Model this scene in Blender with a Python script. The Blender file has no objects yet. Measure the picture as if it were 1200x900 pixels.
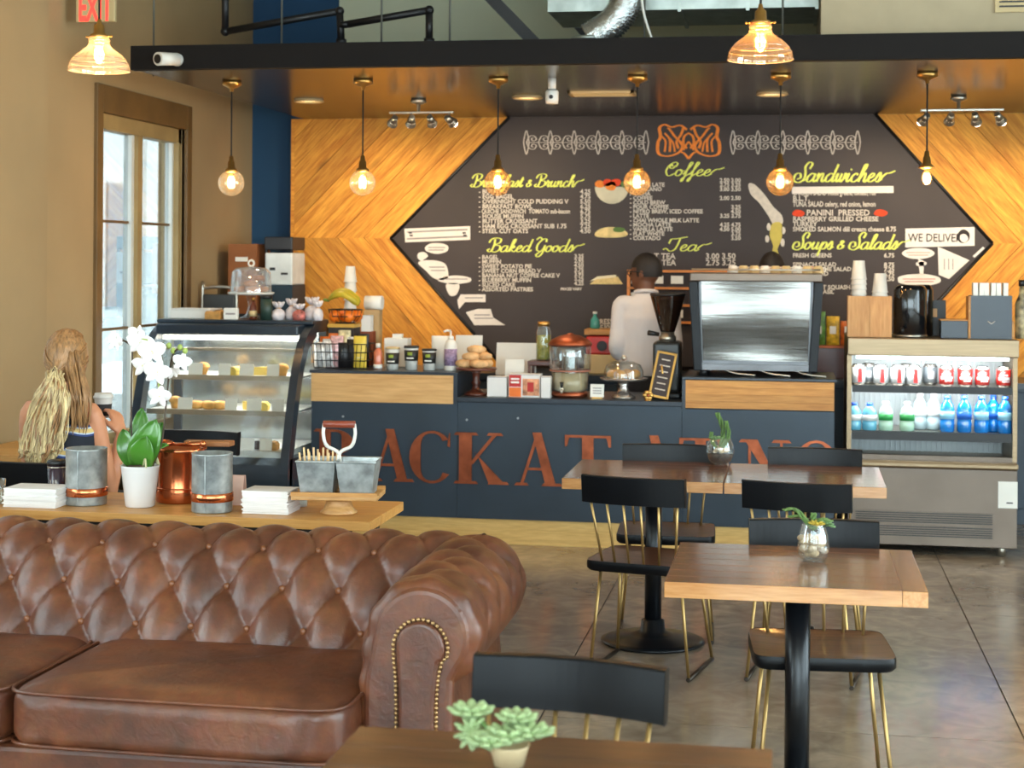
import bpy, bmesh, math, random
import numpy as np
from mathutils import Vector, Matrix, Euler
random.seed(7); np.random.seed(7)
SC = bpy.context.scene
COL = SC.collection
PI = math.pi

# ---------------------------------------------------------------- camera
FPX = 1920.0; YAW = math.radians(9.8); EYE = 1.66; HOR = 305.0; ROLL = 0.0066
FWD = np.array([-math.sin(YAW), math.cos(YAW), 0.0])
RGT = np.array([math.cos(YAW), math.sin(YAW), 0.0])
UPV = np.array([0.0, 0.0, 1.0])
def P(u, v, x=None, y=None, z=None, d=None):
    """photo pixel (1200x900) -> world point on the plane x=, y=, z= or at depth d"""
    v2 = v - ROLL*(u-600); u2 = u + ROLL*(v-HOR)
    r = FWD + RGT*(u2-600)/FPX + UPV*(HOR-v2)/FPX
    if x is not None: t = x/r[0]
    elif y is not None: t = y/r[1]
    elif z is not None: t = (z-EYE)/r[2]
    else: t = d
    return r*t + np.array([0, 0, EYE])
cam_data = bpy.data.cameras.new('camera')
cam = bpy.data.objects.new('camera', cam_data); COL.objects.link(cam)
_cr, _sr = math.cos(ROLL), math.sin(ROLL)
_R = RGT*_cr + UPV*_sr; _U = UPV*_cr - RGT*_sr
cam.matrix_world = Matrix(((_R[0], _U[0], -FWD[0], 0), (_R[1], _U[1], -FWD[1], 0), (_R[2], _U[2], -FWD[2], EYE), (0, 0, 0, 1)))
cam_data.sensor_width = 36; cam_data.lens = 36*FPX/1200
cam_data.shift_y = -(450-HOR)/1200
cam_data.clip_start = 0.05
cam_data.dof.use_dof = True; cam_data.dof.focus_distance = 6.2; cam_data.dof.aperture_fstop = 4.6
SC.camera = cam

# ---------------------------------------------------------------- sky, exposure
SC.view_settings.view_transform = 'Standard'; SC.view_settings.look = 'None'
SC.view_settings.gamma = 1; SC.view_settings.use_curve_mapping = False
SC.view_settings.exposure = 0.1
W = bpy.data.worlds.new('sky'); SC.world = W; W.use_nodes = True
W.node_tree.nodes['Background'].inputs[0].default_value = (0.84, 0.93, 1.0, 1)
W.node_tree.nodes['Background'].inputs[1].default_value = 13.5
SC.cycles.use_denoising = True
SC.cycles.caustics_reflective = False; SC.cycles.caustics_refractive = False
SC.cycles.max_bounces = 8; SC.cycles.transparent_max_bounces = 16
SC.cycles.sample_clamp_indirect = 6.0
def light(name, kind, loc, power, color=(1, 1, 1), target=None, **kw):
    d = bpy.data.lights.new(name, kind); d.energy = power; d.color = color
    o = bpy.data.objects.new(name, d); COL.objects.link(o); o.location = loc
    for k, v in kw.items(): setattr(d, k, v)
    if target is not None:
        o.rotation_euler = (Vector(target)-Vector(loc)).to_track_quat('-Z', 'Y').to_euler()
    return o
def portal(name, loc, target, sx, sy):
    o = light(name, 'AREA', loc, 1, target=target, shape='RECTANGLE', size=sx, size_y=sy)
    o.data.cycles.is_portal = True
    return o
# room: x -3.95..5.2, y -3..11.6, z 0..4.2
XL, XR, YB, YF, ZC = -3.95, 5.2, 11.6, -3.0, 4.2
# window openings of the left wall (y0, y1, z0, z1) and of the street front behind the camera (x0, x1, z0, z1)
WIN_L = [(8.90, 10.22, 0.55, 2.50), (5.75, 7.40, 0.55, 2.50), (2.9, 4.9, 0.55, 2.6), (-0.4, 1.8, 0.55, 2.6)]
WIN_R = [(-3.5, -1.1, 0.3, 4.0), (-0.7, 1.9, 0.3, 4.0), (2.3, 4.8, 0.3, 4.0)]  # heads raised so daylight reaches the upper back wall
WIN_ADD = [(-1.8, 0.8, 0.3, 4.0), (1.4, 4.0, 0.3, 4.0), (4.6, 7.2, 0.3, 4.0)]  # right wall, out of view: windows added to brighten the room
for (a, b, c, e) in WIN_ADD:
    portal('window_daylight', (XR+0.14, (a+b)/2, (c+e)/2), (0, (a+b)/2, (c+e)/2), e-c, b-a)
for (a, b, c, e) in WIN_L:
    portal('window_daylight', (XL-0.14, (a+b)/2, (c+e)/2), (0, (a+b)/2, (c+e)/2), e-c, b-a)
for (a, b, c, e) in WIN_R:
    portal('window_daylight', ((a+b)/2, YF-0.14, (c+e)/2), ((a+b)/2, 0, (c+e)/2), b-a, e-c)

# ---------------------------------------------------------------- materials
def lin(c):
    c = [x/255.0 for x in c[:3]]
    return tuple(x/12.92 if x <= 0.04045 else ((x+0.055)/1.055)**2.4 for x in c) + (1.0,)
MATS = {}
def pm(name, col, rough=0.5, metal=0.0, var=0.12, scale=6.0, bump=0.0, bscale=60.0, coat=0.0, rand=0.0, spec=0.5,
       emit=None, estr=0.0, stretch=None, trans=0.0, alpha=1.0, rvar=0.0, sheen=0.0, detail=4.0, dark=None):
    if name in MATS: return MATS[name]
    m = bpy.data.materials.new(name); m.use_nodes = True; MATS[name] = m
    nt = m.node_tree; N = nt.nodes; L = nt.links; b = N['Principled BSDF']
    tc = N.new('ShaderNodeTexCoord'); mp = N.new('ShaderNodeMapping')
    L.new(tc.outputs['Object'], mp.inputs['Vector'])
    if stretch: mp.inputs['Scale'].default_value = stretch
    oi = N.new('ShaderNodeObjectInfo')
    mul = N.new('ShaderNodeMath'); mul.operation = 'MULTIPLY'; mul.inputs[1].default_value = 37.0
    L.new(oi.outputs['Random'], mul.inputs[0])
    L.new(mul.outputs[0], mp.inputs['Location'])
    nz = N.new('ShaderNodeTexNoise'); nz.inputs['Scale'].default_value = scale; nz.inputs['Detail'].default_value = detail
    L.new(mp.outputs['Vector'], nz.inputs['Vector'])
    c = lin(col)
    mix = N.new('ShaderNodeMix'); mix.data_type = 'RGBA'
    d = lin(dark) if dark else tuple(x*(1-2.0*var) for x in c[:3])+(1,)
    h = tuple(min(1, x*(1+1.2*var)) for x in c[:3])+(1,)
    if dark: h = c
    mix.inputs[6].default_value = d; mix.inputs[7].default_value = h
    ramp = N.new('ShaderNodeMapRange'); ramp.inputs[1].default_value = 0.3; ramp.inputs[2].default_value = 0.7
    L.new(nz.outputs['Fac'], ramp.inputs[0]); L.new(ramp.outputs[0], mix.inputs[0])
    out = mix.outputs[2]
    if rand:
        hs = N.new('ShaderNodeHueSaturation')
        mr = N.new('ShaderNodeMapRange'); mr.inputs[3].default_value = 1-rand; mr.inputs[4].default_value = 1+rand
        L.new(oi.outputs['Random'], mr.inputs[0]); L.new(mr.outputs[0], hs.inputs['Value']); L.new(out, hs.inputs['Color'])
        out = hs.outputs[0]
    L.new(out, b.inputs['Base Color'])
    b.inputs['Roughness'].default_value = rough; b.inputs['Metallic'].default_value = metal
    b.inputs['Specular IOR Level'].default_value = spec
    b.inputs['Coat Weight'].default_value = coat; b.inputs['Coat Roughness'].default_value = 0.15
    if trans: b.inputs['Transmission Weight'].default_value = trans
    if rvar:
        rr = N.new('ShaderNodeMapRange'); rr.inputs[3].default_value = max(0.02, rough-rvar); rr.inputs[4].default_value = rough+rvar
        L.new(nz.outputs['Fac'], rr.inputs[0]); L.new(rr.outputs[0], b.inputs['Roughness'])
    if bump:
        n2 = N.new('ShaderNodeTexNoise'); n2.inputs['Scale'].default_value = bscale; n2.inputs['Detail'].default_value = 5
        L.new(mp.outputs['Vector'], n2.inputs['Vector'])
        bp = N.new('ShaderNodeBump'); bp.inputs['Strength'].default_value = bump; bp.inputs['Distance'].default_value = 0.01
        L.new(n2.outputs['Fac'], bp.inputs['Height']); L.new(bp.outputs[0], b.inputs['Normal'])
    if emit:
        b.inputs['Emission Color'].default_value = lin(emit); b.inputs['Emission Strength'].default_value = estr
    return m
def glass(name, tint=(255, 255, 255), refl=0.08, rough=0.02, opac=0.0, ocol=(255, 255, 255)):
    """thin clear glass: transparent with a fresnel reflection, cheap to sample"""
    if name in MATS: return MATS[name]
    m = bpy.data.materials.new(name); m.use_nodes = True; MATS[name] = m
    nt = m.node_tree; N = nt.nodes; L = nt.links; N.remove(N['Principled BSDF'])
    t = N.new('ShaderNodeBsdfTransparent'); t.inputs[0].default_value = lin(tint)
    g = N.new('ShaderNodeBsdfGlossy'); g.inputs['Roughness'].default_value = rough
    lw = N.new('ShaderNodeLayerWeight'); lw.inputs[0].default_value = 0.35
    nz = N.new('ShaderNodeTexNoise'); nz.inputs['Scale'].default_value = 3.0
    mr = N.new('ShaderNodeMapRange'); mr.inputs[3].default_value = refl; mr.inputs[4].default_value = min(1, refl+0.55)
    L.new(lw.outputs['Facing'], mr.inputs[0])
    mx = N.new('ShaderNodeMixShader'); L.new(mr.outputs[0], mx.inputs[0]); L.new(t.outputs[0], mx.inputs[1]); L.new(g.outputs[0], mx.inputs[2])
    out = mx
    if opac:
        df = N.new('ShaderNodeBsdfDiffuse'); df.inputs[0].default_value = lin(ocol)
        m2 = N.new('ShaderNodeMixShader')
        mr2 = N.new('ShaderNodeMapRange'); mr2.inputs[3].default_value = opac*0.7; mr2.inputs[4].default_value = opac*1.3
        L.new(nz.outputs['Fac'], mr2.inputs[0]); L.new(mr2.outputs[0], m2.inputs[0])
        L.new(mx.outputs[0], m2.inputs[1]); L.new(df.outputs[0], m2.inputs[2]); out = m2
    L.new(out.outputs[0], N['Material Output'].inputs[0])
    return m
def wood(name, light_c, dark_c, rough=0.45, rand=0.16, grain=(1.2, 14, 14), knots=True, coat=0.0, top=None, scale=1.0):
    """boards with grain along local x; 'top' recolours upward faces (a stained top on raw edges)"""
    if name in MATS: return MATS[name]
    m = bpy.data.materials.new(name); m.use_nodes = True; MATS[name] = m
    nt = m.node_tree; N = nt.nodes; L = nt.links; b = N['Principled BSDF']
    tc = N.new('ShaderNodeTexCoord'); oi = N.new('ShaderNodeObjectInfo')
    mu = N.new('ShaderNodeMath'); mu.operation = 'MULTIPLY'; mu.inputs[1].default_value = 51.0
    L.new(oi.outputs['Random'], mu.inputs[0])
    mp = N.new('ShaderNodeMapping'); mp.inputs['Scale'].default_value = tuple(g*scale for g in grain)
    L.new(tc.outputs['Object'], mp.inputs['Vector']); L.new(mu.outputs[0], mp.inputs['Location'])
    nz = N.new('ShaderNodeTexNoise'); nz.inputs['Scale'].default_value = 2.2; nz.inputs['Detail'].default_value = 7; nz.inputs['Distortion'].default_value = 0.6
    L.new(mp.outputs['Vector'], nz.inputs['Vector'])
    wv = N.new('ShaderNodeTexNoise'); wv.inputs['Scale'].default_value = 9.0; wv.inputs['Detail'].default_value = 3
    L.new(mp.outputs['Vector'], wv.inputs['Vector'])
    add = N.new('ShaderNodeMath'); add.operation = 'ADD'
    L.new(nz.outputs['Fac'], add.inputs[0]); L.new(wv.outputs['Fac'], add.inputs[1])
    mr = N.new('ShaderNodeMapRange'); mr.inputs[1].default_value = 0.72; mr.inputs[2].default_value = 1.25
    L.new(add.outputs[0], mr.inputs[0])
    mix = N.new('ShaderNodeMix'); mix.data_type = 'RGBA'
    mix.inputs[6].default_value = lin(dark_c); mix.inputs[7].default_value = lin(light_c); L.new(mr.outputs[0], mix.inputs[0])
    out = mix.outputs[2]
    if knots:
        mk = N.new('ShaderNodeMapping'); mk.inputs['Scale'].default_value = (1.6, 4.2, 4.2); L.new(tc.outputs['Object'], mk.inputs['Vector']); L.new(mu.outputs[0], mk.inputs['Location'])
        vo = N.new('ShaderNodeTexVoronoi'); vo.inputs['Scale'].default_value = 1.0; L.new(mk.outputs['Vector'], vo.inputs['Vector'])
        kr = N.new('ShaderNodeMapRange'); kr.inputs[1].default_value = 0.05; kr.inputs[2].default_value = 0.16; kr.inputs[3].default_value = 0.85; kr.inputs[4].default_value = 0.0
        L.new(vo.outputs['Distance'], kr.inputs[0])
        m2 = N.new('ShaderNodeMix'); m2.data_type = 'RGBA'; m2.inputs[7].default_value = tuple(x*0.35 for x in lin(dark_c)[:3])+(1,)
        L.new(kr.outputs[0], m2.inputs[0]); L.new(out, m2.inputs[6]); out = m2.outputs[2]
    if top:
        ge = N.new('ShaderNodeNewGeometry'); sx = N.new('ShaderNodeSeparateXYZ'); L.new(ge.outputs['True Normal'], sx.inputs[0])
        gt = N.new('ShaderNodeMath'); gt.operation = 'GREATER_THAN'; gt.inputs[1].default_value = 0.8; L.new(sx.outputs['Z'], gt.inputs[0])
        st = N.new('ShaderNodeMix'); st.data_type = 'RGBA'; st.inputs[6].default_value = lin(top[1]); st.inputs[7].default_value = lin(top[0]); L.new(mr.outputs[0], st.inputs[0])
        m3 = N.new('ShaderNodeMix'); m3.data_type = 'RGBA'; L.new(gt.outputs[0], m3.inputs[0]); L.new(out, m3.inputs[6]); L.new(st.outputs[2], m3.inputs[7]); out = m3.outputs[2]
    hs = N.new('ShaderNodeHueSaturation'); m4 = N.new('ShaderNodeMapRange'); m4.inputs[3].default_value = 1-rand; m4.inputs[4].default_value = 1+rand
    L.new(oi.outputs['Random'], m4.inputs[0]); L.new(m4.outputs[0], hs.inputs['Value']); L.new(out, hs.inputs['Color'])
    L.new(hs.outputs[0], b.inputs['Base Color'])
    b.inputs['Roughness'].default_value = rough; b.inputs['Coat Weight'].default_value = coat; b.inputs['Coat Roughness'].default_value = 0.12
    bp = N.new('ShaderNodeBump'); bp.inputs['Strength'].default_value = 0.12; bp.inputs['Distance'].default_value = 0.004
    L.new(add.outputs[0], bp.inputs['Height']); L.new(bp.outputs[0], b.inputs['Normal'])
    return m
def emis(name, col, s):
    if name in MATS: return MATS[name]
    m = pm(name, col, var=0.02, emit=col, estr=s); return m

# ---------------------------------------------------------------- mesh builder
class MB:
    def __init__(s): s.v = []; s.f = []; s.s = []
    def add(s, vs, fs, sm=False):
        o = len(s.v); s.v += [tuple(float(c) for c in p) for p in vs]
        s.f += [tuple(i+o for i in f) for f in fs]
        s.s += (sm if isinstance(sm, list) else [sm]*len(fs)); return s
    def box(s, c, d, rz=0.0, rot=None):
        R = rot if rot is not None else Matrix.Rotation(rz, 3, 'Z')
        x, y, z = d[0]/2, d[1]/2, d[2]/2
        vs = [Vector(c)+R @ Vector(p) for p in ((-x,-y,-z),(x,-y,-z),(x,y,-z),(-x,y,-z),(-x,-y,z),(x,-y,z),(x,y,z),(-x,y,z))]
        return s.add(vs, [(3,2,1,0),(4,5,6,7),(0,1,5,4),(1,2,6,5),(2,3,7,6),(3,0,4,7)])
    def bx(s, x0, x1, y0, y1, z0, z1):
        return s.box(((x0+x1)/2, (y0+y1)/2, (z0+z1)/2), (x1-x0, y1-y0, z1-z0))
    def cyl(s, p0, p1, r0, r1=None, n=14, caps=True):
        r1 = r0 if r1 is None else r1
        p0 = Vector(p0); p1 = Vector(p1); q = (p1-p0).to_track_quat('Z', 'Y').to_matrix()
        vs = []
        for p, r in ((p0, r0), (p1, r1)):
            vs += [p+q @ Vector((r*math.cos(2*PI*i/n), r*math.sin(2*PI*i/n), 0)) for i in range(n)]
        fs = [(i, (i+1) % n, n+(i+1) % n, n+i) for i in range(n)]; sm = [True]*n
        if caps: fs += [tuple(range(n-1, -1, -1)), tuple(range(n, 2*n))]; sm += [False, False]
        return s.add(vs, fs, sm)
    def tube(s, pts, r, n=8, closed=False, caps=True, flat=1.0):
        pts = [Vector(p) for p in pts]; m = len(pts); vs = []; up = None
        for i, p in enumerate(pts):
            a = pts[(i-1) % m] if closed or i > 0 else p
            b = pts[(i+1) % m] if closed or i < m-1 else p
            t = (b-a).normalized() if (b-a).length > 1e-9 else Vector((0, 0, 1))
            if up is None:
                up = Vector((0, 0, 1)) if abs(t.z) < 0.9 else Vector((1, 0, 0))
            u = (up - t*up.dot(t)); u = u.normalized() if u.length > 1e-6 else t.orthogonal().normalized(); up = u
            w = t.cross(u); rr = r[i] if isinstance(r, (list, tuple)) else r
            vs += [p+u*(rr*flat*math.cos(2*PI*k/n))+w*(rr*math.sin(2*PI*k/n)) for k in range(n)]
        fs = []
        for i in range(m if closed else m-1):
            j = (i+1) % m
            fs += [(i*n+k, i*n+(k+1) % n, j*n+(k+1) % n, j*n+k) for k in range(n)]
        sm = [True]*len(fs)
        if caps and not closed:
            fs += [tuple(range(n-1, -1, -1)), tuple(range((m-1)*n, m*n))]; sm += [False, False]
        return s.add(vs, fs, sm)
    def lathe(s, prof, c=(0, 0, 0), n=24, sq=None):
        """prof: (r, z) pairs; sq=(sx, sy) squashes"""
        vs = []; fs = []; sm = []
        sx, sy = sq or (1, 1)
        for r, z in prof:
            vs += [(c[0]+sx*r*math.cos(2*PI*k/n), c[1]+sy*r*math.sin(2*PI*k/n), c[2]+z) for k in range(n)]
        for i in range(len(prof)-1):
            fs += [(i*n+k, i*n+(k+1) % n, (i+1)*n+(k+1) % n, (i+1)*n+k) for k in range(n)]
        sm = [True]*len(fs)
        if prof[0][0] > 1e-6: fs.append(tuple(range(n-1, -1, -1))); sm.append(False)
        if prof[-1][0] > 1e-6 and not (prof[-1] == prof[0]): fs.append(tuple(range((len(prof)-1)*n, len(prof)*n))); sm.append(False)
        return s.add(vs, fs, sm)
    def shell(s, prof, c=(0, 0, 0), n=24, th=None):
        """open lathe without caps (thin glass, shades)"""
        vs = []; fs = []
        for r, z in prof:
            vs += [(c[0]+r*math.cos(2*PI*k/n), c[1]+r*math.sin(2*PI*k/n), c[2]+z) for k in range(n)]
        for i in range(len(prof)-1):
            fs += [(i*n+k, i*n+(k+1) % n, (i+1)*n+(k+1) % n, (i+1)*n+k) for k in range(n)]
        return s.add(vs, fs, True)
    def ball(s, c, r, nu=14, nv=9, R=None):
        r = r if isinstance(r, (tuple, list)) else (r, r, r)
        vs = []; fs = []
        for i in range(nv+1):
            a = PI*i/nv
            for k in range(nu):
                b = 2*PI*k/nu
                p = Vector((r[0]*math.sin(a)*math.cos(b), r[1]*math.sin(a)*math.sin(b), r[2]*math.cos(a)))
                vs.append(Vector(c)+(R @ p if R is not None else p))
        for i in range(nv):
            fs += [(i*nu+k, (i+1)*nu+k, (i+1)*nu+(k+1) % nu, i*nu+(k+1) % nu) for k in range(nu)]
        return s.add(vs, fs, True)
    def torus(s, c, R, r, n=24, m=8, axis='z'):
        pts = []
        for i in range(n):
            a = 2*PI*i/n; x, y = R*math.cos(a), R*math.sin(a)
            pts.append((c[0]+x, c[1]+y, c[2]) if axis == 'z' else ((c[0]+x, c[1], c[2]+y) if axis == 'y' else (c[0], c[1]+x, c[2]+y)))
        return s.tube(pts, r, m, closed=True)
    def prism(s, poly, a, b, plane='xz'):
        """extrude a polygon: plane xz from y=a to y=b, xy from z=a to z=b, yz from x=a to x=b"""
        n = len(poly)
        def q(p, t): return (p[0], t, p[1]) if plane == 'xz' else ((p[0], p[1], t) if plane == 'xy' else (t, p[0], p[1]))
        ar = sum(poly[i][0]*poly[(i+1) % n][1]-poly[(i+1) % n][0]*poly[i][1] for i in range(n))
        pl = list(poly) if ar > 0 else list(poly)[::-1]
        if a > b: a, b = b, a
        vs = [q(p, a) for p in pl]+[q(p, b) for p in pl]
        fs = [tuple(range(n)), tuple(range(2*n-1, n-1, -1))]+[(i, n+i, n+(i+1) % n, (i+1) % n) for i in range(n)]
        if plane != 'xz': fs = [f[::-1] for f in fs]
        return s.add(vs, fs)
    def grid(s, pts, nu, nv, sm=True, cu=False):
        fs = []
        for j in range(nv-1):
            for i in range(nu if cu else nu-1):
                k = (i+1) % nu
                fs.append((j*nu+i, j*nu+k, (j+1)*nu+k, (j+1)*nu+i))
        return s.add(pts, fs, sm)
    def build(s, name, mat, parent=None, w=False, bev=0.0, sub=0, loc=None, rot=None, solid=0.0, seg=2):
        off = Vector((0, 0, 0))
        if w:
            q = parent
            while q is not None: off += q.location; q = q.parent
            if parent is None and loc is not None: off = Vector(loc)
        me = bpy.data.meshes.new(name)
        me.from_pydata([(p[0]-off.x, p[1]-off.y, p[2]-off.z) for p in s.v], [], s.f)
        me.polygons.foreach_set('use_smooth', s.s); me.update()
        if mat is not None: me.materials.append(mat)
        o = bpy.data.objects.new(name, me); COL.objects.link(o)
        if loc is not None: o.location = loc
        if rot is not None: o.rotation_euler = rot
        if parent is not None: o.parent = parent
        if solid: md = o.modifiers.new('solid', 'SOLIDIFY'); md.thickness = solid
        if bev:
            md = o.modifiers.new('bevel', 'BEVEL'); md.width = bev; md.segments = seg; md.limit_method = 'ANGLE'; md.angle_limit = 0.6
        if sub: md = o.modifiers.new('sub', 'SUBSURF'); md.levels = sub; md.render_levels = sub
        return o
def tag(o, label, cat, group=None):
    o['label'] = label; o['category'] = cat
    if group: o['group'] = group
    return o
def thing(name, label, cat, loc=(0, 0, 0), rz=0.0, group=None):
    o = bpy.data.objects.new(name, None); COL.objects.link(o)
    o.empty_display_size = 0.05; o.location = tuple(float(c) for c in loc); o.rotation_euler = (0, 0, rz)
    return tag(o, label, cat, group)
def struct(o): o['kind'] = 'structure'; return o
def dup(root, loc=None, rz=None, label=None, group=None):
    def cp(o, par):
        c = o.copy(); COL.objects.link(c); c.parent = par
        for ch in list(o.children): cp(ch, c)
        return c
    r = cp(root, None)
    if loc is not None: r.location = tuple(float(c) for c in loc)
    if rz is not None: r.rotation_euler = (0, 0, rz)
    if label: r['label'] = label
    if group: r['group'] = group
    return r
def one(name, mb, mat, label, cat, loc=None, rz=0.0, group=None, **kw):
    o = mb.build(name, mat, None, **kw)
    if loc is not None: o.location = tuple(float(c) for c in loc)
    o.rotation_euler = (0, 0, rz)
    return tag(o, label, cat, group)
def catmull(pts, k=6, closed=False):
    pts = [np.array(p, float) for p in pts]; n = len(pts); out = []
    for i in range(n if closed else n-1):
        p1, p2 = pts[i], pts[(i+1) % n]
        p0 = pts[i-1] if (closed or i > 0) else 2*p1-p2
        p3 = pts[(i+2) % n] if (closed or i < n-2) else 2*p2-p1
        for j in range(k):
            t = j/k
            out.append(0.5*((2*p1)+(-p0+p2)*t+(2*p0-5*p1+4*p2-p3)*t*t+(-p0+3*p1-3*p2+p3)*t**3))
    if not closed: out.append(pts[-1])
    return out
def text_geo(body, size, bold=0.0, spacing=1.0):
    cu = bpy.data.curves.new('t', 'FONT'); cu.body = body; cu.size = size; cu.space_character = spacing
    if bold: cu.offset = bold
    cu.resolution_u = 2
    o = bpy.data.objects.new('t', cu); COL.objects.link(o)
    dg = bpy.context.evaluated_depsgraph_get(); me = bpy.data.meshes.new_from_object(o.evaluated_get(dg))
    vs = [tuple(v.co) for v in me.vertices]; fs = [tuple(p.vertices) for p in me.polygons]
    bpy.data.objects.remove(o); bpy.data.curves.remove(cu); bpy.data.meshes.remove(me)
    return vs, fs
def skin_geo(joints, edges, root, sub=2):
    """joints {name: ((x, y, z), r or (rx, ry))} -> vertices, faces of a skinned, subdivided body"""
    names = list(joints); idx = {n: i for i, n in enumerate(names)}
    me = bpy.data.meshes.new('sk'); me.from_pydata([joints[n][0] for n in names], [(idx[a], idx[b]) for a, b in edges], [])
    o = bpy.data.objects.new('sk', me); COL.objects.link(o)
    md = o.modifiers.new('skin', 'SKIN'); md.use_smooth_shade = True; md.branch_smoothing = 0.5
    sv = me.skin_vertices[0].data
    for n in names:
        r = joints[n][1]; sv[idx[n]].radius = r if isinstance(r, tuple) else (r, r); sv[idx[n]].use_root = (n == root)
    ms = o.modifiers.new('s', 'SUBSURF'); ms.levels = sub
    dg = bpy.context.evaluated_depsgraph_get(); me2 = bpy.data.meshes.new_from_object(o.evaluated_get(dg))
    vs = [tuple(v.co) for v in me2.vertices]; fs = [tuple(p.vertices) for p in me2.polygons]
    bpy.data.objects.remove(o); bpy.data.meshes.remove(me); bpy.data.meshes.remove(me2)
    return vs, fs
# ---------------------------------------------------------------- room shell
m_wall = pm('wall_paint', (170, 144, 104), 0.75, var=0.05, scale=1.2, bump=0.05)
m_wall_far = pm('sage_paint', (206, 208, 180), 0.8, var=0.04, scale=1.0)
m_blue = pm('blue_paint', (10, 62, 98), 0.7, var=0.06, scale=2.0)
m_ceil = pm('ceiling_paint', (196, 190, 172), 0.9, var=0.06)
m_casing = pm('brown_window_casing', (112, 84, 46), 0.5, var=0.12, scale=4)
m_sash = pm('tan_window_sash', (165, 140, 92), 0.5, var=0.08)
m_pane = glass('window_pane_glass', (246, 252, 252), 0.05)
m_pane_dim = glass('dimmed_pane_glass', (176, 182, 184), 0.04)  # tint added to dim the daylight view so it does not burn out
m_whitesash = pm('white_sash', (222, 224, 218), 0.5, var=0.03)

def concrete():
    m = bpy.data.materials.new('polished_concrete'); m.use_nodes = True
    nt = m.node_tree; N = nt.nodes; L = nt.links; b = N['Principled BSDF']
    tc = N.new('ShaderNodeTexCoord')
    n1 = N.new('ShaderNodeTexNoise'); n1.inputs['Scale'].default_value = 0.9; n1.inputs['Detail'].default_value = 8; n1.inputs['Roughness'].default_value = 0.62
    n2 = N.new('ShaderNodeTexNoise'); n2.inputs['Scale'].default_value = 7; n2.inputs['Detail'].default_value = 6; n2.inputs['Distortion'].default_value = 1.2
    L.new(tc.outputs['Object'], n1.inputs['Vector']); L.new(tc.outputs['Object'], n2.inputs['Vector'])
    a = N.new('ShaderNodeMath'); a.operation = 'MULTIPLY_ADD'; a.inputs[1].default_value = 0.55
    L.new(n2.outputs['Fac'], a.inputs[0]); L.new(n1.outputs['Fac'], a.inputs[2])
    cr = N.new('ShaderNodeValToRGB'); L.new(a.outputs[0], cr.inputs[0])
    e = cr.color_ramp.elements; e[0].position = 0.55; e[0].color = lin((116, 100, 84)); e[1].position = 1.0; e[1].color = lin((178, 160, 138))
    x = cr.color_ramp.elements.new(0.78); x.color = lin((146, 130, 112))
    L.new(cr.outputs[0], b.inputs['Base Color'])
    mr = N.new('ShaderNodeMapRange'); mr.inputs[3].default_value = 0.08; mr.inputs[4].default_value = 0.28; L.new(n2.outputs['Fac'], mr.inputs[0]); L.new(mr.outputs[0], b.inputs['Roughness'])
    b.inputs['Specular IOR Level'].default_value = 0.6
    return m
m_floor = concrete()
# slabs of the floor with sawn joints between them, over a bed
struct(MB().bx(XL-0.2, XR+0.2, YF-0.2, YB+0.2, -0.12, -0.006).build('floor', pm('joint_grey', (70, 62, 54), 0.8)))
FL = bpy.data.objects['floor']
jx = [XL, -2.6, -0.9, 0.8, 2.5, XR]; jy = [YF, -0.4, 1.7, 3.8, 5.9, 8.0, 10.0, YB]
for i in range(len(jx)-1):
    for j in range(len(jy)-1):
        g = 0.003
        MB().bx(jx[i]+g, jx[i+1]-g, jy[j]+g, jy[j+1]-g, -0.006, 0.0).build('floor_slab', m_floor, FL)
struct(MB().bx(XL-0.2, XR+0.2, YF-0.2, YB+0.2, ZC, ZC+0.1).build('ceiling', m_ceil))

def wall_holes(a0, a1, z0, z1, holes):
    """rectangles (a, b, c, d) covering the wall minus its openings"""
    out = []; cur = a0
    for (a, b, c, d) in sorted(holes):
        out.append((cur, a, z0, z1)); out.append((a, b, z0, c)); out.append((a, b, d, z1)); cur = b
    out.append((cur, a1, z0, z1)); return out
mb = MB()
for (a, b, c, d) in wall_holes(YF, YB, 0, ZC, WIN_L): mb.bx(XL-0.18, XL, a, b, c, d)
struct(mb.build('wall_left', m_wall))
mb = MB()
for (a, b, c, d) in wall_holes(XL, XR, 0, ZC, WIN_R): mb.bx(a, b, YF-0.18, YF, c, d)
struct(mb.build('wall_front', m_wall))
mb = MB()
for (a, b, c, d) in wall_holes(YF, YB, 0, ZC, WIN_ADD): mb.bx(XR, XR+0.18, a, b, c, d)
struct(mb.build('wall_right', m_wall))
WB = struct(MB().bx(-3.30, XR, YB, YB+0.15, 0, ZC).build('wall_back', m_wall_far))
struct(MB().bx(XL-0.1, -3.30, YB-0.02, YB+0.15, 0, ZC).build('wall_blue', m_blue))
# pilaster beside the second window
struct(MB().bx(XL, XL+0.09, 7.46, 8.04, 0, ZC).build('wall_pilaster', m_wall))
mb = MB()
for (a, b) in ((YF, 7.46), (8.04, 11.58)): mb.bx(XL, XL+0.018, a, b, 0, 0.11)
struct(mb.build('baseboard_left', m_casing))

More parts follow.
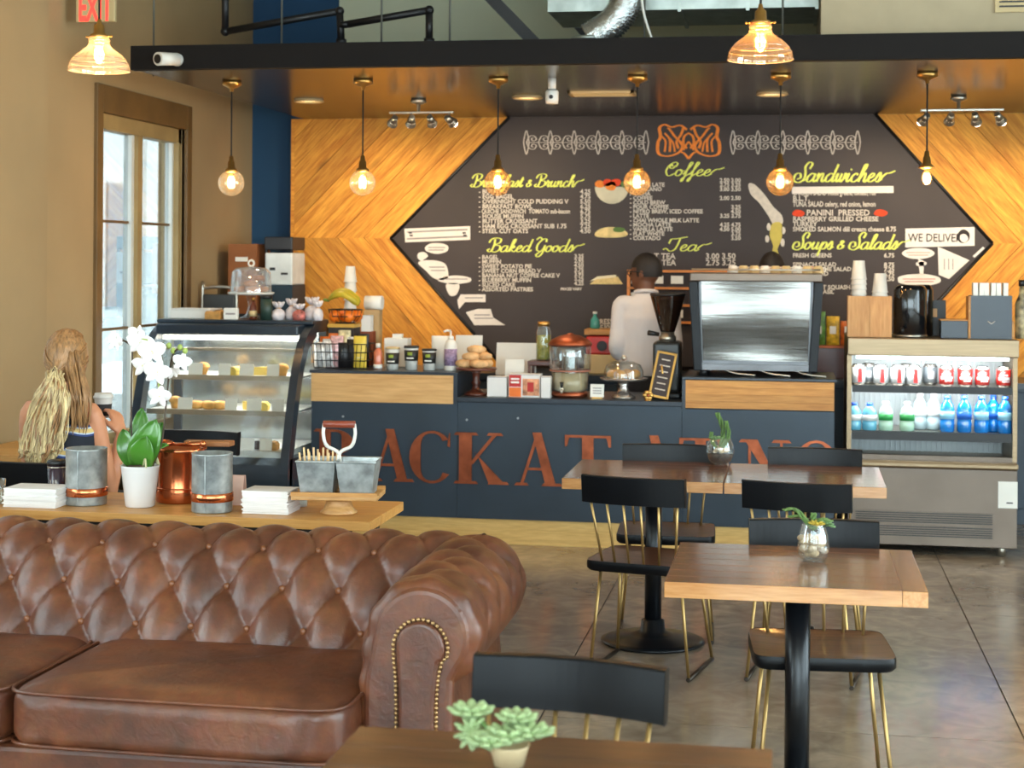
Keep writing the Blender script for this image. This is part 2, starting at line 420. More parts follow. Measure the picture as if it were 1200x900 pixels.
def window(n, a, b, c, d, side):
    """side 'L': opening in the left wall along y; 'F': street front along x"""
    root = bpy.data.objects.new('window_%d' % n, None); COL.objects.link(root); struct(root)
    root.location = (XL, (a+b)/2, c) if side == 'L' else ((XR, (a+b)/2, c) if side == 'E' else ((a+b)/2, YF, c))
    def bx(mb, s0, s1, t0, t1, z0, z1):      # s along the wall, t depth into the wall (0 = room face)
        if side == 'L': mb.bx(XL-t1, XL-t0, s0, s1, z0, z1)
        elif side == 'E': mb.bx(XR+t0, XR+t1, s0, s1, z0, z1)
        else: mb.bx(s0, s1, YF-t1, YF-t0, z0, z1)
        return mb
    fr = MB(); cw = 0.085
    bx(fr, a-cw, a, -0.022, 0.02, c-0.1, d+0.16); bx(fr, b, b+cw, -0.022, 0.02, c-0.1, d+0.16)
    bx(fr, a, b, -0.022, 0.02, d, d+0.16)
    bx(fr, a-cw-0.02, b+cw+0.02, -0.05, 0.02, c-0.1, c-0.06)
    fr.build('window_casing', m_casing, root, w=True, bev=0.004)
    sa = MB(); t0, t1 = 0.05, 0.11
    bx(sa, a, a+0.05, t0-0.03, t1, c, d); bx(sa, b-0.05, b, t0-0.03, t1, c, d); bx(sa, a, b, t0-0.03, t1, d-0.09, d); bx(sa, a, b, t0, t1, c-0.06, c+0.07)
    k = 2 if b-a < 2 else 3
    for i in range(1, k):
        s = a+(b-a)*i/k; bx(sa, s-0.035, s+0.035, t0-0.02, t1, c, d-0.09)
    sa.build('window_frame', m_sash, root, w=True)
    for i in range(k):
        s0 = a+(b-a)*i/k; s1 = a+(b-a)*(i+1)/k
        ws = MB()
        bx(ws, s0+0.035, s0+0.075, t0+0.005, t1-0.005, c, d); bx(ws, s1-0.075, s1-0.035, t0+0.005, t1-0.005, c, d)
        ws.build('sash', m_whitesash, root, w=True)
        for zz in (c+(d-c)*0.35, c+(d-c)*0.68):
            bx(MB(), s0+0.07, s1-0.07, 0.07, 0.095, zz-0.008, zz+0.008).build('muntin', m_casing, root, w=True)
        bx(MB(), s0+0.04, s1-0.04, 0.078, 0.084, c, d).build('pane', m_pane_dim if n < 3 else m_pane, root, w=True)
for i, (a, b, c, d) in enumerate(WIN_L): window(i+1, a, b, c, d, 'L')
for i, (a, b, c, d) in enumerate(WIN_R): window(i+5, a, b, c, d, 'F')
for i, (a, b, c, d) in enumerate(WIN_ADD): window(i+8, a, b, c, d, 'E')

# outside the left windows: pavement and a pale neighbouring facade with pilasters
MB().bx(-16, XL-0.18, -8, 20, -0.3, -0.1).build('floor_pavement', pm('pavement', (190, 188, 180), 0.9))['kind'] = 'structure'
ne = thing('neighbouring_building', 'pale facade with pilasters seen through the left window', 'building', (-11.5, 14, -0.1))
MB().bx(-11.8, -11.3, 2, 34, -0.1, 7).build('facade', pm('pale_render', (214, 216, 210), 0.9, var=0.05), ne, w=True)
for i in range(12):
    MB().bx(-11.3, -11.12, 3.0+2.4*i, 3.5+2.4*i, -0.1, 7).build('pilaster', pm('pale_render', (214, 216, 210), 0.9), ne, w=True)
    MB().bx(-11.3, -11.26, 4.1+2.4*i, 5.0+2.4*i, 0.8, 2.9).build('window', pm('grey_glass', (120, 136, 140), 0.2), ne, w=True)

# ---------------------------------------------------------------- plank wall and chalkboard
YW = 11.40                        # face of the planks
ZS = 1.812; HXL = (-2.85, ZS); HTL = (-1.994, 2.67); HTR = (0.533, 2.67); HXR = (1.307, 1.795)
HBL = (-2.05, 0.93); HBR = (0.535, 0.93)
m_plank = wood('honey_pine', (234, 166, 64), (188, 112, 30), rough=0.68, rand=0.2, grain=(1.0, 12, 12))
def clip(poly, n, d):
    out = []
    for i in range(len(poly)):
        p, q = poly[i], poly[(i+1) % len(poly)]
        a = p[0]*n[0]+p[1]*n[1]-d; b = q[0]*n[0]+q[1]*n[1]-d
        if a <= 0: out.append(p)
        if (a < 0 < b) or (b < 0 < a):
            t = a/(a-b); out.append((p[0]+(q[0]-p[0])*t, p[1]+(q[1]-p[1])*t))
    return out
def planks(region, ang, width, phase=0.0):
    dx, dz = math.cos(ang), math.sin(ang); nx, nz = -dz, dx
    ds = [p[0]*nx+p[1]*nz for p in region]
    k = math.floor((min(ds)-phase)/width)
    while phase+k*width < max(ds):
        a, b = phase+k*width+0.0015, phase+(k+1)*width-0.0015; k += 1
        po = clip(clip(region, (nx, nz), b), (-nx, -nz), -a)
        if len(po) < 3: continue
        cx = sum(p[0] for p in po)/len(po); cz = sum(p[1] for p in po)/len(po)
        loc = [((p[0]-cx)*dx+(p[1]-cz)*dz, (p[0]-cx)*nx+(p[1]-cz)*nz) for p in po]
        pr = random.uniform(0.016, 0.024)
        MB().prism(loc, -pr, 0.0, 'xz').build('plank', m_plank, WB, loc=(cx, YW+0.022, cz), rot=(0, -ang, 0))
aL = math.atan2(HTL[1]-HXL[1], HTL[0]-HXL[0]); aLb = math.atan2(HBL[1]-HXL[1], HBL[0]-HXL[0])
aR = math.atan2(HXR[1]-HTR[1], HXR[0]-HTR[0]); aRb = math.atan2(HBR[1]-HXR[1], HBR[0]-HXR[0])+PI
X0, X1 = -3.57, 2.9; PW = 0.145
def dn(p, a): return -math.sin(a)*p[0]+math.cos(a)*p[1]
planks([(X0, ZS), HXL, HTL, (X0, 2.67)], aL, PW, dn(HXL, aL))
planks([(X0, 0.3), (-1.6, 0.3), (-2.05, 0.93), HXL, (X0, ZS)], aLb, PW, dn(HXL, aLb))
planks([HTR, HXR, (X1, HXR[1]), (X1, 2.67)], aR, PW, dn(HXR, aR))
planks([HXR, HBR, (0.2, 0.3), (X1, 0.3), (X1, HXR[1])], aRb, PW, dn(HXR, aRb))
MB().bx(X0-0.01, X1, YW+0.022, YB, 0, 2.67).build('batten_backing', pm('dark_backing', (38, 30, 22), 0.9), WB)
MB().bx(X0-0.025, X0, YW, YB, 0, 2.67).build('end_board', m_plank, WB)

# ---------------------------------------------------------------- canopy over the counter
ZK = 2.67
m_canopy = pm('canopy_black_brown', (46, 40, 37), 0.22, var=0.05, scale=0.7, rvar=0.05, spec=0.55)
CAN = thing('canopy', 'long dark flat canopy hanging over the service counter', 'canopy', (-0.5, 9.9, ZK))
MB().bx(-3.50, 2.9, 8.36, YW-0.001, ZK, ZK+0.03).build('soffit', m_canopy, CAN, w=True)
MB().bx(-3.515, 2.9, 8.30, 8.36, ZK-0.004, ZK+0.125).build('fascia', pm('canopy_fascia', (26, 23, 22), 0.75, var=0.06, scale=1.5, spec=0.15), CAN, w=True)
MB().bx(-3.515, -3.47, 8.36, YW-0.001, ZK+0.03, ZK+0.125).build('fascia', pm('canopy_fascia', (52, 47, 46), 0.55), CAN, w=True)
m_black = pm('black_steel', (24, 23, 24), 0.45, var=0.1)
for px in (180, 330, 447, 527, 755, 917):
    q = P(px, 50, y=8.9)
    MB().cyl((q[0], 8.9, ZK+0.03), (q[0], 8.9, ZC), 0.006, n=8).build('hanger_rod', pm('grey_rod', (120, 120, 112), 0.5, 0.6), CAN, w=True)
m_rim = pm('light_rim', (190, 170, 130), 0.4, 0.3)
m_down = emis('downlight_glow', (255, 222, 165), 2.2)
for i, (u, v, lb) in enumerate(((362, 117, 'above the left plank chevron'), (618, 113, 'beside the white sensor'), (905, 109, 'above the sandwich menu'))):
    q = P(u, v, z=ZK)
    t = thing('recessed_light', 'round recessed ceiling light '+lb, 'light', (q[0], q[1], ZK), group='recessed lights in the canopy')
    MB().torus((0, 0, -0.0085), 0.088, 0.008, 28, 6).build('rim', m_rim, t)
    MB().lathe([(0.001, -0.003), (0.084, -0.003), (0.084, -0.0005)], n=28).build('lens', m_down, t)
    light('recessed_lamp', 'SPOT', (q[0], q[1], ZK-0.02), 30, (1, 0.80, 0.55), (q[0], q[1], 0), spot_size=1.9, spot_blend=0.7, shadow_soft_size=0.06)
q = P(706, 109, z=ZK)
t = thing('air_vent', 'rectangular cream air vent grille in the dark canopy', 'vent', (q[0], q[1], ZK))
mb = MB(); mb.bx(-0.2, 0.2, -0.11, -0.09, -0.012, 0); mb.bx(-0.2, 0.2, 0.09, 0.11, -0.012, 0); mb.bx(-0.2, -0.18, -0.11, 0.11, -0.012, 0); mb.bx(0.18, 0.2, -0.11, 0.11, -0.012, 0)
m_cream = pm('cream_metal', (205, 180, 130), 0.5, var=0.05)
mb.build('frame', m_cream, t)
for k in range(5): MB().box((0, -0.07+0.035*k, -0.004), (0.36, 0.02, 0.004), rot=Matrix.Rotation(0.5, 3, 'X')).build('slat', m_cream, t)
q = P(647, 92, z=ZK)
t = thing('motion_sensor', 'white ceiling sensor hanging from the dark canopy', 'sensor', (q[0], q[1], ZK))
m_wp = pm('white_plastic', (225, 222, 214), 0.4, var=0.03)
MB().cyl((0, 0, 0), (0, 0, -0.06), 0.022).build('stem', m_wp, t)
MB().lathe([(0.001, -0.14), (0.034, -0.14), (0.037, -0.12), (0.037, -0.075), (0.03, -0.065), (0.001, -0.065)], n=18).build('head', m_wp, t)
MB().ball((0, -0.036, -0.105), (0.012, 0.005, 0.012), 10, 6).build('lens', m_black, t)
q = P(203, 70, y=8.29)
t = thing('security_camera', 'white bullet security camera on the canopy edge', 'camera', (q[0], 8.30, q[2]))
MB().cyl((0.02, 0.003, 0.0), (0.02, -0.03, 0), 0.035).build('base', m_wp, t)
MB().cyl((0.03, -0.03, 0.0), (-0.03, -0.15, -0.012), 0.033, 0.036, 18).build('body', m_wp, t)
MB().cyl((-0.0285, -0.148, -0.012), (-0.0315, -0.155, -0.0125), 0.024, 0.024, 16).build('lens', m_black, t)

# ---------------------------------------------------------------- service counter
YC = 9.42
m_navy = pm('navy_laminate', (42, 57, 71), 0.42, var=0.1, scale=2.5, bump=0.03)
m_navytop = pm('navy_worktop', (40, 49, 60), 0.3, var=0.06)
m_bandL = wood('pale_maple_band', (222, 178, 118), (198, 150, 92), rough=0.5, rand=0.05, grain=(0.8, 10, 10))
m_bandR = wood('butcher_block_band', (206, 148, 76), (176, 116, 52), rough=0.5, rand=0.12, grain=(1.0, 12, 12), knots=False)
m_copper = pm('brushed_copper', (168, 92, 62), 0.42, 0.9, var=0.18, scale=14)
CT = thing('service_counter', 'long navy service counter with copper lettering and wood bands', 'counter', (-1.3, 9.8, 0))
cxL, cxM0, cxM1, cxR = -2.835, -1.945, -0.632, 0.225
zk = 0.147; zt = 1.0; zl = 0.857
for a, b in ((cxL, cxM0), (cxM0, cxM1), (cxM1, cxR)):
    MB().bx(a+0.001, b-0.001, YC, YC+0.03, zk, zl-0.03 if a == cxM0 else 0.815).build('front_panel', m_navy, CT, w=True)
MB().bx(cxL, cxR, YC+0.03, YC+0.62, 0.02, 0.8).build('carcass', m_navy, CT, w=True)
MB().bx(cxL+0.01, cxR+0.1, YC+0.012, YC+0.05, 0.0, zk).build('plinth', wood('pale_plinth', (226, 190, 120), (200, 160, 92), rough=0.5, rand=0.02), CT, w=True)
MB().bx(cxL+0.002, cxM0-0.025, YC-0.012, YC+0.03, 0.815, 0.982).build('wood_band', m_bandL, CT, w=True)
for k in range(4):
    z0 = 0.822+0.04*k
    MB().bx(cxM1+0.02, cxR-0.002, YC-0.012, YC+0.03, z0, z0+0.0395).build('wood_strip', m_bandR, CT, w=True)
MB().bx(cxL-0.01, cxM0, YC-0.015, YC+0.62, 0.982, zt).build('worktop', m_navytop, CT, w=True, bev=0.003)
MB().bx(cxM1, cxR+0.01, YC-0.015, YC+0.62, 0.984, zt).build('worktop', m_navytop, CT, w=True, bev=0.003)
MB().bx(cxM0, cxM1, YC-0.02, YC+0.62, zl-0.028, zl).build('low_worktop', m_navytop, CT, w=True, bev=0.003)
for a, b in ((cxM0-0.025, cxM0), (cxM1, cxM1+0.02)):
    MB().bx(a, b, YC-0.012, YC+0.6, 0.815, 0.983).build('cheek', m_navytop, CT, w=True)
MB().bx(cxL+0.01, cxM0-0.03, YC+0.05, YC+0.6, 0.8, 0.982).build('carcass', m_navy, CT, w=True)
MB().bx(cxM1+0.03, cxR-0.01, YC+0.05, YC+0.6, 0.8, 0.982).build('carcass', m_navy, CT, w=True)
# copper serif letters
LH = 0.30; LZ = 0.35
def quad(mb, pts):
    mb.nq = getattr(mb, 'nq', 0)+1
    mb.prism(pts, -0.010-0.00025*(mb.nq % 9), 0.0, 'xz')
def serif(mb, x0, x1, z): quad(mb, [(x0, z-0.008), (x1, z-0.008), (x1-0.012, z+0.008), (x0+0.012, z+0.008)])
def letter(ch, w):
    mb = MB(); h = LH; T = 0.062*w/0.25; t = 0.014
    def stem(x, th, z0=0, z1=h): quad(mb, [(x-th/2, z0), (x+th/2, z0), (x+th/2, z1), (x-th/2, z1)])
    def arc(cx, cz, rx, rz, a0, a1, th, thin):
        n = 20; o = []; i_ = []
        for k in range(n+1):
            a = a0+(a1-a0)*k/n; f = thin+(th-thin)*abs(math.cos(a))**1.3
            o.append((cx+rx*math.cos(a), cz+rz*math.sin(a))); i_.append((cx+(rx-f)*math.cos(a), cz+(rz-thin)*math.sin(a)))
        for k in range(n): quad(mb, [o[k], o[k+1], i_[k+1], i_[k]])
    if ch == 'A':
        ax = w*0.47
        quad(mb, [(0.012, 0), (0.03, 0), (ax+0.006, h*0.96), (ax-0.012, h*0.96)])
        quad(mb, [(w-0.02-T, 0), (w-0.02, 0), (ax+0.022, h*1.03), (ax-0.03, h*1.03)])
        quad(mb, [(w*0.2, h*0.3), (w*0.7, h*0.3), (w*0.68, h*0.3+t), (w*0.22, h*0.3+t)])
        serif(mb, -0.02, 0.065, 0.008); serif(mb, w-0.105, w+0.02, 0.008)
    elif ch == 'B':
        stem(0.07, T); serif(mb, 0.0, 0.13, 0.008); serif(mb, 0.0, 0.13, h-0.008)
        arc(w*0.42, h*0.745, w*0.46, h*0.255, -PI/2, PI/2, T, t); arc(w*0.42, h*0.26, w*0.54, h*0.26, -PI/2, PI/2, T, t)
        for z in (0, h*0.49, h-t): quad(mb, [(0.09, z), (w*0.43, z), (w*0.43, z+t), (0.09, z+t)])
    elif ch == 'C':
        arc(w*0.5, h*0.5, w*0.5, h*0.515, 0.75, 2*PI-0.7, T, t)
        quad(mb, [(w*0.84, h*0.72), (w*0.9, h*0.7), (w*0.9, h*0.98), (w*0.875, h*0.98)])
    elif ch == 'K':
        stem(0.075, T); serif(mb, 0.005, 0.15, 0.008); serif(mb, 0.005, 0.15, h-0.008)
        quad(mb, [(0.1, h*0.40), (0.12, h*0.38), (w*0.86, h-0.01), (w*0.78, h-0.01)])
        quad(mb, [(0.15, h*0.54), (w*0.42, h*0.62), (w, 0.008), (w-T*1.2, 0.008)])
        serif(mb, w*0.66, w*0.98, h-0.008); serif(mb, w*0.68, w+0.03, 0.008)
    elif ch == 'T':
        stem(w/2, T); serif(mb, w/2-0.065, w/2+0.065, 0.008); quad(mb, [(0.0, h-t), (w, h-t), (w, h), (0, h)])
        quad(mb, [(0, h*0.78), (0.012, h*0.78), (0.03, h), (0, h)]); quad(mb, [(w-0.012, h*0.78), (w, h*0.78), (w, h), (w-0.03, h)])
    elif ch == 'I': stem(w/2, T); serif(mb, 0, w, 0.008); serif(mb, 0, w, h-0.008)
    elif ch == 'O': arc(w*0.5, h*0.5, w*0.5, h*0.515, 0, 2*PI, T, t)
    elif ch == 'F':
        stem(0.07, T); serif(mb, 0, 0.13, 0.008); quad(mb, [(0.02, h-t), (w, h-t), (w, h), (0.02, h)]); quad(mb, [(w-0.012, h*0.8), (w, h*0.8), (w, h), (w-0.035, h)])
        quad(mb, [(0.09, h*0.5), (w*0.75, h*0.5), (w*0.75, h*0.5+t), (0.09, h*0.5+t)])
    elif ch == 'N':
        stem(0.05, t); stem(w-0.03, t); quad(mb, [(0.02, h), (0.03+T, h), (w-0.02, 0), (w-0.03-0.25*T, 0)])
        serif(mb, 0, 0.1, 0.008); serif(mb, w-0.085, w+0.025, h-0.008); serif(mb, -0.01, 0.08, h-0.008)
    return mb
for ch, u0, u1 in (('B', 368, 420), ('A', 436, 482), ('C', 480, 533), ('K', 531, 591), ('A', 607, 656), ('T', 662, 716), ('A', 744, 793), ('T', 796, 846), ('N', 868, 922), ('O', 930, 983)):
    a = P(u0, 540, y=YC)[0]; b = P(u1, 540, y=YC)[0]
    letter(ch, b-a).build('letter', m_copper, CT, loc=(a-CT.location.x, YC-0.0005-CT.location.y, LZ), rot=(0, 0, 0))
# screws / grommets on the face
for u, v in ((547, 492), (607, 490), (402, 488)):
    q = P(u, v, y=YC); MB().cyl((q[0], YC-0.003, q[2]), (q[0], YC, q[2]), 0.007, n=10).build('screw', pm('steel_screw', (170, 175, 178), 0.4, 0.6), CT, w=True)
# back counter along the plank wall
BC = thing('back_counter', 'dark back counter with worktop below the chalkboard', 'counter', (-0.6, 11.1, 0))
MB().bx(-2.4, 2.6, 10.84, 11.37, 0.0, 0.86).build('carcass', m_navy, BC, w=True)
MB().bx(-2.42, 2.62, 10.80, 11.375, 0.86, 0.9).build('worktop', m_navytop, BC, w=True)
for k in range(6): MB().bx(-2.38+0.83*k, -1.57+0.83*k, 10.82, 10.84, 0.1, 0.84).build('door', m_navy, BC, w=True, bev=0.003)
# ---------------------------------------------------------------- chalkboard with its menu
m_board = pm('chalkboard', (62, 53, 52), 0.62, var=0.1, scale=1.6, detail=8, spec=0.4)
m_chalk = pm('white_chalk', (214, 203, 190), 0.9, var=0.06, scale=40)
m_lime = pm('lime_chalk', (226, 232, 112), 0.9, var=0.08, scale=40)
m_orange = pm('orange_chalk', (238, 138, 58), 0.9, var=0.08, scale=40)
m_red = pm('red_chalk', (226, 74, 40), 0.9, var=0.1, scale=30)
m_paper = pm('sticker_white', (232, 222, 214), 0.7, var=0.03, scale=20)
m_ink = pm('ink', (48, 42, 42), 0.8, var=0.05)
YBD = 11.402
CB = thing('chalkboard_menu', 'huge hexagonal chalkboard menu with lime script headings', 'chalkboard', (-0.75, YBD, 0.93))
hexa = [HXL, HTL, HTR, HXR, HBR, HBL]
MB().prism(hexa, YBD, YBD+0.018, 'xz').build('board', m_board, CB, w=True)
for i in range(6):
    if i == 4: continue
    a, b = hexa[i], hexa[(i+1) % 6]
    if i == 1: continue
    MB().tube([(a[0], YBD-0.006, a[1]), (b[0], YBD-0.006, b[1])], 0.011, 6).build('edge_trim', m_black, CB, w=True)
def B(u, v): q = P(u, v, y=YBD); return (q[0], q[2])
PXB = 11.6/FPX                          # metres per photo pixel on the board
def ribbon(mb, pts, wid, k=6, depth=0.002):
    """flat chalk stroke on the board, thicker on downstrokes; pts in board (x, z)"""
    c = catmull(pts, k); n = len(c); vs = []; fs = []
    wid *= 0.92; mb.nr = getattr(mb, 'nr', 0)+1; depth += 0.0002*(mb.nr % 24)
    for i in range(n):
        a = c[max(0, i-1)]; b = c[min(n-1, i+1)]; t = b-a; L = np.hypot(*t); t = t/L if L > 1e-9 else np.array([1, 0])
        w = wid*(0.38+0.62*abs(t[1])**1.4)/2
        nx = np.array([-t[1], t[0]])
        l, r = c[i]+nx*w, c[i]-nx*w
        vs += [(l[0], -depth-0.000004*i, l[1]), (r[0], -depth-0.000004*i, r[1])]
    for i in range(n-1): fs.append((2*i, 2*i+1, 2*i+3, 2*i+2))
    mb.add(vs, fs)
G = {
 'a': ([[(.8,.85),(.45,1),(.08,.6),(.1,.12),(.4,0),(.75,.4),(.85,1)],[(.85,1),(.78,.3),(.92,0),(1.25,.3)]],1.12),
 'c': ([[(.72,.8),(.45,1),(.1,.6),(.15,.1),(.5,0),(.95,.35)]],.86),
 'd': ([[(.8,.85),(.45,1),(.08,.6),(.1,.12),(.4,0),(.75,.4),(.9,1)],[(1.02,2.1),(.82,.4),(.92,0),(1.25,.3)]],1.15),
 'e': ([[(0,.3),(.5,.6),(.6,.9),(.38,1),(.1,.6),(.15,.1),(.48,0),(.9,.35)]],.84),
 'f': ([[(0,.2),(.45,1.2),(.72,2.0),(.5,2.1),(.35,1.2),(.2,-.5),(.02,-.9),(0,-.5),(.45,.1),(.8,.4)]],.74),
 'h': ([[(0,.2),(.45,1.4),(.55,2.05),(.32,1.95),(.2,1),(.12,0)],[(.14,.3),(.42,.9),(.68,1),(.72,.5),(.72,.1),(.9,0),(1.15,.35)]],1.08),
 'i': ([[(0,.3),(.22,1),(.15,.25),(.32,0),(.6,.35)],[(.3,1.4),(.36,1.52)]],.56),
 'k': ([[(0,.2),(.45,1.4),(.55,2.05),(.32,1.95),(.2,1),(.12,0)],[(.16,.5),(.55,.98),(.6,.7),(.28,.5),(.5,.15),(.75,0),(1.05,.35)]],.98),
 'l': ([[(0,.2),(.42,1.4),(.5,2.05),(.28,1.95),(.16,1),(.16,.2),(.32,0),(.6,.35)]],.56),
 'n': ([[(0,.6),(.16,1),(.12,0)],[(.14,.3),(.42,.95),(.64,.9),(.64,.2),(.8,0),(1.08,.35)]],1.02),
 'o': ([[(.5,1),(.14,.8),(.08,.2),(.38,0),(.72,.4),(.62,.9),(.42,.98),(.65,.75),(1.0,.8)]],.92),
 'p': ([[(0,.3),(.24,1),(.12,0),(.0,-.95)],[(.18,.5),(.45,1),(.75,.8),(.68,.12),(.3,.02)],[(.5,.02),(.95,.35)]],.92),
 'r': ([[(0,.3),(.2,1.12),(.26,.85),(.5,.92),(.42,.3),(.55,0),(.85,.35)]],.78),
 's': ([[(0,.2),(.4,1.1),(.56,.5),(.42,0),(.1,.1)],[(.4,.02),(.8,.35)]],.72),
 't': ([[(0,.3),(.36,1.7),(.22,.3),(.38,0),(.66,.35)],[(.02,1.15),(.62,1.25)]],.62),
 'u': ([[(0,.5),(.16,1),(.1,.3),(.28,0),(.62,.4),(.74,1)],[(.74,1),(.68,.2),(.84,0),(1.14,.35)]],1.08),
 'w': ([[(0,.5),(.16,1),(.1,.25),(.28,0),(.52,.4),(.6,1),(.54,.25),(.72,0),(.96,.5),(1.0,1),(1.25,.8)]],1.18),
 'B': ([[(.35,2.1),(.45,1.2),(.3,.2),(0,0),(-.25,.25),(.0,.5)],[(-.35,1.5),(-.1,2.1),(.5,2.3),(1.15,2.1),(1.1,1.5),(.55,1.15),(1.25,.95),(1.3,.3),(.8,-.05),(.25,.1)]],1.5),
 'C': ([[(1.15,1.45),(1.25,1.95),(.85,2.15),(.35,1.6),(.2,.7),(.6,0),(1.3,.4)],[(.8,1.5),(.55,1.9),(.5,1.3),(.85,1.2),(1.1,1.6)]],1.3),
 'G': ([[(1.2,1.6),(1.1,2.1),(.6,2.0),(.15,1.1),(.3,.25),(.8,.1),(1.1,.6),(1.2,1.1)],[(1.2,1.1),(1.08,-.3),(.65,-.85),(.35,-.5),(.9,.1),(1.4,.35)],[(-.2,2.0),(.2,2.4),(.6,2.0)]],1.4),
 'S': ([[(1.3,1.55),(1.45,2.15),(1.05,2.35),(.75,1.8),(.95,1.1),(1.0,.35),(.5,-.1),(-.15,.2),(-.1,.9),(.35,1.0),(.55,.5),(.2,.3)],[(.9,.1),(1.3,.35)]],1.3),
 'T': ([[(-.35,1.2),(-.2,1.9),(.4,2.0),(1.5,2.3)],[(.75,2.1),(.65,1),(.45,.2),(.0,-.05),(-.5,.4),(-.8,.2)]],1.05),
 '&': ([[(.9,.2),(.35,.9),(.5,1.2),(.65,.95),(.15,.5),(.25,.05),(.65,.15),(.85,.6)]],1.2),
 ' ': ([],.55)}
def script(txt, u0, u1, vb, slant=0.42, xh=None, wid=2.7, mat=None, tail=True):
    """lime brush script from pixel u0 to u1 with baseline vb"""
    strokes = []; x = 0.0
    for ch in txt:
        st, adv = G[ch]
        strokes += [[(px+x, py) for px, py in s] for s in st]; x += adv
    if tail: strokes.append([(x-0.1, .35), (x+.35, .95), (x+.8, 1.05), (x+1.3, 1.3)])
    if tail: x += 1.0
    p0 = B(u0, vb); p1 = B(u1, vb)
    sc = math.hypot(p1[0]-p0[0], p1[1]-p0[1])/x; sl = (p1[1]-p0[1])/(p1[0]-p0[0]); ys = (xh*PXB) if xh else sc
    mb = MB()
    for s in strokes:
        pts = [(p0[0]+px*sc+py*ys*slant, p0[1]+py*ys+px*sc*sl) for px, py in s]
        ribbon(mb, pts, wid*PXB)
    return mb.build('script_heading', mat or m_lime, CB, loc=(-CB.location.x, 0, -CB.location.z))
script('Breakfast & Brunch', 553, 680, 219, slant=0.3, xh=6.6, wid=2.3)
script('Baked Goods', 573, 680, 295, slant=0.3, xh=7.0, wid=2.5)
script('Coffee', 777, 843, 206, slant=0.3, xh=7.2, wid=2.3)
script('Tea', 785, 828, 294, slant=0.3, xh=7.0, wid=2.2)
script('Sandwiches', 931, 1042, 213, slant=0.3, xh=9.4, wid=2.9)
script('Soups & Salads', 930, 1060, 292, slant=0.3, xh=8.0, wid=2.7)
# small chalk lines
def block(lines, u0, v0, u1, v1, mat=None, size=None, right=False):
    """menu lines as flat chalk capitals, laid between two pixel rows"""
    n = len(lines); dz = (v1-v0)/n
    for i, ln in enumerate(lines):
        if not ln: continue
        mb = MB()
        v = v0+dz*(i+0.85); cap = (size or dz*0.86)*PXB
        vs, fs = text_geo(ln, cap/0.70, 0.0012, 1.0)
        if not vs: continue
        a = B(u0, v); b = B(u1, v); wmax = max(p[0] for p in vs); k = min(1.0, (b[0]-a[0])/wmax); sl = (b[1]-a[1])/(b[0]-a[0])
        off = (b[0]-a[0]-wmax*k) if right else 0
        mb.add([(a[0]+p[0]*k+off, -0.002, a[1]+p[1]+(p[0]*k+off)*sl) for p in vs], fs)
        mb.build('menu_line', mat or m_chalk, CB, loc=(-CB.location.x, 0, -CB.location.z))
block(['- BURRITO', '- EGG BAGEL', '- OVERNIGHT COLD PUDDING V', '- BREAKFAST BOWL', '- QUICHE SANDWICH  TOMATO sub-bacon', '- HOUSE MUFFIN', '- BUTTER CROISSANT', '- HAM EGG CROISSANT SUB 1.75', "- STEEL CUT OATS"], 561, 222, 668, 274)
block(['4.25', '4.75', '5.50', '6.25', '6.75', '5.75', '3.25', '7.25', '4.50'], 672, 222, 692, 274, right=True)
block(['- BAGEL', '- MUFFIN', '- SWEET POTATO PIE', '- SWEET CORN BREAD V', '- BANANA NUT COFFEE CAKE V', '- BLUEBERRY MUFFIN', '- SLICED CAKE', '- ASSORTED PASTRIES'], 561, 299, 664, 342)
block(['3.25', '2.95', '4.50', '3.75', '3.95', '3.25', '4.25'], 666, 298, 684, 335, right=True)
block(['PRICES VARY'], 657, 335, 685, 341, size=3)
block(['DRIP', 'RED EYE LATE', 'AMERICANO', 'MOCHA', '- COFFEE', '- COLD BREW', '- POUR COFFEE', '- NITRO BREW, ICED COFFEE', '- LATTE', '- CHAI WHOLE MILK LATTE', '- MOCHA LATTE', '- VANILLA LATTE', '- FLAT WHITE', '- CORTADO'], 738, 209, 832, 282)
block(['2.50 3.00', '2.75 3.25', '3.00 3.50', '', '2.00 2.50', '', '3.25', '4.50', '3.25 3.75', '', '4.25 4.75', '4.50 5.00', '3.75', '3.50'], 834, 209, 868, 282, right=True)
block(['HOT TEA', 'ICED TEA'], 752, 297, 800, 312); block(['3.00 3.50', '2.75 3.25'], 815, 297, 862, 312, right=True)
block(['CHICKEN SALAD mixed greens, tomato, roll', 'B.L.T.', 'TUNA SALAD celery, red onion, lemon'], 929, 223, 1026, 243)
block(['PANINI  PRESSED'], 945, 244, 1023, 254, size=6.5)
block(['RASPBERRY GRILLED CHEESE', 'TURKEY', 'SMOKED SALMON dill cream cheese 8.75'], 929, 254, 1050, 272)
block(['FRESH GREENS', '', 'SPINACH SALAD', 'CHICKEN LIME SALAD', 'TUNA SALAD', 'COBB', '', 'BUTTERNUT SQUASH', 'TOMATO BASIL'], 929, 297, 1030, 345); block(['6.75', '', '8.75', '7.25', '6.75', '7.50'], 1030, 297, 1048, 330, right=True)
block(['ESPRESSO', 'BY THE POUND'], 692, 374, 724, 388)
def plate(poly, mat, name='chalk_drawing', d=0.003, pix=True, k=0):
    pts = [B(*p) for p in poly] if pix else poly
    if k: pts = [tuple(p) for p in catmull(pts, k, closed=True)]
    return MB().prism(pts, YBD-d, YBD, 'xz').build(name, mat, CB, w=True)
def rectp(u0, v0, u1, v1): return [(u0, v0), (u1, v0+(u1-u0)*-0.004), (u1, v1), (u0, v1)]
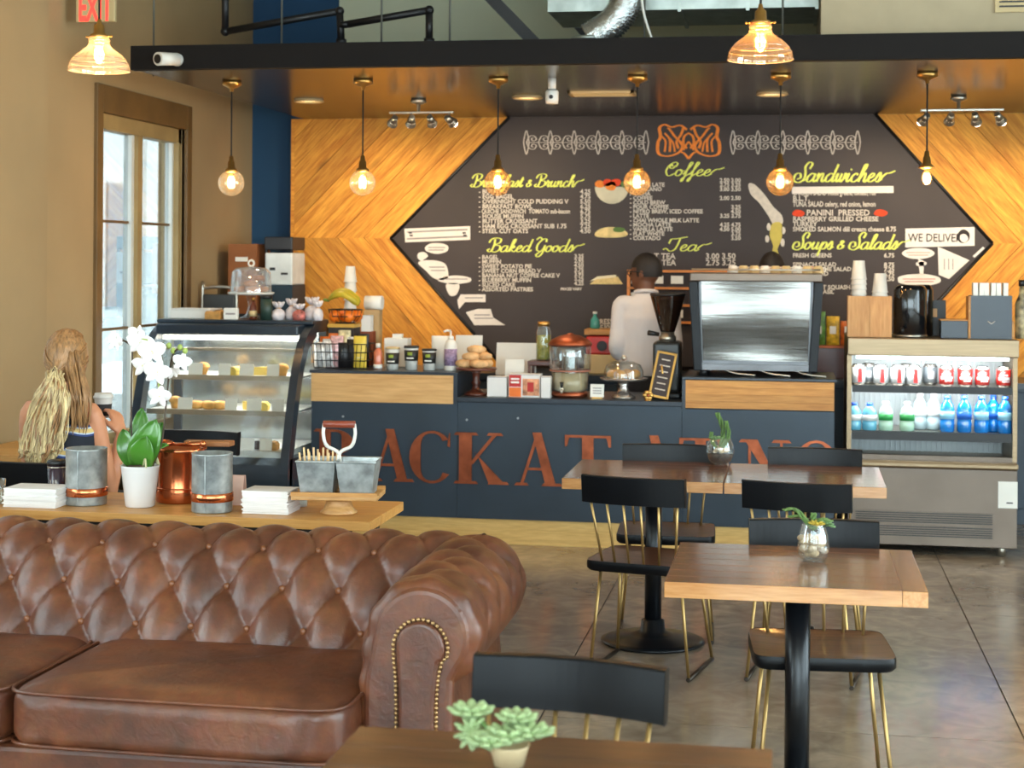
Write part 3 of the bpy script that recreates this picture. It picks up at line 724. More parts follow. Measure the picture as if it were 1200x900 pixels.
def cloud(u, v, ru, rv, n=9, amp=0.18, seed=0):
    rr = random.Random(seed); return [(u+ru*(1+amp*rr.uniform(-1, .4))*math.cos(2*PI*i/n), v+rv*(1+amp*rr.uniform(-1, .4))*math.sin(2*PI*i/n)) for i in range(n)]
# blackboard stickers on the left
plate([(474, 268), (551, 265), (551, 281), (475, 284)], m_paper, 'paper_banner')
plate([(477, 271), (548, 268), (548, 270), (477, 273)], pm('grey_ink', (150, 140, 140), 0.8), d=0.0035); plate([(477, 279), (548, 276), (548, 278), (477, 281)], pm('grey_ink', (150, 140, 140), 0.8), d=0.0035)
for u in (481, 544):
    plate(rectp(u-2, 272, u+2, 274), m_ink, d=0.0036); plate(rectp(u-1, 275, u+3, 277), m_ink, d=0.0036)
plate(cloud(512, 291, 14, 6.5, 12, 0.05, 1), m_paper, k=4); plate(cloud(495, 300, 6, 6, 7, .3, 2), m_paper, k=3)
plate([(490, 308), (500, 305), (514, 306), (523, 311), (525, 326), (515, 328), (507, 325), (500, 318)], m_paper, k=4)
plate(cloud(534, 328, 20, 5, 11, .12, 3), m_paper, k=4); plate([(523, 333), (538, 333), (535, 345), (527, 346)], m_paper, k=4)
plate([(540, 345), (569, 345), (569, 354), (545, 354), (538, 362), (536, 352)], m_paper)
plate([(546, 366), (560, 362), (575, 362), (578, 372), (592, 381), (556, 381)], m_paper)
for j, (u0, u1, v) in enumerate(((502, 522, 290), (502, 520, 293), (503, 521, 313), (505, 522, 317), (520, 548, 327), (545, 566, 349), (556, 574, 369), (556, 578, 373))):
    plate(rectp(u0, v-0.6, u1, v+0.6), pm('grey_ink', (150, 140, 140), 0.8), 'chalk_stroke', d=0.0042)
# food sketches
def half_bowl(u, v, ru, rv): return [(u+ru*math.cos(a), v+rv*math.sin(a)) for a in np.linspace(0, PI, 12)]
m_bowl = pm('bowl_chalk', (206, 198, 172), 0.9); m_bread = pm('bread_chalk', (226, 200, 138), 0.9, scale=30); m_green = pm('green_chalk', (96, 128, 66), 0.9)
plate(half_bowl(717, 219, 20, 20), m_bowl); 
for u, v, r, m in ((703, 216, 6, m_orange), (712, 214, 6, m_red), (722, 214, 6, m_red), (732, 216, 5, m_green), (716, 218, 7, m_orange)): plate(cloud(u, v, r, r*0.8, 7, .2, u), m, k=3, d=0.0045)
plate([(697, 274), (704, 268), (716, 266), (728, 268), (736, 274), (728, 278), (702, 278)], m_bread, k=3); plate(cloud(725, 269, 8, 3, 6, .2, 5), m_green, d=0.005, k=3)
plate([(691, 333), (698, 327), (712, 324), (724, 324), (730, 333)], m_bread); plate([(691, 330), (700, 324), (722, 322), (722, 325), (700, 327)], pm('cream_chalk', (236, 224, 190), 0.9), d=0.005)
# pouring spoon sketch
plate([(877, 216), (884, 216), (896, 228), (906, 242), (916, 252), (917, 262), (907, 264), (901, 254), (890, 238), (880, 228)], m_chalk, k=3)
plate([(905, 262), (916, 262), (916, 280), (911, 292), (913, 300), (904, 300), (906, 288), (902, 276)], pm('yellow_chalk', (210, 190, 96), 0.9), k=3, d=0.004)
for u, v in ((901, 266), (918, 270), (899, 280), (917, 284)): plate(cloud(u, v, 2.5, 5, 6, .2, u), m_chalk, k=3, d=0.004)
# sandwich panel bar and blaze marks
plate([(928, 219), (1047, 218), (1047, 226), (928, 227)], m_paper, 'price_strip')
plate(cloud(936, 250, 8, 4.5, 9, .2, 8), m_red, k=3); plate(cloud(1032, 249.5, 9, 4.5, 9, .2, 9), m_red, k=3)
plate(cloud(948, 315, 8, 3.5, 8, .2, 19), m_orange, k=3)
# stickers on the right
plate([(1061, 268), (1142, 266), (1142, 288), (1061, 290)], m_paper, 'paper_banner')
vs, fs = text_geo('WE DELIVER', 9*PXB/0.7, 0.001); a = B(1064, 283)
MB().add([(a[0]+p[0]*0.82, -0.0042, a[1]+p[1]) for p in vs], fs).build('banner_lettering', m_ink, CB, loc=(-CB.location.x, 0, -CB.location.z))
plate(cloud(1129, 277, 8, 8, 10, .1, 4), m_ink, d=0.0036, k=3); plate(cloud(1129, 279, 5.5, 5, 9, .1, 5), m_paper, d=0.0042, k=3)
plate(cloud(1076, 297, 19, 6.5, 12, .06, 6), m_paper, k=4); plate([(1076, 303), (1083, 306), (1082, 322), (1078, 322)], m_paper)
plate(cloud(1079, 309, 8, 3, 8, .3, 16), m_paper, k=3)
plate(cloud(1077, 328, 27, 7.5, 14, .1, 7), m_paper, k=4)
plate([(1099, 289), (1136, 305), (1112, 327), (1100, 322)], m_paper, 'paper_pennant')
for u in (1106, 1111, 1116): plate(rectp(u, 303, u+1.2, 316), pm('grey_ink', (150, 140, 140), 0.8), 'chalk_stroke', d=0.0042)
for u0, u1, v in ((1062, 1090, 296), (1064, 1088, 299), (1058, 1096, 327), (1060, 1094, 330)):
    plate(rectp(u0, v-.6, u1, v+.6), pm('pink_ink', (205, 150, 140), 0.8), 'chalk_stroke', d=0.0042)
plate([(1140, 300), (1152, 289), (1154, 291), (1142, 302)], m_paper)
# scroll friezes
for (u0, u1) in ((617, 757), (859, 1005)):
    mb = MB(); n = 10; s = (u1-u0)/n
    for i in range(n):
        u = u0+s*(i+0.5)
        for sg in (-1, 1):
            c = [(u-s*0.5, 167), (u-s*0.25, 167-sg*7), (u+s*0.15, 167-sg*7.5), (u+s*0.32, 167-sg*3.5), (u+s*0.05, 167-sg*1.8), (u-s*0.08, 167-sg*4.5), (u+s*0.1, 167-sg*5.5)]
            ribbon(mb, [B(*p) for p in c], 1.9*PXB, 5)
    for i in range(0, n+1, 2):
        u = u0+s*i
        for sg in (-1, 1):
            q = [B(u-3.2, 167), B(u, 167-sg*14), B(u+3.2, 167), B(u, 167-sg*4)]
            ribbon(mb, [q[0], ((q[0][0]+q[1][0])/2-0.003, (q[0][1]+q[1][1])/2), q[1], ((q[2][0]+q[1][0])/2+0.003, (q[2][1]+q[1][1])/2), q[2]], 1.6*PXB, 4)
    ribbon(mb, [B(u0, 167), B((u0+u1)/2, 167), B(u1, 167)], 2.2*PXB)
    mb.build('scroll_frieze', pm('grey_chalk', (196, 186, 176), 0.9), CB, loc=(-CB.location.x, 0, -CB.location.z))
# orange mirrored emblem
mb = MB(); EC = 807
for sg in (-1, 1):
    def E_(pts, w): ribbon(mb, [B(EC+sg*p[0], p[1]) for p in pts], w*PXB, 6)
    E_([(2, 152), (10, 147), (20, 149), (28, 146), (34, 150), (33, 160), (36, 168), (35, 180), (24, 183), (12, 179), (7, 172), (10, 166)], 4.2)
    E_([(10, 166), (16, 160), (22, 152), (25, 150)], 3.4); E_([(6, 150), (9, 158), (14, 166), (12, 174)], 3.4)
    E_([(22, 178), (22, 164), (28, 156)], 3.0); E_([(28, 178), (27, 166), (31, 160)], 2.6); E_([(16, 178), (18, 168), (22, 162)], 2.4)
    E_([(0, 156), (5, 160), (6, 168), (2, 174)], 3.2); E_([(0, 186), (5, 180), (9, 178)], 3.4); E_([(0, 166), (3, 170), (6, 176)], 2.6)
mb.build('emblem', m_orange, CB, loc=(-CB.location.x, 0, -CB.location.z))
# ---------------------------------------------------------------- tufted leather sofa
def leather():
    m = bpy.data.materials.new('brown_leather'); m.use_nodes = True
    nt = m.node_tree; N = nt.nodes; L = nt.links; b = N['Principled BSDF']
    tc = N.new('ShaderNodeTexCoord')
    n1 = N.new('ShaderNodeTexNoise'); n1.inputs['Scale'].default_value = 5; n1.inputs['Detail'].default_value = 8; n1.inputs['Roughness'].default_value = 0.65
    n2 = N.new('ShaderNodeTexNoise'); n2.inputs['Scale'].default_value = 160; n2.inputs['Detail'].default_value = 3
    n3 = N.new('ShaderNodeTexNoise'); n3.inputs['Scale'].default_value = 22; n3.inputs['Detail'].default_value = 6; n3.inputs['Distortion'].default_value = 1.5
    for n in (n1, n2, n3): L.new(tc.outputs['Object'], n.inputs['Vector'])
    cr = N.new('ShaderNodeValToRGB'); L.new(n1.outputs['Fac'], cr.inputs[0])
    e = cr.color_ramp.elements; e[0].position = 0.3; e[0].color = lin((68, 36, 23)); e[1].position = 0.72; e[1].color = lin((138, 80, 47))
    x = cr.color_ramp.elements.new(0.5); x.color = lin((102, 55, 33))
    mx = N.new('ShaderNodeMix'); mx.data_type = 'RGBA'; mx.blend_type = 'MULTIPLY'; mx.inputs[0].default_value = 0.35
    L.new(cr.outputs[0], mx.inputs[6]); L.new(n3.outputs['Color'], mx.inputs[7]); L.new(mx.outputs[2], b.inputs['Base Color'])
    mr = N.new('ShaderNodeMapRange'); mr.inputs[3].default_value = 0.30; mr.inputs[4].default_value = 0.5; L.new(n3.outputs['Fac'], mr.inputs[0]); L.new(mr.outputs[0], b.inputs['Roughness'])
    b.inputs['Specular IOR Level'].default_value = 0.6
    bp = N.new('ShaderNodeBump'); bp.inputs['Strength'].default_value = 0.12; bp.inputs['Distance'].default_value = 0.002; L.new(n2.outputs['Fac'], bp.inputs['Height'])
    bp2 = N.new('ShaderNodeBump'); bp2.inputs['Strength'].default_value = 0.25; bp2.inputs['Distance'].default_value = 0.006; L.new(n3.outputs['Fac'], bp2.inputs['Height']); L.new(bp.outputs[0], bp2.inputs['Normal'])
    L.new(bp2.outputs[0], b.inputs['Normal'])
    return m
m_leather = leather()
m_button = pm('leather_button', (130, 78, 46), 0.35, var=0.1)
m_nail = pm('antique_brass_nail', (176, 140, 96), 0.32, 0.8, var=0.1)
SXL, SXR = -3.42, -0.865
SOF = thing('chesterfield_sofa', 'brown leather tufted chesterfield sofa with rolled arms in the foreground', 'sofa', ((SXL+SXR)/2, 4.75, 0))
def path_len(pr):
    d = [0.0]
    for i in range(1, len(pr)): d.append(d[-1]+math.hypot(pr[i][0]-pr[i-1][0], pr[i][1]-pr[i-1][1]))
    return d
def at_len(pr, d, s):
    for i in range(1, len(pr)):
        if s <= d[i] or i == len(pr)-1:
            t = (s-d[i-1])/(d[i]-d[i-1]); p = (pr[i-1][0]+(pr[i][0]-pr[i-1][0])*t, pr[i-1][1]+(pr[i][1]-pr[i-1][1])*t)
            tx, tz = pr[i][0]-pr[i-1][0], pr[i][1]-pr[i-1][1]; L_ = math.hypot(tx, tz); return p, (tx/L_, tz/L_)
def tuft(a, s, du, s0, ds):
    """padding height 0..1: pleats run between buttons set on a diamond lattice"""
    U = a/du; V = (s-s0)/(2*ds)
    p, q = U+V, U-V
    sp, sq = abs(math.sin(PI*p)), abs(math.sin(PI*q))
    dp = abs(p-round(p)); dq = abs(q-round(q)); db = math.hypot(dp, dq)
    body = (sp*sq)**0.46
    return 0.62*body+0.38*min(1.0, db/0.34)**0.8
# back: profile in (y, z) from the seat up, over the roll and down behind
bp = [(4.80, 0.36), (4.838, 0.44), (4.888, 0.53), (4.945, 0.62)]
for k in range(11):
    a = math.radians(146-15.5*k); bp.append((5.115+0.155*math.cos(a), 0.612+0.135*math.sin(a)))
bp += [(5.235, 0.5), (5.225, 0.3), (5.225, 0.06)]
bp = [tuple(p) for p in catmull(bp, 4)]
bd = path_len(bp)
du, s0, ds = 0.182, 0.165, 0.135
pts = []; nu, nv = 420, 110; xa, xb = SXL+0.12, SXR-0.11
for j in range(nv):
    s = bd[-1]*j/(nv-1); p, t = at_len(bp, bd, s)
    fade = 1.0 if s < 0.52 else max(0.0, 1-(s-0.52)/0.14)
    for i in range(nu):
        x = xa+(xb-xa)*i/(nu-1)
        h = 0.048*tuft(x+0.03, s, du, s0, ds)*fade+0.046*(1-fade)*(0.8+0.2*abs(math.sin(PI*(x+0.03+0.083)/du)))
        # normal points to the sitter / outwards
        pts.append((x, p[0]-t[1]*h, p[1]+t[0]*h))
MB().grid(pts, nu, nv).build('tufted_back', m_leather, SOF, w=True)
bm_ = MB().ball((0, 0, 0), (0.0115, 0.008, 0.0115), 10, 6)
btn = None
for r in range(3):
    s = s0+ds*r
    n = int((xb-xa)/du)+2
    for i in range(-1, n+20):
        # lattice: p,q integers -> U = (m+n)/2, V = (m-n)/2 ; row r has V = r/2
        U = i+(0.5 if r % 2 else 0.0); x = U*du-0.03+math.floor(xa/du)*du
        if x < xa+0.1 or x > SXR-0.27: continue
        p, t = at_len(bp, bd, s)
        loc = (x, p[0]-t[1]*0.008, p[1]+t[0]*0.008)
        o = bm_.build('button', m_button, SOF, loc=Vector(loc)-SOF.location) if btn is None else btn.copy()
        if btn is None: btn = o
        else: COL.objects.link(o); o.location = Vector(loc)-SOF.location
# arms
def arm(mx):
    """mx +1 right arm, -1 its mirror; profile in (x, z) from the seat over the roll and down outside"""
    ax = SXR-0.135
    pr = [(-0.165, 0.38), (-0.155, 0.48), (-0.15, 0.56)]
    for k in range(15):
        a = math.radians(172-18.5*k); pr.append((0.0+0.135*math.cos(a), 0.625+0.13*math.sin(a)))
    pr += [(0.045, 0.5), (0.06, 0.3), (0.06, 0.06)]
    pr = [tuple(p) for p in catmull(pr, 4)]; d = path_len(pr)
    y0, y1 = 4.38, 5.235; nu, nv = 150, 120; g = []
    for j in range(nv):
        s = d[-1]*j/(nv-1); p, t = at_len(pr, d, s)
        fade = 1.0 if s < 0.62 else max(0.0, 1-(s-0.62)/0.1)
        for i in range(nu):
            y = y0+(y1-y0)*i/(nu-1); e = min(1.0, (y-y0-0.06)/0.10, (y1-y)/0.06); e = max(0.0, e)
            en = math.sqrt(max(0, 1-(1-min(1, (y-y0)/0.035))**2))*math.sqrt(max(0, 1-(1-min(1, (y1-y)/0.12))**2))
            h = 0.036*(tuft(y-4.53, s, 0.20, 0.13, 0.135)*fade*e+(1-fade*e)*0.75)
            if e < 1: h += 0.004*math.sin(s*70)*(1-e)
            h = h-0.034*(1-en)
            x = p[0]-t[1]*h; z = p[1]+t[0]*h
            g.append((SOF.location.x+mx*(ax+x-SOF.location.x), y, z))
    if mx < 0:
        g = [g[j*nu+(nu-1-i)] for j in range(nv) for i in range(nu)]
    MB().grid(g, nu, nv).build('rolled_arm', m_leather, SOF, w=True)
    # front panel: keyhole scroll with nail heads
    def kx(x): return SOF.location.x+mx*(ax+x-SOF.location.x)
    outer = [(-0.168, 0.06), (-0.165, 0.5)]+[(0.0+0.136*math.cos(a)-0.0, 0.628+0.136*math.sin(a)) for a in np.linspace(math.radians(165), math.radians(-40), 26)]+[(0.088, 0.51), (0.085, 0.06)]
    MB().prism([(kx(x), z) for x, z in outer], 4.372, 4.42, 'xz').build('arm_front', m_leather, SOF, w=True, bev=0.02, seg=3)
    inner = [(-0.064, 0.08), (-0.060, 0.45), (-0.066, 0.56)]+[(0.0+0.068*math.cos(a), 0.598+0.075*math.sin(a)) for a in np.linspace(math.radians(190), math.radians(-20), 16)]+[(0.052, 0.56), (0.04, 0.45), (0.045, 0.08)]
    MB().prism([(kx(x), z) for x, z in inner], 4.352, 4.38, 'xz').build('scroll_panel', m_leather, SOF, w=True, bev=0.012, seg=3)
    nl = MB(); ip = catmull([(x, z) for x, z in inner], 5); dd = path_len(ip); s = 0.0
    while s < dd[-1]:
        p, t = at_len(ip, dd, s); nl.ball((kx(p[0]*1.12-0.001), 4.366, 0.598+(p[1]-0.598)*1.06 if p[1] > 0.598 else p[1]), (0.0062, 0.005, 0.0062), 8, 5); s += 0.0125
    nl.build('nail_heads', m_nail, SOF, w=True)['kind'] = 'stuff'
    for r in range(3):
        s = 0.13+0.135*r
        for k in range(6):
            y = 4.53+0.20*(k+(0.5 if r % 2 else 0))
            if y < 4.5 or y > 4.95: continue
            p, t = at_len(pr, d, s); x = p[0]-t[1]*0.006; z = p[1]+t[0]*0.006
            o = btn.copy(); COL.objects.link(o); o.location = Vector((kx(x), y, z))-SOF.location; o.rotation_euler = (0, 0, PI/2)
arm(1); arm(-1)
# seat cushions, base and feet
def cushion(x0, x1, y0, y1, z0, z1, rz):
    mb = MB(); n = 40; cx, cy = (x0+x1)/2, (y0+y1)/2; g = []; hx, hy = (x1-x0)/2, (y1-y0)/2; hz = (z1-z0)/2
    rr = random.Random(int(abs(x0)*100))
    ph = [rr.uniform(0, 6) for _ in range(6)]
    def sq(a, p): return math.copysign(abs(a)**p, a)
    M_, K_ = 96, 40
    R = Matrix.Rotation(rz, 3, 'Z')
    for j in range(K_):
        b = -PI/2+PI*j/(K_-1)
        for i in range(M_):
            a = 2*PI*i/M_
            cb = abs(math.cos(b))**0.22; sb = sq(math.sin(b), 0.35)
            x = hx*sq(math.cos(a), 0.2)*cb; y = hy*sq(math.sin(a), 0.2)*cb; z = hz*sb
            edge = 1-max(abs(x/hx), abs(y/hy))**4
            if z > 0: z += 0.016*edge+0.004*edge*math.sin(x*14+y*6+ph[0])+0.003*edge*math.sin(x*9-y*17+ph[1])
            if abs(z) < hz*0.85: y += math.copysign(0.006*math.sin(x*22+z*30+ph[2])+0.004*math.sin(x*41-z*50+ph[3]), y)*(abs(y/hy) > 0.9)
            g.append(R @ Vector((x, y, z))+Vector((cx, cy, (z0+z1)/2)))
    mb.grid(g, M_, K_, cu=True)
    o = mb.build('seat_cushion', m_leather, SOF, w=True)
    for zz in (z0+0.018, z1-0.014):
        pipe = []
        for i in range(80):
            a = 2*PI*i/80; pipe.append(R @ Vector(((hx+0.001)*sq(math.cos(a), 0.2), (hy+0.001)*sq(math.sin(a), 0.2), 0))+Vector((cx, cy, zz)))
        MB().tube(pipe, 0.0055, 6, closed=True).build('piping', m_leather, o, w=True)
    return o
cw = (SXR-0.30-(SXL+0.30))/2
cxm = SXR-0.30-cw
cushion(cxm+0.003, SXR-0.302, 4.20, 4.86, 0.30, 0.475, -0.02); cushion(SXL+0.302, cxm-0.003, 4.20, 4.86, 0.30, 0.475, 0.01)
MB().bx(SXL+0.2, SXR-0.2, 4.30, 5.2, 0.10, 0.31).build('seat_base', m_leather, SOF, w=True, bev=0.03, seg=3)
MB().bx(SXL+0.26, SXR-0.26, 4.27, 4.36, 0.09, 0.30).build('front_rail', m_leather, SOF, w=True, bev=0.02, seg=3)
m_dwood = pm('dark_turned_wood', (52, 32, 22), 0.35, var=0.1)
for x in (SXL+0.15, SXR-0.15):
    for y in (4.46, 5.15): MB().lathe([(0.02, 0), (0.03, 0.02), (0.034, 0.05), (0.026, 0.075), (0.036, 0.11)], (x, y, 0), 16).build('foot', m_dwood, SOF, w=True)

# ---------------------------------------------------------------- chairs
m_blk = pm('black_lacquer', (13, 14, 17), 0.36, var=0.12, scale=5, spec=0.22)
m_brass = pm('satin_brass', (186, 152, 96), 0.36, 0.8, var=0.08)
m_bronze = pm('dark_bronze', (60, 50, 42), 0.4, 0.6)
m_seat = wood('dark_walnut_seat', (104, 66, 46), (66, 40, 28), rough=0.3, rand=0.06, grain=(1, 10, 10), knots=False, coat=0.3)
def make_chair(label, group):
    t = thing('spindle_chair', label, 'chair', group=group)
    # seat: rounded, slightly dished board (sitter faces +y)
    g = []; nu, nv = 48, 10
    rim = []
    for i in range(nu):
        a = 2*PI*i/nu; c, s = math.cos(a), math.sin(a)
        rim.append((math.copysign(abs(c)**0.22, c)*0.215, math.copysign(abs(s)**0.22, s)*0.20))
    for j in range(nv):
        f = j/(nv-1)
        for (x, y) in rim: g.append((x*f, y*f, 0.46-0.010*(1-f**3)))
    mb = MB().grid(g, nu, nv, cu=True)
    so = mb.build('seat', m_seat, t)
    ed = MB(); g = []
    for (k, z) in ((0.999, 0.461), (1.012, 0.452), (1.012, 0.43), (0.97, 0.420)): g += [(x*k, y*k, z) for x, y in rim]
    ed.grid(g, nu, 4, cu=True); ed.add([(x*0.97, y*0.97, 0.42) for x, y in rim], [tuple(range(nu-1, -1, -1))])
    ed.build('seat_edge', m_blk, so)
    # curved back rail
    R = 0.62; n = 20; g = []
    prof = [(-0.016, -0.054), (-0.016, 0.052), (-0.014, 0.056), (0.014, 0.056), (0.016, 0.052), (0.016, -0.054)]
    hw = 0.205
    for i in range(n):
        x = -hw+2*hw*i/(n-1); y = -0.265+(R-math.sqrt(R*R-x*x))
        for (dy, dz) in prof: g.append((x*1.03, y+dy-0.12*dz, 0.755+dz))
    mb = MB().grid(g, len(prof), n, cu=True)
    m = len(prof); mb.f += [tuple(range(m)), tuple(range(m*(n-1)+m-1, m*(n-1)-1, -1))]; mb.s += [False, False]
    mb.s = [False]*len(mb.s); mb.build('back_rail', m_blk, t, bev=0.002)
    for k in range(6):
        x = -0.16+0.064*k; y0 = -0.185+0.05*(abs(x)/0.2)**2; y1 = -0.265+(R-math.sqrt(R*R-(x*1.12)**2))+0.008
        MB().cyl((x*0.94, y0, 0.44), (x*1.12, y1, 0.715), 0.0052, n=10).build('spindle', m_brass, t)
    for sx in (-1, 1):
        for sy in (-1, 1):
            MB().cyl((sx*0.165, sy*0.13, 0.425), (sx*0.205, 0.04+sy*0.185, 0.012), 0.0066, n=10).build('leg', m_brass, t)
        MB().tube([(sx*0.205, -0.152, 0.010), (sx*0.205, 0.232, 0.010)], 0.009, 8).build('floor_bar', m_bronze, t)
        MB().cyl((sx*0.165, -0.15, 0.415), (sx*0.165, 0.15, 0.415), 0.007, n=8).build('seat_bar', m_bronze, t)
    return t
G_CH = 'black spindle chairs with brass rods'
ch0 = make_chair('black spindle chair with its back to us at the left of the paired tables', G_CH)
ch0.location = (-0.575, 6.67, 0); ch0.rotation_euler = (0, 0, -0.2)
dup(ch0, (0.045, 6.66, 0), -0.14, 'black spindle chair with its back to us at the right of the paired tables')
dup(ch0, (-0.56, 7.36, 0), PI+0.05, 'black spindle chair facing us behind the left half of the paired tables')
dup(ch0, (0.09, 7.36, 0), PI-0.02, 'black spindle chair facing us behind the right half of the paired tables')
dup(ch0, (0.085, 5.25, 0), PI+0.08, 'black spindle chair tucked under the single table with the glass vase')
dup(ch0, (-0.50, 3.21, 0), PI-0.15, 'blurred black spindle chair at the dark table in the very front')
dup(ch0, (-2.90, 7.44, 0), PI-0.1, 'black spindle chair standing in front of the pastry display case')

# ---------------------------------------------------------------- pedestal tables
m_top = wood('oak_table_top', (206, 150, 92), (178, 118, 64), rough=0.22, rand=0.10, grain=(1.4, 16, 16), knots=False, coat=0.7, top=((138, 84, 52), (92, 54, 34)))
m_top_dark = wood('dark_table_top', (96, 62, 40), (66, 42, 28), rough=0.32, rand=0.06, grain=(1.4, 16, 16), knots=False, coat=0.2)
m_ped = pm('black_iron_pedestal', (20, 22, 26), 0.28, 0.3, var=0.1)
def table(label, x0, x1, y0, y1, px, py, mat, nb=6, z=0.75, th=0.045, group=None, end=False):
    t = thing('pedestal_table', label, 'table', ((x0+x1)/2, (y0+y1)/2, 0), group=group)
    dy = (y1-y0)/nb; xe = x1-0.07 if end else x1
    for k in range(nb):
        MB().bx(x0-(x0+x1)/2, xe-(x0+x1)/2-(0.0008 if end else 0), -dy/2+0.0004, dy/2-0.0004, -th, 0).build('board', mat, t, loc=(0, y0+dy*(k+0.5)-t.location.y, z), bev=0.0015)
    if end:
        MB().bx(-(y1-y0)/2, (y1-y0)/2, -0.035, 0.0345, -th, 0).build('end_board', mat, t, loc=(x1-0.0355-t.location.x, 0, z), rot=(0, 0, PI/2), bev=0.002)
    MB().box((px, py, z-th-0.008), (0.32, 0.32, 0.014)).build('top_plate', m_ped, t, w=True)
    MB().cyl((px, py, 0.03), (px, py, z-th-0.014), 0.037, n=24).build('column', m_ped, t, w=True)
    MB().lathe([(0.215, 0.0), (0.225, 0.006), (0.225, 0.012), (0.2, 0.022), (0.1, 0.036), (0.055, 0.055), (0.05, 0.1), (0.038, 0.105)], (px, py, 0), 36).build('base', m_ped, t, w=True)
    return t
table('single oak topped pedestal table holding a glass of pebbles', -0.36, 0.37, 4.66, 5.33, 0.015, 4.98, m_top, 7, group='oak pedestal tables', end=True)
table('left half of the paired oak pedestal tables by the counter', -0.955, -0.287, 6.79, 7.46, -0.60, 7.14, m_top, 7, group='oak pedestal tables')
table('right half of the paired oak pedestal tables by the counter', -0.281, 0.372, 6.79, 7.46, 0.04, 7.14, m_top, 7, group='oak pedestal tables')
table('dark blurred table top in the very front with a succulent', -0.83, -0.035, 2.36, 3.10, -0.43, 2.73, m_top_dark, 6)
# ---------------------------------------------------------------- console behind the sofa
m_cons = wood('honey_console_board', (214, 158, 86), (188, 128, 60), rough=0.4, rand=0.08, grain=(0.8, 12, 12))
CO = thing('console_table', 'long honey wood console table behind the sofa', 'console', (-2.45, 5.82, 0))
for k in range(3): MB().bx(-1.0, 0.99, -0.083, 0.0825, -0.034, 0).build('board', m_cons, CO, loc=(0.0, 5.57+0.166*(k+0.5)-5.82, 0.74), bev=0.002)
for sx in (-3.35, -2.3, -1.56):
    for y in (5.62, 6.01): MB().box((sx, y, 0.353), (0.035, 0.035, 0.705)).build('leg', m_black, CO, w=True)
MB().bx(-3.35, -1.56, 5.605, 5.635, 0.67, 0.705).build('apron', m_black, CO, w=True); MB().bx(-3.35, -1.56, 5.995, 6.025, 0.67, 0.705).build('apron', m_black, CO, w=True)

# table by the window, where the woman sits
table('small honey wood table by the window in front of the seated woman', -3.80, -3.26, 6.98, 7.58, -3.53, 7.28, m_cons, 6)

# ---------------------------------------------------------------- pendants
m_amber = glass('amber_glass', (255, 238, 208), 0.09, 0.02, 0.02, (255, 220, 165))
m_clear = glass('clear_glass', (252, 250, 244), 0.07, 0.02, 0.02)
m_ribbed = glass('ribbed_glass', (255, 228, 190), 0.12, 0.06, 0.05, (255, 224, 180))
m_fil = emis('filament_glow', (255, 196, 110), 26.0)
m_cord = pm('black_cord', (26, 24, 22), 0.7)
m_gold = pm('aged_gold', (196, 150, 82), 0.3, 0.9, var=0.12)
WARM = (1.0, 0.70, 0.38)
def filament(t, z, r=0.012, h=0.05):
    mb = MB()
    for k in range(5):
        a = 2*PI*k/5; mb.tube([(r*0.7*math.cos(a), r*0.7*math.sin(a), z-h/2), (r*math.cos(a+0.3), r*math.sin(a+0.3), z+h/2)], 0.003, 5)
    mb.build('filament', m_fil, t)
def globe_pendant(x, y, z, label, globe=True, glassm=None, p=14):
    t = thing('globe_pendant', label, 'lamp', (x, y, ZK), group='globe pendants along the counter')
    h = ZK-z
    MB().lathe([(0.052, 0.0), (0.055, -0.008), (0.055, -0.022), (0.03, -0.034), (0.012, -0.042), (0.01, -0.06), (0.001, -0.06)], n=22).build('ceiling_cup', m_gold, t)
    MB().cyl((0, 0, -0.05), (0, 0, -h+0.125), 0.0045, n=8).build('cord', m_cord, t)
    MB().lathe([(0.006, -h+0.155), (0.012, -h+0.15), (0.014, -h+0.125), (0.020, -h+0.12), (0.021, -h+0.085), (0.034, -h+0.078), (0.036, -h+0.064), (0.03, -h+0.06)], n=18).build('socket', m_gold, t)
    if globe:
        pr = [(0.074*math.sin(a), -h+0.074*math.cos(a)) for a in np.linspace(0.42, PI-0.001, 14)]
        MB().shell(pr, n=26).build('globe', glassm or m_clear, t)
    else:
        MB().torus((0, 0, -h+0.066), 0.042, 0.004, 20, 6).build('gallery_ring', m_gold, t)
    k = 0.0 if globe else 0.01
    pr = [(0.012, -h+0.07), (0.016, -h+0.055), (0.026, -h+0.02), (0.027, -h), (0.02, -h-0.02), (0.001, -h-0.028)]
    MB().shell(pr, n=16).build('bulb', m_amber, t)
    filament(t, -h+0.012)
    light('pendant_glow', 'POINT', (x, y, z+0.012), p, WARM, shadow_soft_size=0.025)
names = ['by the left window', 'in front of the left plank chevron', 'over the breakfast menu heading', 'beside the coffee menu', 'beside the sandwich menu', None]
for i in range(5):
    globe_pendant(-3.17+0.772*i, 8.93, 2.09, 'brass globe pendant hanging '+names[i], glassm=m_clear if i < 2 else m_amber)
globe_pendant(-3.17+0.772*5-0.005, 8.93, 2.10, 'bare bulb pendant without a globe hanging at the right chevron', globe=False)
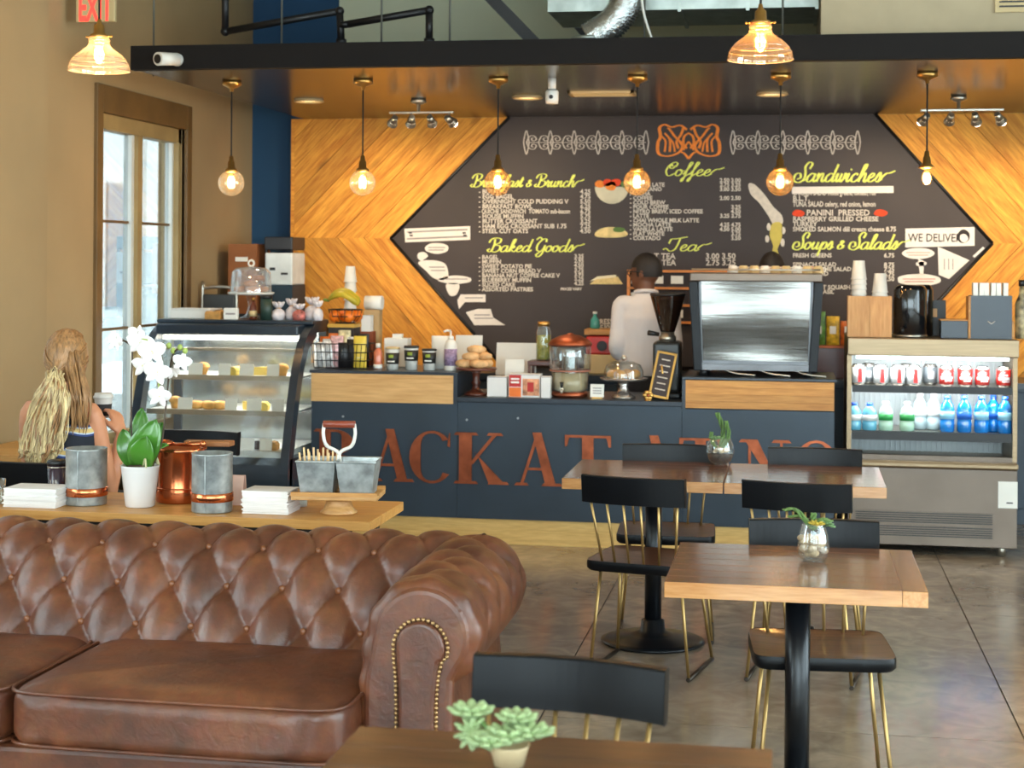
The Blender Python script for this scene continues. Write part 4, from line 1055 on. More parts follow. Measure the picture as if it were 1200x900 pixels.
def dome_pendant(u, v, y, label, gm):
    q = P(u, v, y=y); z = q[2]
    t = thing('dome_pendant', label, 'lamp', (q[0], y, z), group='glass dome pendants')
    pr = [(0.138, 0.0), (0.136, 0.018), (0.125, 0.045), (0.1, 0.075), (0.065, 0.1), (0.048, 0.118), (0.045, 0.15), (0.04, 0.155)]
    pr = [tuple(p) for p in catmull(pr, 3)]
    MB().shell(pr, n=40).build('shade', gm, t)
    mb = MB()
    for r, zz in ((0.138, 0.0), (0.1315, 0.032), (0.12, 0.052), (0.047, 0.122), (0.047, 0.138)): mb.torus((0, 0, zz), r, 0.0028, 36, 6)
    mb.build('shade_rib', glass('rib_glass', (255, 236, 210), 0.25, 0.05, 0.2, (255, 230, 195)), t)
    MB().lathe([(0.001, 0.15), (0.043, 0.15), (0.043, 0.162), (0.026, 0.17), (0.024, 0.205), (0.012, 0.215), (0.008, 0.235), (0.001, 0.235)], n=20).build('socket', m_gold, t)
    mb = MB()
    for s in (-1, 1): mb.cyl((s*0.04, 0, 0.156), (s*0.058, 0, 0.156), 0.0035, n=8); mb.ball((s*0.06, 0, 0.156), 0.006, 8, 5)
    mb.build('thumb_screws', m_gold, t)
    MB().cyl((0, 0, 0.23), (0, 0, ZC-z), 0.005, n=8).build('cord', m_cord, t)
    MB().lathe([(0.05, ZC-z-0.03), (0.055, ZC-z-0.02), (0.055, ZC-z)], n=20).build('ceiling_cup', m_gold, t)
    MB().shell([(0.013, 0.15), (0.018, 0.13), (0.031, 0.085), (0.031, 0.06), (0.02, 0.035), (0.001, 0.028)], n=18).build('bulb', m_amber, t)
    filament(t, 0.08, 0.014, 0.06)
    light('pendant_glow', 'POINT', (q[0], y, z+0.08), 18, WARM, shadow_soft_size=0.03)
dome_pendant(116, 83, 7.0, 'ribbed glass dome pendant hanging in front of the red exit sign', glass('pale_ribbed_glass', (252, 246, 236), 0.14, 0.06, 0.12, (244, 236, 220)))
dome_pendant(891, 70, 7.0, 'ribbed glass dome pendant hanging in front of the canopy on the right', m_ribbed)
# ---------------------------------------------------------------- track lights
m_steel = pm('brushed_nickel', (190, 182, 168), 0.32, 0.9, var=0.06)
m_spot = emis('spot_glow', (255, 240, 214), 9.0)
def track(us, v, label, aim):
    zt_ = ZK-0.085
    ps = [P(u, v, z=zt_) for u in us]; y = sum(p[1] for p in ps)/len(ps)
    cx = (ps[0][0]+ps[-1][0])/2
    t = thing('track_light', label, 'spotlight', (cx, y, ZK), group='track lights under the canopy')
    a, b = ps[0][0]-cx-0.03, ps[-1][0]-cx+0.03
    MB().box(((a+b)/2, 0, -0.085), (b-a, 0.018, 0.014)).build('bar', m_steel, t, bev=0.003)
    MB().lathe([(0.045, 0), (0.05, -0.02), (0.03, -0.03), (0.012, -0.035), (0.01, -0.08), (0.001, -0.08)], (-0.02, 0, 0), 18).build('ceiling_mount', m_steel, t)
    for i, p in enumerate(ps):
        x = p[0]-cx; tg = Vector(aim[i]); o = Vector((p[0], y, ZK-0.13)); dr = (tg-o).normalized()
        h0 = Vector((x, 0, -0.13)); mb = MB()
        mb.cyl((x, 0, -0.088), (x, 0, -0.125), 0.006, n=8)
        mb.cyl(h0-dr*0.03, h0+dr*0.015, 0.018, 0.026, 14); mb.cyl(h0+dr*0.015, h0+dr*0.045, 0.026, 0.034, 16, caps=False)
        hd = mb.build('spot_head', m_steel, t)
        MB().ball(h0+dr*0.05, (0.028, 0.028, 0.022), 14, 9).build('bulb', m_spot, hd)
        light('track_lamp', 'SPOT', o+dr*0.09, 32, (1, 0.76, 0.46), tg, spot_size=1.5, spot_blend=0.85, shadow_soft_size=0.035)
track([461, 482, 505, 527], 132, 'nickel track light with four spots over the left planks', [(-3.3, YW, 1.7), (-2.9, YW, 1.5), (-2.2, YW, 1.7), (-1.5, YW, 1.8)])
track([1085, 1114, 1143, 1170], 129, 'nickel track light with four spots over the right planks', [(0.2, YW, 1.8), (0.8, YW, 1.8), (1.4, YW, 1.5), (1.9, YW, 1.6)])
# ---------------------------------------------------------------- exit sign
q = P(113, 10, y=8.42)
t = thing('exit_sign', 'pale exit sign with red letters high on the left wall', 'sign', (q[0], 8.42, q[2]))
MB().box((0, 0, 0.02), (0.225, 0.03, 0.19)).build('panel', pm('exit_panel', (200, 178, 130), 0.4, var=0.03), t, bev=0.004)
vs, fs = text_geo('EXIT', 0.2, 0.006); wm = max(p[0] for p in vs)
MB().add([((p[0]/wm-0.5)*0.195, -0.0165, p[1]-0.065) for p in vs], fs).build('exit_lettering', emis('exit_red', (255, 60, 50), 1.6), t)
MB().bx(XL-q[0], -0.11, -0.012, 0.012, 0.06, 0.085).build('bracket', m_wp, t)
# ---------------------------------------------------------------- pipes, ducts above the canopy
def px_pipe(name, pts, y, r, label, m=None):
    w_ = [P(u, v, y=y) for u, v in pts]
    t = thing(name, label, 'pipe', tuple(w_[0]))
    for a, b in zip(w_[:-1], w_[1:]): MB().cyl(a, b, r, n=14).build('pipe_run', m or m_black, t, w=True)
    for p in w_[1:-1]: MB().ball(p, r*1.3, 14, 9).build('elbow', m or m_black, t, w=True)
    for p in (w_[0], w_[-1]): MB().cyl((p[0], p[1], p[2]-0.015), (p[0], p[1], p[2]+0.015), r*1.45, n=14).build('collar', m or m_black, t, w=True)
px_pipe('gas_pipe', [(264, -30), (264, 37), (398, 13), (400, 49)], 9.6, 0.022, 'black steel pipe bent over the left end of the canopy')
px_pipe('gas_pipe', [(404, 29), (503, 12), (503, 48)], 9.50, 0.022, 'shorter black steel pipe with one elbow above the canopy')
a, b = P(520, -60, y=9.9), P(632, 56, y=9.9)
one('brace_beam', MB().prism([(a[0]-0.05, a[2]), (b[0]-0.05, b[2]), (b[0]+0.05, b[2]), (a[0]+0.05, a[2])], 9.85, 9.97, 'xz'), m_black, 'diagonal black steel brace beam above the canopy', 'beam')
a, b = P(600, -60, y=9.9), P(690, 45, y=9.9)
one('brace_beam', MB().prism([(a[0]-0.04, a[2]), (b[0]-0.04, b[2]), (b[0]+0.03, b[2]), (a[0]+0.03, a[2])], 10.4, 10.5, 'xz'), m_black, 'second diagonal black brace behind the flexible duct', 'beam')
m_galv = pm('galvanised_sheet', (176, 184, 178), 0.32, 0.75, var=0.12, scale=10)
a, b = P(641, 14, y=9.3), P(958, 12, y=9.3)
t = thing('air_duct', 'galvanised rectangular air duct above the canopy', 'duct', (a[0], 9.3, a[2]))
n = 4
for k in range(n):
    x0 = a[0]+(b[0]-a[0])*k/n; x1 = a[0]+(b[0]-a[0])*(k+1)/n
    MB().bx(x0+0.004, x1-0.004, 9.3, 9.95, a[2], a[2]+0.42).build('duct_section', m_galv, t, w=True)
    MB().bx(x1-0.014, x1+0.006, 9.285, 9.965, a[2]-0.015, a[2]+0.435).build('flange', m_galv, t, w=True)
c0 = [P(u, v, y=9.0) for u, v in ((738, -55), (735, -5), (728, 15), (712, 32), (690, 46))]
cc = catmull(c0, 14)
t = thing('flexible_duct', 'crumpled silver flexible duct hanging down to the canopy', 'duct', tuple(c0[-1]))
m_foil = pm('silver_foil', (214, 218, 216), 0.22, 0.95, var=0.05, bump=0.9, bscale=45)
MB().tube(cc, [0.082+0.012*(i % 2) for i in range(len(cc))], 18).build('hose', m_foil, t, w=True)
MB().torus(tuple(c0[-1]), 0.09, 0.012, 20, 8).build('clamp', m_galv, t, w=True)
cc = catmull([P(u, v, y=8.8) for u, v in ((748, -40), (752, 0), (756, 22), (764, 46))], 6)
one('white_cable', MB().tube([p for p in cc], 0.007, 6), m_wp, 'thin white cable dangling beside the flexible duct', 'cable')
a = P(962, 40, y=8.75)
t = thing('bulkhead', 'beige boxed bulkhead standing above the right of the canopy', 'bulkhead', (a[0]+1, 9.5, a[2]))
MB().bx(a[0], 2.9, 8.75, 10.6, ZK+0.03, ZC-0.01).build('casing', pm('bulkhead_paint', (176, 160, 130), 0.8, var=0.03), t, w=True)
q = P(1185, 3, y=8.74)
MB().box((q[0]+0.05, 8.742, q[2]+0.05), (0.26, 0.014, 0.2)).build('vent_frame', m_cream, t, w=True)
for k in range(7): MB().box((q[0]+0.05, 8.733, q[2]-0.02+0.024*k), (0.22, 0.01, 0.008)).build('vent_slat', m_black, t, w=True)
# ---------------------------------------------------------------- pastry display case
m_case = pm('case_dark_blue', (34, 46, 58), 0.3, var=0.08)
m_cglass = glass('display_glass', (250, 254, 253), 0.05)
m_white = pm('white_card', (236, 234, 226), 0.6, var=0.02)
m_shelf = pm('white_shelf', (226, 228, 224), 0.35, var=0.02)
DX0, DX1 = -3.86, -2.865
prof = catmull([(9.06, 0.10), (9.06, 0.42), (9.12, 0.62), (9.19, 0.82), (9.28, 1.02), (9.42, 1.19), (9.60, 1.27)], 5)
DC = thing('display_case', 'dark curved glass pastry display case left of the counter', 'display case', ((DX0+DX1)/2, 9.45, 0))
for x in (DX0, DX1-0.05):
    band = [(p[0], p[1]) for p in prof]+[(9.86, 1.27), (9.86, 1.235), (9.63, 1.215)]+[(p[0]+0.065, p[1]-0.012) for p in prof[::-1]]
    n = len(prof); mb = MB()
    for i in range(n-1):
        a, b = prof[i], prof[i+1]
        def inn(k):
            t = np.array(prof[min(n-1, k+1)])-np.array(prof[max(0, k-1)]); t = t/np.hypot(*t); return (prof[k][0]+t[1]*0.085, prof[k][1]-t[0]*0.085)
        c, d = inn(i+1), inn(i)
        mb.prism([tuple(a), tuple(b), c, d], x, x+0.05, 'yz')
    mb.prism([(9.60, 1.21), (9.60, 1.27), (9.88, 1.27), (9.88, 1.21)], x, x+0.05, 'yz'); mb.prism([(9.83, 0.1), (9.88, 0.1), (9.88, 1.27), (9.83, 1.27)], x, x+0.05, 'yz')
    mb.build('end_frame', m_case, DC, w=True)
    sg = MB(); xx = x+0.017
    pts = [(xx, p[0]+0.03, p[1]) for p in prof[4:]]+[(xx, 9.84, 1.24), (xx, 9.84, 0.5)]
    sg.add(pts, [tuple(range(len(pts)))]); sg.build('side_glass', m_cglass, DC, w=True)
g = []
for p in prof[6:]: g += [(DX0+0.05, p[0]+0.004, p[1]), (DX1-0.05, p[0]+0.004, p[1])]
MB().grid(g, 2, len(prof)-6).build('front_glass', m_cglass, DC, w=True)
MB().bx(DX0, DX1, 9.54, 9.88, 1.262, 1.285).build('top_panel', m_case, DC, w=True, bev=0.006)
MB().bx(DX0+0.05, DX1-0.05, 9.40, 9.60, 1.20, 1.262).build('light_hood', m_case, DC, w=True, bev=0.01)
g = []
for p in prof[:8]: g += [(DX0+0.03, p[0]+0.006, p[1]), (DX1-0.03, p[0]+0.006, p[1])]
MB().grid(g, 2, 8).build('front_apron', m_case, DC, w=True)
MB().bx(DX0, DX1, 9.10, 9.88, 0.08, 0.5).build('cabinet', m_case, DC, w=True); MB().bx(DX0+0.03, DX1-0.03, 9.16, 9.85, 0.0, 0.08).build('plinth', m_black, DC, w=True)
MB().bx(DX0+0.05, DX1-0.05, 9.845, 9.86, 0.5, 1.24).build('rear_panel', pm('case_mirror', (170, 178, 180), 0.15, 0.85, var=0.04), DC, w=True)
MB().bx(DX0+0.05, DX1-0.05, 9.16, 9.84, 0.5, 0.535).build('deck', m_shelf, DC, w=True)
shz = (0.755, 0.955)
for z, y0 in zip(shz, (9.30, 9.40)):
    MB().bx(DX0+0.04, DX1-0.04, y0, 9.83, z-0.012, z).build('shelf', m_shelf, DC, w=True)
    MB().bx(DX0+0.04, DX1-0.04, y0-0.008, y0, z-0.026, z+0.004).build('shelf_rail', m_steel, DC, w=True)
MB().bx(DX0+0.06, DX1-0.06, 9.50, 9.53, 1.165, 1.19).build('light_strip', emis('case_led', (255, 246, 228), 9.0), DC, w=True)
MB().bx(DX0+0.05, DX1-0.05, 9.47, 9.485, 1.10, 1.118).build('glass_rail', m_steel, DC, w=True)
light('case_lamp', 'AREA', ((DX0+DX1)/2, 9.50, 1.155), 7, (1, 0.96, 0.88), ((DX0+DX1)/2, 9.55, 0.5), shape='RECTANGLE', size=0.8, size_y=0.03)
for z in shz: light('case_lamp', 'AREA', ((DX0+DX1)/2, 9.42, z-0.03), 3.5, (1, 0.96, 0.88), ((DX0+DX1)/2, 9.6, 0.5), shape='RECTANGLE', size=0.8, size_y=0.02)  # extra lamps added under the shelves, without fixtures, to brighten the cards
# pastries and price cards
m_past = pm('baked_gold', (214, 158, 82), 0.55, var=0.2, scale=20, rand=0.15, bump=0.3)
m_choc = pm('chocolate', (70, 42, 28), 0.45, var=0.15, rand=0.1)
m_lemon = pm('lemon_cake', (232, 204, 104), 0.6, var=0.1, rand=0.1)
def croissant():
    mb = MB(); n = 13; pts = []; rr = []
    for i in range(n):
        a = -1.15+2.3*i/(n-1); pts.append((0.055*math.sin(a), 0.045*(1-math.cos(a)), 0.024)); rr.append((0.008+0.02*math.cos(a*1.25)**0.8 if abs(a*1.25) < PI/2 else 0.008)*(1.0 if i % 2 else 0.9))
    return mb.tube(pts, rr, 10)
def muffin():
    return MB().lathe([(0.024, 0), (0.032, 0.035), (0.040, 0.04), (0.040, 0.05), (0.03, 0.066), (0.012, 0.073), (0.001, 0.074)], n=16)
def slice_():
    return MB().prism([(-0.04, 0), (0.05, -0.02), (0.05, 0.02)], 0, 0.05, 'xy')
def cookie(): return MB().lathe([(0.001, 0), (0.034, 0), (0.038, 0.006), (0.034, 0.013), (0.015, 0.017), (0.001, 0.018)], n=16)
def loaf(): return MB().prism([(-0.03, 0), (0.03, 0), (0.032, 0.03), (0.02, 0.046), (0, 0.05), (-0.02, 0.046), (-0.032, 0.03)], -0.05, 0.05, 'xz')
def mk(f): return f().build('tmp', None).data
PM = {k: f for k, f in (('croissant', croissant), ('muffin', muffin), ('cake_slice', slice_), ('cookie', cookie), ('loaf_cake', loaf))}
def pastry(kind, mat, x, y, z, label, rz=0.0, group='pastries in the display case'):
    return one(kind, PM[kind](), mat, label, 'pastry', (x, y, z+0.001), rz, group)
sh = {0.535: ('the bottom deck', 9.26), 0.755: ('the middle shelf', 9.38), 0.955: ('the top shelf', 9.48)}
rows = {0.955: [('muffin', m_past, 238), ('loaf_cake', m_lemon, 276), ('cake_slice', m_lemon, 305), ('muffin', m_past, 331)],
        0.755: [('croissant', m_past, 230), ('croissant', m_past, 243.5), ('croissant', m_past, 257), ('cake_slice', m_lemon, 290), ('loaf_cake', m_lemon, 309), ('muffin', m_past, 206)],
        0.535: [('cookie', m_choc, 215), ('cookie', m_past, 235), ('muffin', m_choc, 255), ('muffin', m_past, 275), ('cake_slice', m_choc, 300), ('loaf_cake', m_past, 320)]}
ordn = ['leftmost', 'second', 'third', 'fourth', 'fifth', 'sixth']
desc = {'muffin': 'muffin', 'loaf_cake': 'small loaf cake', 'cake_slice': 'wedge of cake', 'croissant': 'croissant', 'cookie': 'round cookie'}
cn = {m_past: 'golden', m_lemon: 'lemon yellow', m_choc: 'dark chocolate'}
for z, lst in rows.items():
    for k, (kd, mt, u) in enumerate(sorted(lst, key=lambda a: a[2])):
        y = sh[z][1]; x = P(u, 450, y=y)[0]
        pastry(kd, mt, x, y, z, '%s %s, %s from the left on %s of the case' % (cn[mt], desc[kd], ordn[k] if k else 'first', sh[z][0]), random.uniform(-.5, .5))
for z, us in ((0.955, (229, 263, 289, 320)), (0.755, (217, 271, 298, 326)), (0.535, (290, 312))):
    for k, u in enumerate(us):
        y = {0.955: 9.415, 0.755: 9.315, 0.535: 9.19}[z]; x = P(u, 450, y=y)[0]
        t = thing('price_card', 'white price card, %s from the left on %s of the case' % (ordn[k] if k else 'first', sh[z][0]), 'card', (x, y, z+0.001), group='price cards in the display case')
        MB().box((0, 0, 0.037), (0.09 if (k+int(z*100)) % 2 else 0.075, 0.003, 0.07), rot=Matrix.Rotation(-0.15, 3, 'X')).build('card', m_white, t)
        MB().box((0, 0.006, 0.003), (0.05, 0.02, 0.006)).build('holder', m_clear, t)
# ---------------------------------------------------------------- open drinks cooler
m_ss = pm('brushed_stainless', (140, 120, 94), 0.34, 0.8, var=0.06, scale=5, stretch=(1, 1, 20))
m_ss2 = pm('dull_stainless', (112, 99, 88), 0.4, 0.7, var=0.08, scale=3)
KX0, KX1, KY = 0.30, 1.245, 9.56
def kz(v): return P(1095, v, y=KY)[2]
CL = thing('drinks_cooler', 'stainless open front drinks cooler at the right of the counter', 'cooler', ((KX0+KX1)/2, KY+0.35, 0))
z_top = kz(397); z_h = kz(418); z_l = kz(541)
MB().bx(KX0, KX1, KY, KY+0.70, z_h, z_top).build('header', m_ss, CL, w=True, bev=0.006)
for x in (KX0, KX1-0.025): MB().bx(x, x+0.025, KY+0.06, KY+0.7, z_l, z_h).build('side_panel', m_ss, CL, w=True)
MB().bx(KX0+0.025, KX1-0.025, KY+0.52, KY+0.54, z_l, z_h).build('rear_panel', pm('ribbed_white_back', (208, 214, 216), 0.35, var=0.04), CL, w=True)
for k in range(30): MB().bx(KX0+0.03+0.03*k, KX0+0.042+0.03*k, KY+0.505, KY+0.52, z_l, z_h).build('back_rib', pm('ribbed_white_back', (208, 214, 216), 0.35), CL, w=True)
MB().bx(KX0, KX1, KY+0.54, KY+0.7, 0.06, z_h).build('rear_duct', m_ss2, CL, w=True)
SH = []
for v0, v1 in ((455, 462), (509, 518)):
    z0, z1 = kz(v1), kz(v0); SH.append(z1)
    MB().bx(KX0+0.03, KX1-0.03, KY+0.05, KY+0.08, z0, z1+0.006).build('shelf_edge', m_black, CL, w=True)
    MB().bx(KX0+0.026, KX1-0.026, KY+0.08, KY+0.50, z1-0.012, z1).build('shelf', m_steel, CL, w=True)
    MB().bx(KX0+0.05, KX1-0.05, KY+0.085, KY+0.10, z1-0.026, z1-0.013).build('shelf_light', emis('cooler_led', (225, 245, 240), 5.0), CL, w=True)
MB().bx(KX0+0.05, KX1-0.05, KY+0.03, KY+0.05, z_h-0.02, z_h-0.002).build('header_light', emis('cooler_led', (225, 245, 240), 5.0), CL, w=True)
light('cooler_lamp', 'AREA', ((KX0+KX1)/2, KY+0.06, z_h-0.03), 5, (0.95, 1, 0.98), ((KX0+KX1)/2, KY+0.4, 0.8), shape='RECTANGLE', size=0.85, size_y=0.02)
light('cooler_lamp', 'AREA', ((KX0+KX1)/2, KY+0.10, SH[0]-0.03), 4, (0.95, 1, 0.98), ((KX0+KX1)/2, KY+0.4, 0.6), shape='RECTANGLE', size=0.85, size_y=0.02)
MB().bx(KX0, KX1, KY-0.02, KY+0.54, kz(549), kz(541)).build('ledge', m_ss, CL, w=True, bev=0.012)
MB().bx(KX0+0.03, KX1-0.03, KY+0.03, KY+0.10, kz(541), kz(535)).build('air_grille', m_ss2, CL, w=True)
MB().bx(KX0+0.005, KX1-0.005, KY, KY+0.54, kz(640), kz(549)).build('body', m_ss2, CL, w=True, bev=0.004)
for (va, vb) in ((600, 614), (616, 630)):
    z0, z1 = kz(vb), kz(va)
    MB().bx(KX0+0.04, KX1-0.13, KY-0.006, KY, z0, z1).build('vent_panel', m_ss2, CL, w=True)
    for k in range(5): MB().bx(KX0+0.05, KX1-0.14, KY-0.010, KY-0.006, z0+0.006+0.0125*k, z0+0.012+0.0125*k).build('louvre', m_black, CL, w=True)
for x in (KX0+0.08, KX1-0.08):
    for y in (KY+0.08, KY+0.6): MB().cyl((x, y, 0), (x, y, kz(640)+0.01), 0.022, 0.028, 12).build('foot', m_steel, CL, w=True)
q = P(1181, 580, y=KY)
MB().box((q[0], KY-0.002, q[2]), (0.105, 0.003, 0.15)).build('notice', m_white, CL, w=True); MB().box((q[0]+0.01, KY-0.0042, q[2]-0.045), (0.035, 0.001, 0.007)).build('notice_print', m_ink, CL, w=True)
# drinks
m_alu = pm('can_aluminium', (196, 198, 200), 0.25, 0.85, var=0.04)
def can(u, i, col, lab, band, stripe=None, y=None, z=None, r=0.040):
    y = y or KY+0.135; x = P(u, 440, y=y)[0]; z = z or SH[0]
    t = thing('soda_can', lab, 'can', (x, y, z), group='cans on the top cooler shelf')
    h = 0.122
    MB().lathe([(r*0.78, 0), (r, 0.012), (r, h-0.014), (r*0.8, h-0.003), (r*0.8, h), (r*0.72, h-0.004), (0.001, h-0.004)], n=20).build('can_body', m_alu, t)
    MB().lathe([(r+0.0006, 0.016), (r+0.0006, h-0.018)], n=20).build('wrap', col, t)
    if stripe is not None:
        mb = MB(); nn = 8
        for a0, a1, z0, z1 in band:
            g = []
            for k in range(nn):
                a = a0+(a1-a0)*k/(nn-1); g += [((r+0.0012)*math.sin(a), -(r+0.0012)*math.cos(a), z0), ((r+0.0012)*math.sin(a), -(r+0.0012)*math.cos(a), z1)]
            mb.grid(g, 2, nn)
        mb.build('print', stripe, t)
m_cred = pm('can_red', (214, 30, 26), 0.3, var=0.05); m_cwhite = pm('can_white', (226, 228, 230), 0.3, var=0.04); m_csil = pm('can_silver', (176, 186, 196), 0.3, 0.5)
for i, u in enumerate((1006, 1032, 1052, 1071)): can(u, i, m_cwhite, 'white can with a red upright stripe, %s from the left' % (ordn[i] if i else 'first'), [(-0.1, 0.5, 0.02, 0.1)], m_cred)
for i, u in enumerate((1109, 1131, 1151, 1176)): can(u, i, m_cred, 'red soda can with white swash, %s of four on the right' % (ordn[i] if i else 'first'), [(-0.9, 0.9, 0.045, 0.062), (-0.7, 0.5, 0.068, 0.078), (-0.3, 0.8, 0.034, 0.04)], m_cwhite)
for i, u in enumerate((1090, 1018, 1062)): can(u, i, m_csil, ('silver can between the white and the red cans', 'silver can standing behind the first two white cans', 'silver can standing behind the last two white cans')[i], [(-0.4, 0.4, 0.04, 0.08)], m_cwhite, y=KY+0.25)
def bottle(u, lab, cap, liq, labm, y=None, r=0.041, h=0.212, z=None, group='bottles on the lower cooler shelf'):
    y = y or KY+0.135; x = P(u, 490, y=y)[0]; z = SH[1] if z is None else z
    t = thing('drink_bottle', lab, 'bottle', (x, y, z), group=group)
    MB().lathe([(r*0.8, 0), (r, 0.01), (r, h*0.28), (r*0.93, h*0.32), (r, h*0.36), (r, h*0.62), (r*0.86, h*0.74), (r*0.45, h*0.86), (r*0.36, h*0.9), (r*0.36, h*0.93), (0.001, h*0.93)], n=18).build('bottle_body', liq, t)
    MB().lathe([(r*0.42, h*0.9), (r*0.44, h*0.92), (r*0.44, h), (0.001, h)], n=14).build('cap', cap, t)
    MB().lathe([(r+0.0008, h*0.37), (r+0.0008, h*0.58)], n=18).build('bottle_label', labm, t)
m_lblue = pm('blue_drink', (24, 128, 214), 0.12, var=0.06, spec=0.8, coat=0.4); m_lcl = pm('clear_water', (186, 206, 212), 0.1, var=0.08, coat=0.4); m_lcy = pm('cyan_water', (110, 186, 214), 0.12, coat=0.4)
m_lgr = pm('mint_water', (176, 214, 190), 0.12, coat=0.4); m_cblue = pm('cap_blue', (22, 74, 190), 0.35); m_cwh = pm('cap_white', (232, 234, 234), 0.35); m_labg = pm('label_green', (40, 140, 70), 0.45); m_labb = pm('label_sky', (150, 208, 236), 0.4); m_labd = pm('label_deep_blue', (40, 110, 210), 0.4)
for i, u in enumerate((1001, 1019)): bottle(u, ('short water bottle with blue cap at the far left of the cooler', 'short water bottle with blue cap, second from the left')[i], m_cblue, m_lcy, m_cwh, h=0.16, r=0.042)
for i, u in enumerate((1038, 1063)): bottle(u, ('green labelled mint bottle left of the other mint bottle', 'green labelled mint bottle right of the other mint bottle')[i], m_cwh, m_lgr, m_labg, h=0.17)
for i, u in enumerate((1110, 1130, 1150, 1164, 1178)): bottle(u, 'bright blue drink bottle, %s of five from the left' % (ordn[i] if i else 'first'), m_cblue, m_lblue, m_labd if i % 2 else m_labb, y=KY+0.135+(0.08 if i == 3 else 0))
for i, u in enumerate((1078, 1094)): bottle(u, ('clear water bottle set back beside the mint bottles', 'clear water bottle set back beside the blue drinks')[i], m_cwh, m_lcl, m_cwh, y=KY+0.26)
# tall cabinet and boxes by the blue wall
t = thing('storage_cabinet', 'dark tall storage cabinet in front of the blue wall', 'cabinet', (-3.64, 11.05, 0))
MB().bx(-0.22, 0.24, -0.3, 0.3, 0, 1.28).build('body', pm('dark_teal_cabinet', (22, 44, 58), 0.5), t)
for k in range(2): MB().bx(-0.21+0.225*k, 0.005+0.225*k, -0.315, -0.3, 0.08, 1.26).build('door', pm('dark_teal_cabinet', (22, 44, 58), 0.5), t, bev=0.003)
t = thing('cardboard_box', 'brown cardboard box on the cabinet by the blue wall', 'box', (-3.76, 10.95, 1.28))
MB().bx(-0.09, 0.11, -0.15, 0.15, 0, 0.48).build('carton', pm('cardboard', (150, 92, 52), 0.8, var=0.08), t); MB().bx(-0.04, 0.05, -0.1515, -0.15, 0.36, 0.39).build('tape_label', m_white, t)
t = thing('label_printer', 'white and grey machine on the cabinet beside the planks', 'machine', (-3.49, 10.95, 1.28))
MB().bx(-0.10, 0.10, -0.15, 0.15, 0.0, 0.20).build('stand', pm('dark_teal_cabinet', (22, 44, 58), 0.5), t); MB().bx(-0.095, 0.10, -0.16, 0.14, 0.20, 0.42).build('case', pm('white_machine', (206, 214, 216), 0.4), t, bev=0.01)
MB().bx(-0.10, 0.10, -0.16, 0.14, 0.44, 0.53).build('lid', pm('dark_machine', (40, 40, 44), 0.4), t, bev=0.008)
for x in (-0.09, 0.09): MB().bx(x-0.008, x+0.008, -0.15, -0.13, 0.42, 0.44).build('hinge', m_black, t)
MB().bx(-0.06, -0.02, -0.162, -0.16, 0.3, 0.32).build('button', m_black, t); MB().bx(0.02, 0.07, -0.162, -0.16, 0.27, 0.285).build('slot', m_black, t)
# ---------------------------------------------------------------- things on the counter
def cx_(u, y): return P(u, 430, y=y)[0]
KC = 0.0050                                   # metres per photo pixel at the counter
def lath(t, name, prof, mat, n=22, c=(0, 0, 0)): return MB().lathe(prof, c, n).build(name, mat, t)
zt1 = zt+0.0008; zl1 = zl+0.0008
m_wire = pm('black_wire', (26, 26, 28), 0.4, 0.5)
m_gl = glass('jar_glass', (248, 252, 250), 0.10, 0.02, 0.03)
# wire basket with snack packets
x = cx_(402, 9.60); bw, bd_, bh = 0.34, 0.20, 0.15
t = thing('wire_basket', 'black wire basket full of snack packets on the left counter block', 'basket', (x, 9.60, zt1))
for z in (0.004, 0.05, 0.10, bh):
    k = 0.9+0.1*z/bh
    MB().tube([(-bw/2*k, -bd_/2*k, z), (bw/2*k, -bd_/2*k, z), (bw/2*k, bd_/2*k, z), (-bw/2*k, bd_/2*k, z)], 0.003, 6, closed=True).build('wire_ring', m_wire, t)
for i in range(13):
    xx = -bw/2+bw*i/12
    for s in (-1, 1): MB().tube([(xx*0.9, s*bd_/2*0.9, 0.004), (xx, s*bd_/2, bh)], 0.0022, 5).build('wire', m_wire, t)
for i in range(1, 6):
    yy = -bd_/2+bd_*i/6
    MB().tube([(-bw/2*0.9, yy*0.9, 0.004), (bw/2*0.9, yy*0.9, 0.004)], 0.0022, 5).build('wire', m_wire, t)
def packet(w, h, d, pinch=1.0):
    g = []; nu, nv = 14, 9
    for j in range(nv):
        v = j/(nv-1)
        for i in range(nu):
            a = 2*PI*i/nu; th = d/2*(math.sin(PI*min(1, max(0, v)))**0.6)
            g.append((w/2*math.copysign(abs(math.cos(a))**0.6, math.cos(a)), th*math.sin(a)+0.001*math.sin(a), h*v))
    mb = MB().grid(g, nu, nv, cu=True); return mb
pc = [('orange', (226, 116, 46)), ('white', (230, 228, 226)), ('cream', (226, 214, 170)), ('black', (36, 34, 36)), ('green', (120, 160, 50)), ('pink', (222, 176, 176)), ('yellow', (226, 196, 70)), ('red', (190, 52, 40))]
place = [(-.125, -.05, 1), (-.075, -.055, 1), (-.025, -.05, 5), (.025, -.055, 3), (.075, -.05, 3), (.12, -.055, 6), (-.12, .03, 0), (-.06, .03, 0), (0, .03, 2), (.06, .03, 1), (.115, .03, 3)]
